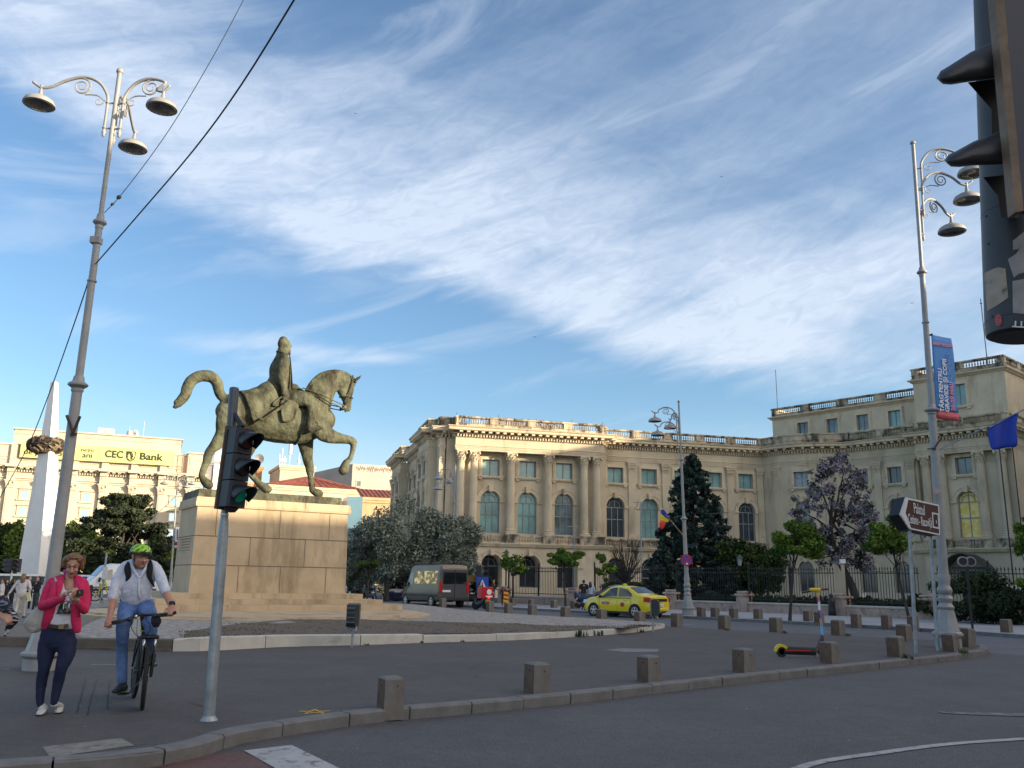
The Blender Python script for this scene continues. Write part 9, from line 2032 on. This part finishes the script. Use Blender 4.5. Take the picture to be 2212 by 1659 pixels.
g=MB();limb(g,[c2_(1690,1190,-.32),c2_(1700,1240,-.34),c2_(1700,1275,-.34)],[(.050,.03),(.062,.036),(.045,.03)],14,flat=(0,1,0));g.build('handlebar_bag',blackc,bk,world=True,smooth=True)
g=MB();g.tube([seatp+Vector((0,0,.05)),seatp+Vector((0,0,.18))],.016,8);g.tube([seatp+Vector((0,.12,.22))-fwd*.05,seatp+Vector((0,0,.22))+fwd*.16],[(.03,.07),(.02,.025)],8,sm=1,flat=(0,0,1),ends=True);g.build('saddle',M_['black'],bk,world=True)
g=MB();pL=c3_(1335,850,.03);pR=c3_(1655,540,.18)
for p_ in(pL,pR):g.box(p_.x-.05,p_.y-.04,p_.z-.012,p_.x+.05,p_.y+.04,p_.z+.012)
g.tube([bb_+axl*.08,Vector((pL.x+.07,pL.y,pL.z)),pL],.010,6);g.tube([bb_-axl*.08,Vector((pR.x-.07,pR.y,pR.z)),pR],.010,6);g.lathe([(.001,-.004),(.09,-.004),(.09,.004),(.001,.004)],bb_+axl*-.07,24,axl);g.build('cranks',M_['black'],bk,world=True)
# small figures, built the same way
def figure(label,base,h,rz,top,bottom,hair,pose='walk',sleeve=True,hand_up=False,long_hair=False,skirt=False,z0=0,vox=.022,arms=None,seated=False):
 t=thing('person',base,label,'person',rz);s=h/1.75
 V3=lambda x,y,z:Vector((x*s,y*s,z*s))
 st_=.22 if pose=='walk' else.04
 hipL,hipR=V3(-.09,0,.92),V3(.09,0,.92);knL,knR=V3(-.10,-.10 if pose=='walk' else 0,.50),V3(.10,.05 if pose=='walk' else 0,.50);anL,anR=V3(-.10,-st_,.08),V3(.10,st_,.08+(.06 if pose=='walk' else 0))
 if seated:hipL,hipR,knL,knR,anL,anR=V3(-.1,.0,.80),V3(.1,.0,.80),V3(-.18,-.38,.72),V3(.18,-.38,.72),V3(-.17,-.30,.32),V3(.17,-.30,.32)
 A=arms or[((-.21,.0,1.42),(-.27,.02,1.14),(-.25,-.10,.90)),((.21,.0,1.42),(.27,.02,1.14),(.25,-.06,.90))]
 m=MB();P,R3_=head_skin(m,V3(0,-.0,1.62),s,(0,-1,0),lod=1 if vox<.02 else 0);limb(m,[V3(0,.01,1.42),V3(0,.0,1.55)],[.055*s,.052*s])
 for a in A:limb(m,[V3(*a[0]),V3(*a[1]),V3(*a[2])],[.046*s,.038*s,.028*s],sm=3);d=(V3(*a[2])-V3(*a[1])).normalized();limb(m,[V3(*a[2]),V3(*a[2])+d*.08*s,V3(*a[2])+d*.14*s],[(.020*s,.036*s),(.018*s,.04*s),(.012*s,.03*s)],sm=2)
 limb(m,[V3(0,.0,1.40),V3(0,0,1.2)],[.10*s,.10*s])
 link('body',fuse(m,vox*.8,1,.5,'body'),M_['skin'],t)
 m=MB();limb(m,[V3(0,0,1.43),V3(0,0,1.30),V3(0,0,1.12),V3(0,0,.98),V3(0,0,.90)],[(.15*s,.085*s),(.185*s,.11*s),(.155*s,.10*s),(.165*s,.11*s),(.16*s,.11*s)],16,flat=(0,1,0))
 limb(m,[V3(-.19,0,1.44),V3(0,0,1.47),V3(.19,0,1.44)],[.055*s,.06*s,.055*s])
 for a in A:e=V3(*a[1]);w=V3(*a[2]);limb(m,[V3(*a[0]),V3(*a[0]).lerp(e,.6)]+([e,e.lerp(w,.85)]if sleeve else[]),[.066*s,.062*s]+([.054*s,.042*s]if sleeve else[]),sm=3)
 link('top',fuse(m,vox,2,.5,'top',dis=.01,dscale=.1),top,t)
 m=MB();limb(m,[V3(0,0,.98),V3(0,0,.88)],[(.16*s,.11*s),(.175*s,.12*s)],16,flat=(0,1,0))
 for h_,k,a in((hipL,knL,anL),(hipR,knR,anR)):limb(m,[h_,k,a],[.095*s,.068*s,.052*s],sm=3)
 link('trousers',fuse(m,vox,2,.5,'trousers'),bottom,t)
 for a in(anL,anR):m=MB();shoe(m,a-Vector((0,0,.07*s)),(0,-1,0),s*1.05);m.build('shoe',M_['black'],t,smooth=True)
 m=MB();m.ell(P(0,-.03,.045),(.088*s,.095*s,.080*s),12,8,R3_);m.ell(P(0,-.07,.0),(.078*s,.06*s,.085*s),12,8,R3_)
 if long_hair:limb(m,[P(0,-.05,.03),P(0,-.085,-.08),P(0,-.09,-.18)],[.085*s,.10*s,.085*s],sm=2)
 link('hair',fuse(m,vox*.7,1,.5,'hair',dis=.012,dscale=.03),hair,t)
 return t
HD=M_['hair_dark']
def at_ground(px,py,z=0):return G(px,py,z)
b=at_ground(40,1336,.25);hh=(D(48,1238,b.y)-b).z
figure('woman in white walking away at left, carrying a pale tote bag',b,hh,math.pi+.15,whitec,cl_mat('cream_trousers',(.50,.44,.38)),M_['hair_brown'],long_hair=True,vox=.018,arms=[((-.2,0,1.42),(-.30,.03,1.16),(-.24,-.12,.98)),((.2,0,1.42),(.36,.0,1.16),(.48,.02,.92))])
tb=thing('tote_bag',b+Vector((.25,0,.6)),'pale yellow tote bag held by the woman in white','bag');g=MB();q=[D(56,1280,b.y-.1),D(64,1279,b.y-.1),D(66,1298,b.y-.1),D(59,1299,b.y-.1)];g.rings([[tuple(p)for p in q],[tuple(p+Vector((0,.05,0)))for p in q]]);g.build('cloth',mat('tote',(.60,.56,.36),.8),tb,world=True);g=MB();g.tube([q[0],D(59,1272,b.y-.08),q[1]],.006,4,sm=3);g.build('handles',M_['white'],tb,world=True)
for i,(px,yt,Y,rz,top,bot,lab,kw)in enumerate([
(65,1244,37,.6,blackc,blackc,'man in a black shirt standing just left of another by the obelisk foot',{}),
(83,1244,36,-.5,blackc,cl_mat('dark_grey_trousers',(.04,.045,.04)),'man in black reading his phone, right one of the pair',{'arms':[((-.2,0,1.42),(-.25,-.06,1.16),(-.06,-.26,1.22)),((.2,0,1.42),(.25,-.06,1.16),(.06,-.26,1.22))]}),
(8,1249,34,-1.2,whitec,cl_mat('denim',(.06,.09,.16)),'person in a white shirt at the left edge beside the woman in white',{}),
(30,1249,40,2.6,blackc,blackc,'person in dark clothes just behind the woman in white',{'long_hair':True}),
(17,1252,46,.4,blackc,blackc,'dark clothed person far off between two others at left',{}),
(383,1251,44,2.4,cl_mat('pinkish_top',(.50,.30,.26)),cl_mat('beige_trousers',(.35,.25,.18)),'person in a pinkish top half hidden by the left side of the pedestal',{'long_hair':True}),
(1066,1251,54,1.35,cl_mat('dark_navy_tee',(.018,.02,.03)),cl_mat('grey_jeans',(.07,.085,.12)),'man in a dark T-shirt standing behind the delivery scooter',{'sleeve':False}),
(1088,1266,60,.2,cl_mat('maroon_coat',(.08,.02,.03)),blackc,'person in a dark red coat by the railings right of the man',{'long_hair':True}),
(1261,1252,52,math.pi,blackc,cl_mat('blue_jeans',(.04,.08,.18)),'man in a black T-shirt walking away behind a stroller',{'sleeve':False,'pose':'walk'}),
(1275,1256,53,math.pi,cl_mat('light_blue_top',(.35,.45,.58)),cl_mat('denim',(.06,.09,.16)),'dark haired woman in a light blue top beside the man with the stroller',{'long_hair':True}),
(744,1259,62,0,cl_mat('light_blue_top',(.35,.45,.58)),blackc,'person just visible beside the right edge of the pedestal',{}),
(788,1262,66,1,cl_mat('slate_top',(.10,.13,.18)),blackc,'person in a slate top by the small globe tree',{})]):
 b=Vector(pbase(px,Y));hh=D(px,yt,Y).z;kw=dict(kw);pose=kw.pop('pose','stand');figure(lab,b,hh,rz,top,bot,HD,pose=pose,vox=.028,**kw)
t=thing('stroller',pbase(1252,50.5),'dark blue stroller with a small child pushed past the parked taxi','stroller');c=D(1250,1290,50.5);g=MB();g.tube([D(1247,1283,50.5),D(1250,1292,50.5),D(1258,1290,50.5)],[(.16,.2),(.2,.22),(.16,.2)],10,sm=3,ends=True);g.build('seat',cl_mat('stroller_blue',(.02,.04,.10)),t,world=True,smooth=True)
g=MB();g.tube([D(1262,1270,50.5),D(1254,1290,50.5),D(1246,1306,50.5)],.02,5);g.tube([D(1249,1291,50.5),D(1258,1306,50.5)],.02,5);g.build('frame',M_['iron'],t,world=True)
for px,py in((1245,1307),(1258,1307),(1250,1310)):g=MB();wheel(g,D(px,py,50.4),.12,.05,(0,1,0)if False else(.2,1,0));g.build('wheel',M_['tyre'],t,world=True)
ck=MB();ck.ell(D(1246,1277,50.3),(.09,.09,.11),10,7);limb(ck,[D(1247,1282,50.3),D(1250,1289,50.3)],[.09,.11]);limb(ck,[D(1250,1289,50.3),D(1244,1296,50.2)],[.06,.04]);ch_=thing('person',D(1248,1286,50.3),'small child sitting in the dark blue stroller','person');link('body',fuse(ck,.022,1,.5,'body'),M_['skin'],ch_,world=True);g=MB();limb(g,[D(1247,1283,50.3),D(1250,1289,50.3)],[.11,.125]);g.build('top',cl_mat('denim',(.06,.09,.16)),ch_,world=True,smooth=True)
Yd=50.5;dsx=thing('delivery_scooter',pbase(1045,Yd),'delivery scooter with a big red top box beside the grey minibus','scooter')
def ds_(px,py,d=0):return D(px,py,Yd+d)
for px in(1028,1051):g=MB();wheel(g,ds_(px,1307,0 if px>1040 else.9),.26,.12,(.35,1,0)if px>1040 else(.6,1,0));g.build('wheel',M_['tyre'],dsx,world=True)
g=MB();g.tube([ds_(1026,1293,.8),ds_(1030,1305,.6),ds_(1040,1303,.3),ds_(1050,1294),ds_(1056,1290,-.1)],[(.06,.1),(.07,.14),(.10,.15),(.16,.16),(.09,.13)],10,sm=4,ends=True);g.build('body',M_['black'],dsx,world=True,smooth=True)
g=MB();g.tube([ds_(1043,1296,-.12),ds_(1052,1289,-.16),ds_(1058,1288,-.2)],[(.07,.02),(.10,.02),(.05,.02)],6,sm=3);g.build('white_panel',M_['white'],dsx,world=True);g=MB();a=ds_(1053,1291,-.25);g.box(a.x-.12,a.y-.04,a.z-.05,a.x+.12,a.y,a.z+.06);g.build('tail_light',mat('tail_light_lit',(.6,.02,.01),.3,var=0,emit=(1,.05,.02,1.2)),dsx,world=True)
a=ds_(1054,1299,-.25);g=MB();g.box(a.x-.14,a.y-.02,a.z-.1,a.x+.14,a.y,a.z+.1);g.build('number_plate',mat('plate_orange',(.55,.30,.05),.5),dsx,world=True)
cR=ds_(1048,1280.5,-.05);g=MB(Matrix.Translation(cR)@Matrix.Rotation(rad(28),4,'Z'));g.bevbox(-.36,-.30,-.32,.36,.30,.32,.04);g.build('top_box',mat('box_red',(.50,.012,.02),.35,var=.05),dsx,world=True)
fm=face_M(cR+Matrix.Rotation(rad(28),3,'Z')@Vector((.10,-.306,.02)),Matrix.Rotation(rad(28),3,'Z')@Vector((1,0,0)),(0,0,1));g=MB(fm);g.lathe([(.001,0),(.15,0),(.15,.006),(.001,.006)],(0,.03,0),20);g.box(-.2,-.26,0,.2,-.17,.006);g.build('white_badge',M_['white'],dsx,world=True)
ri=figure('rider in dark clothes on the scooter with the red box',Vector((ds_(1035,1300,.3).x,Yd+.35,-.1)),1.62,2.6,blackc,blackc,HD,pose='stand',seated=True,vox=.028,arms=[((-.2,0,1.42),(-.26,-.2,1.2),(-.25,-.45,1.12)),((.2,0,1.42),(.26,-.2,1.2),(.25,-.45,1.12))])
t=thing('hire_bicycle',pbase(212,45),'yellow and black hire bicycle parked by the white van','bicycle');ym=mat('hire_yellow',(.55,.45,.04),.5)
for px in(206,232):
 g=MB();c=D(px,1283,45);g.tube([c+Vector((.34*math.cos(a),.05*math.cos(a),.34*math.sin(a)))for a in np.linspace(0,6.283,21)],.03,5);g.build('wheel',M_['tyre'],t,world=True)
g=MB();a,b=D(206,1283,45),D(232,1283,45);g.tube([a,a.lerp(b,.35)+Vector((0,0,.0)),a.lerp(b,.3)+Vector((0,0,.5))],.05,6);g.tube([a.lerp(b,.35),b+Vector((-.15,0,.5)),a.lerp(b,.3)+Vector((0,0,.4))],.04,6);g.tube([b,b+Vector((-.15,0,.55)),b+Vector((-.3,0,.8))],.035,6);g.build('frame',ym,t,world=True)
# person cut off by the left edge
YE=10.2
def e2(X,Y,d=0.0):return D(X/2.765/1.8228,(2000+Y/2.765)/1.8228,YE+d)
ed=thing('person',G(-70,1560,0),'person cut off by the left edge, only a dark patterned sleeve and hand showing','person')
m=MB();h0=e2(10,1165,-.1);h1=e2(85,1195,-.16);limb(m,[e2(-120,1110,0),h0],[.042,.036]);hand(m,h0+(h1-h0)*.1,h1-h0,Vector((.1,-.5,.85)),1.30,.75,-1);c=e2(-360,560,.05);head_skin(m,c,1.05,(.3,-.9,0));limb(m,[e2(-360,800,.08),e2(-360,690,.06)],[.07,.06]);limb(m,[e2(-430,1150,.0),e2(-300,1190,-.1)],[.04,.035])
link('body',fuse(m,.008,1,.5,'body'),M_['skin'],ed,world=True)
slv=mat('zigzag_cloth',(.012,.014,.028),.85,c2=(.16,.17,.22),scale=26,detail=1,stretch=(.5,1,2.2),thr=(.52,.56));m=MB();limb(m,[e2(-240,800,.05),e2(-170,960,.02),e2(-20,1040,-.04),e2(60,1085,-.08)],[.075,.07,.062,.060]);limb(m,[e2(30,1000,-.02),e2(85,1090,-.08),e2(110,1125,-.1)],[.05,.05,.035]);limb(m,[e2(-380,760,.1),e2(-370,950,.1),e2(-360,1250,.1)],[(.2,.11),(.19,.12),(.2,.12)],18,flat=(0,1,0));link('patterned_top',fuse(m,.012,2,.5,'patterned_top',dis=.01,dscale=.06),slv,ed,world=True)
m=MB();limb(m,[e2(-420,1300,.1),e2(-420,1700,.1),e2(-420,2100,.1)],[.1,.075,.05]);limb(m,[e2(-300,1300,.1),e2(-310,1700,.1),e2(-310,2100,.1)],[.1,.075,.05]);limb(m,[e2(-360,1240,.1),e2(-360,1330,.1)],[(.19,.12),(.19,.12)],flat=(0,1,0));m.build('trousers',blackc,ed,world=True,smooth=True)
m=MB();m.ell(c+Vector((0,.03,.03)),(.1,.11,.11),12,8);m.build('hair',HD,ed,world=True,smooth=True)
for X in(-420,-310):a=G(X/2.765/1.8228,1560,0);m=MB();shoe(m,Vector((a.x,YE+.1,0)),(0,-1,0),1.1);m.build('shoe',M_['black'],ed,world=True,smooth=True)
t=thing('scarf',e2(90,1230,-.1),'black and white striped scarf dangling from the hand at the left edge','scarf');m=MB();m.tube([e2(140,1130,-.1),e2(165,1190,-.12),e2(160,1230,-.12),e2(120,1260,-.12),e2(85,1330,-.12),e2(45,1400,-.12)],[(.022,.02),(.035,.028),(.040,.03),(.045,.02),(.035,.012),(.006,.006)],10,sm=4,flat=(0,1,0),ends=True);m.build('cloth',mat('striped_scarf',(.008,.008,.01),.8,c2=(.45,.45,.46),scale=20,detail=0,stretch=(.3,1,3.0),thr=(.56,.58)),t,world=True,smooth=True)
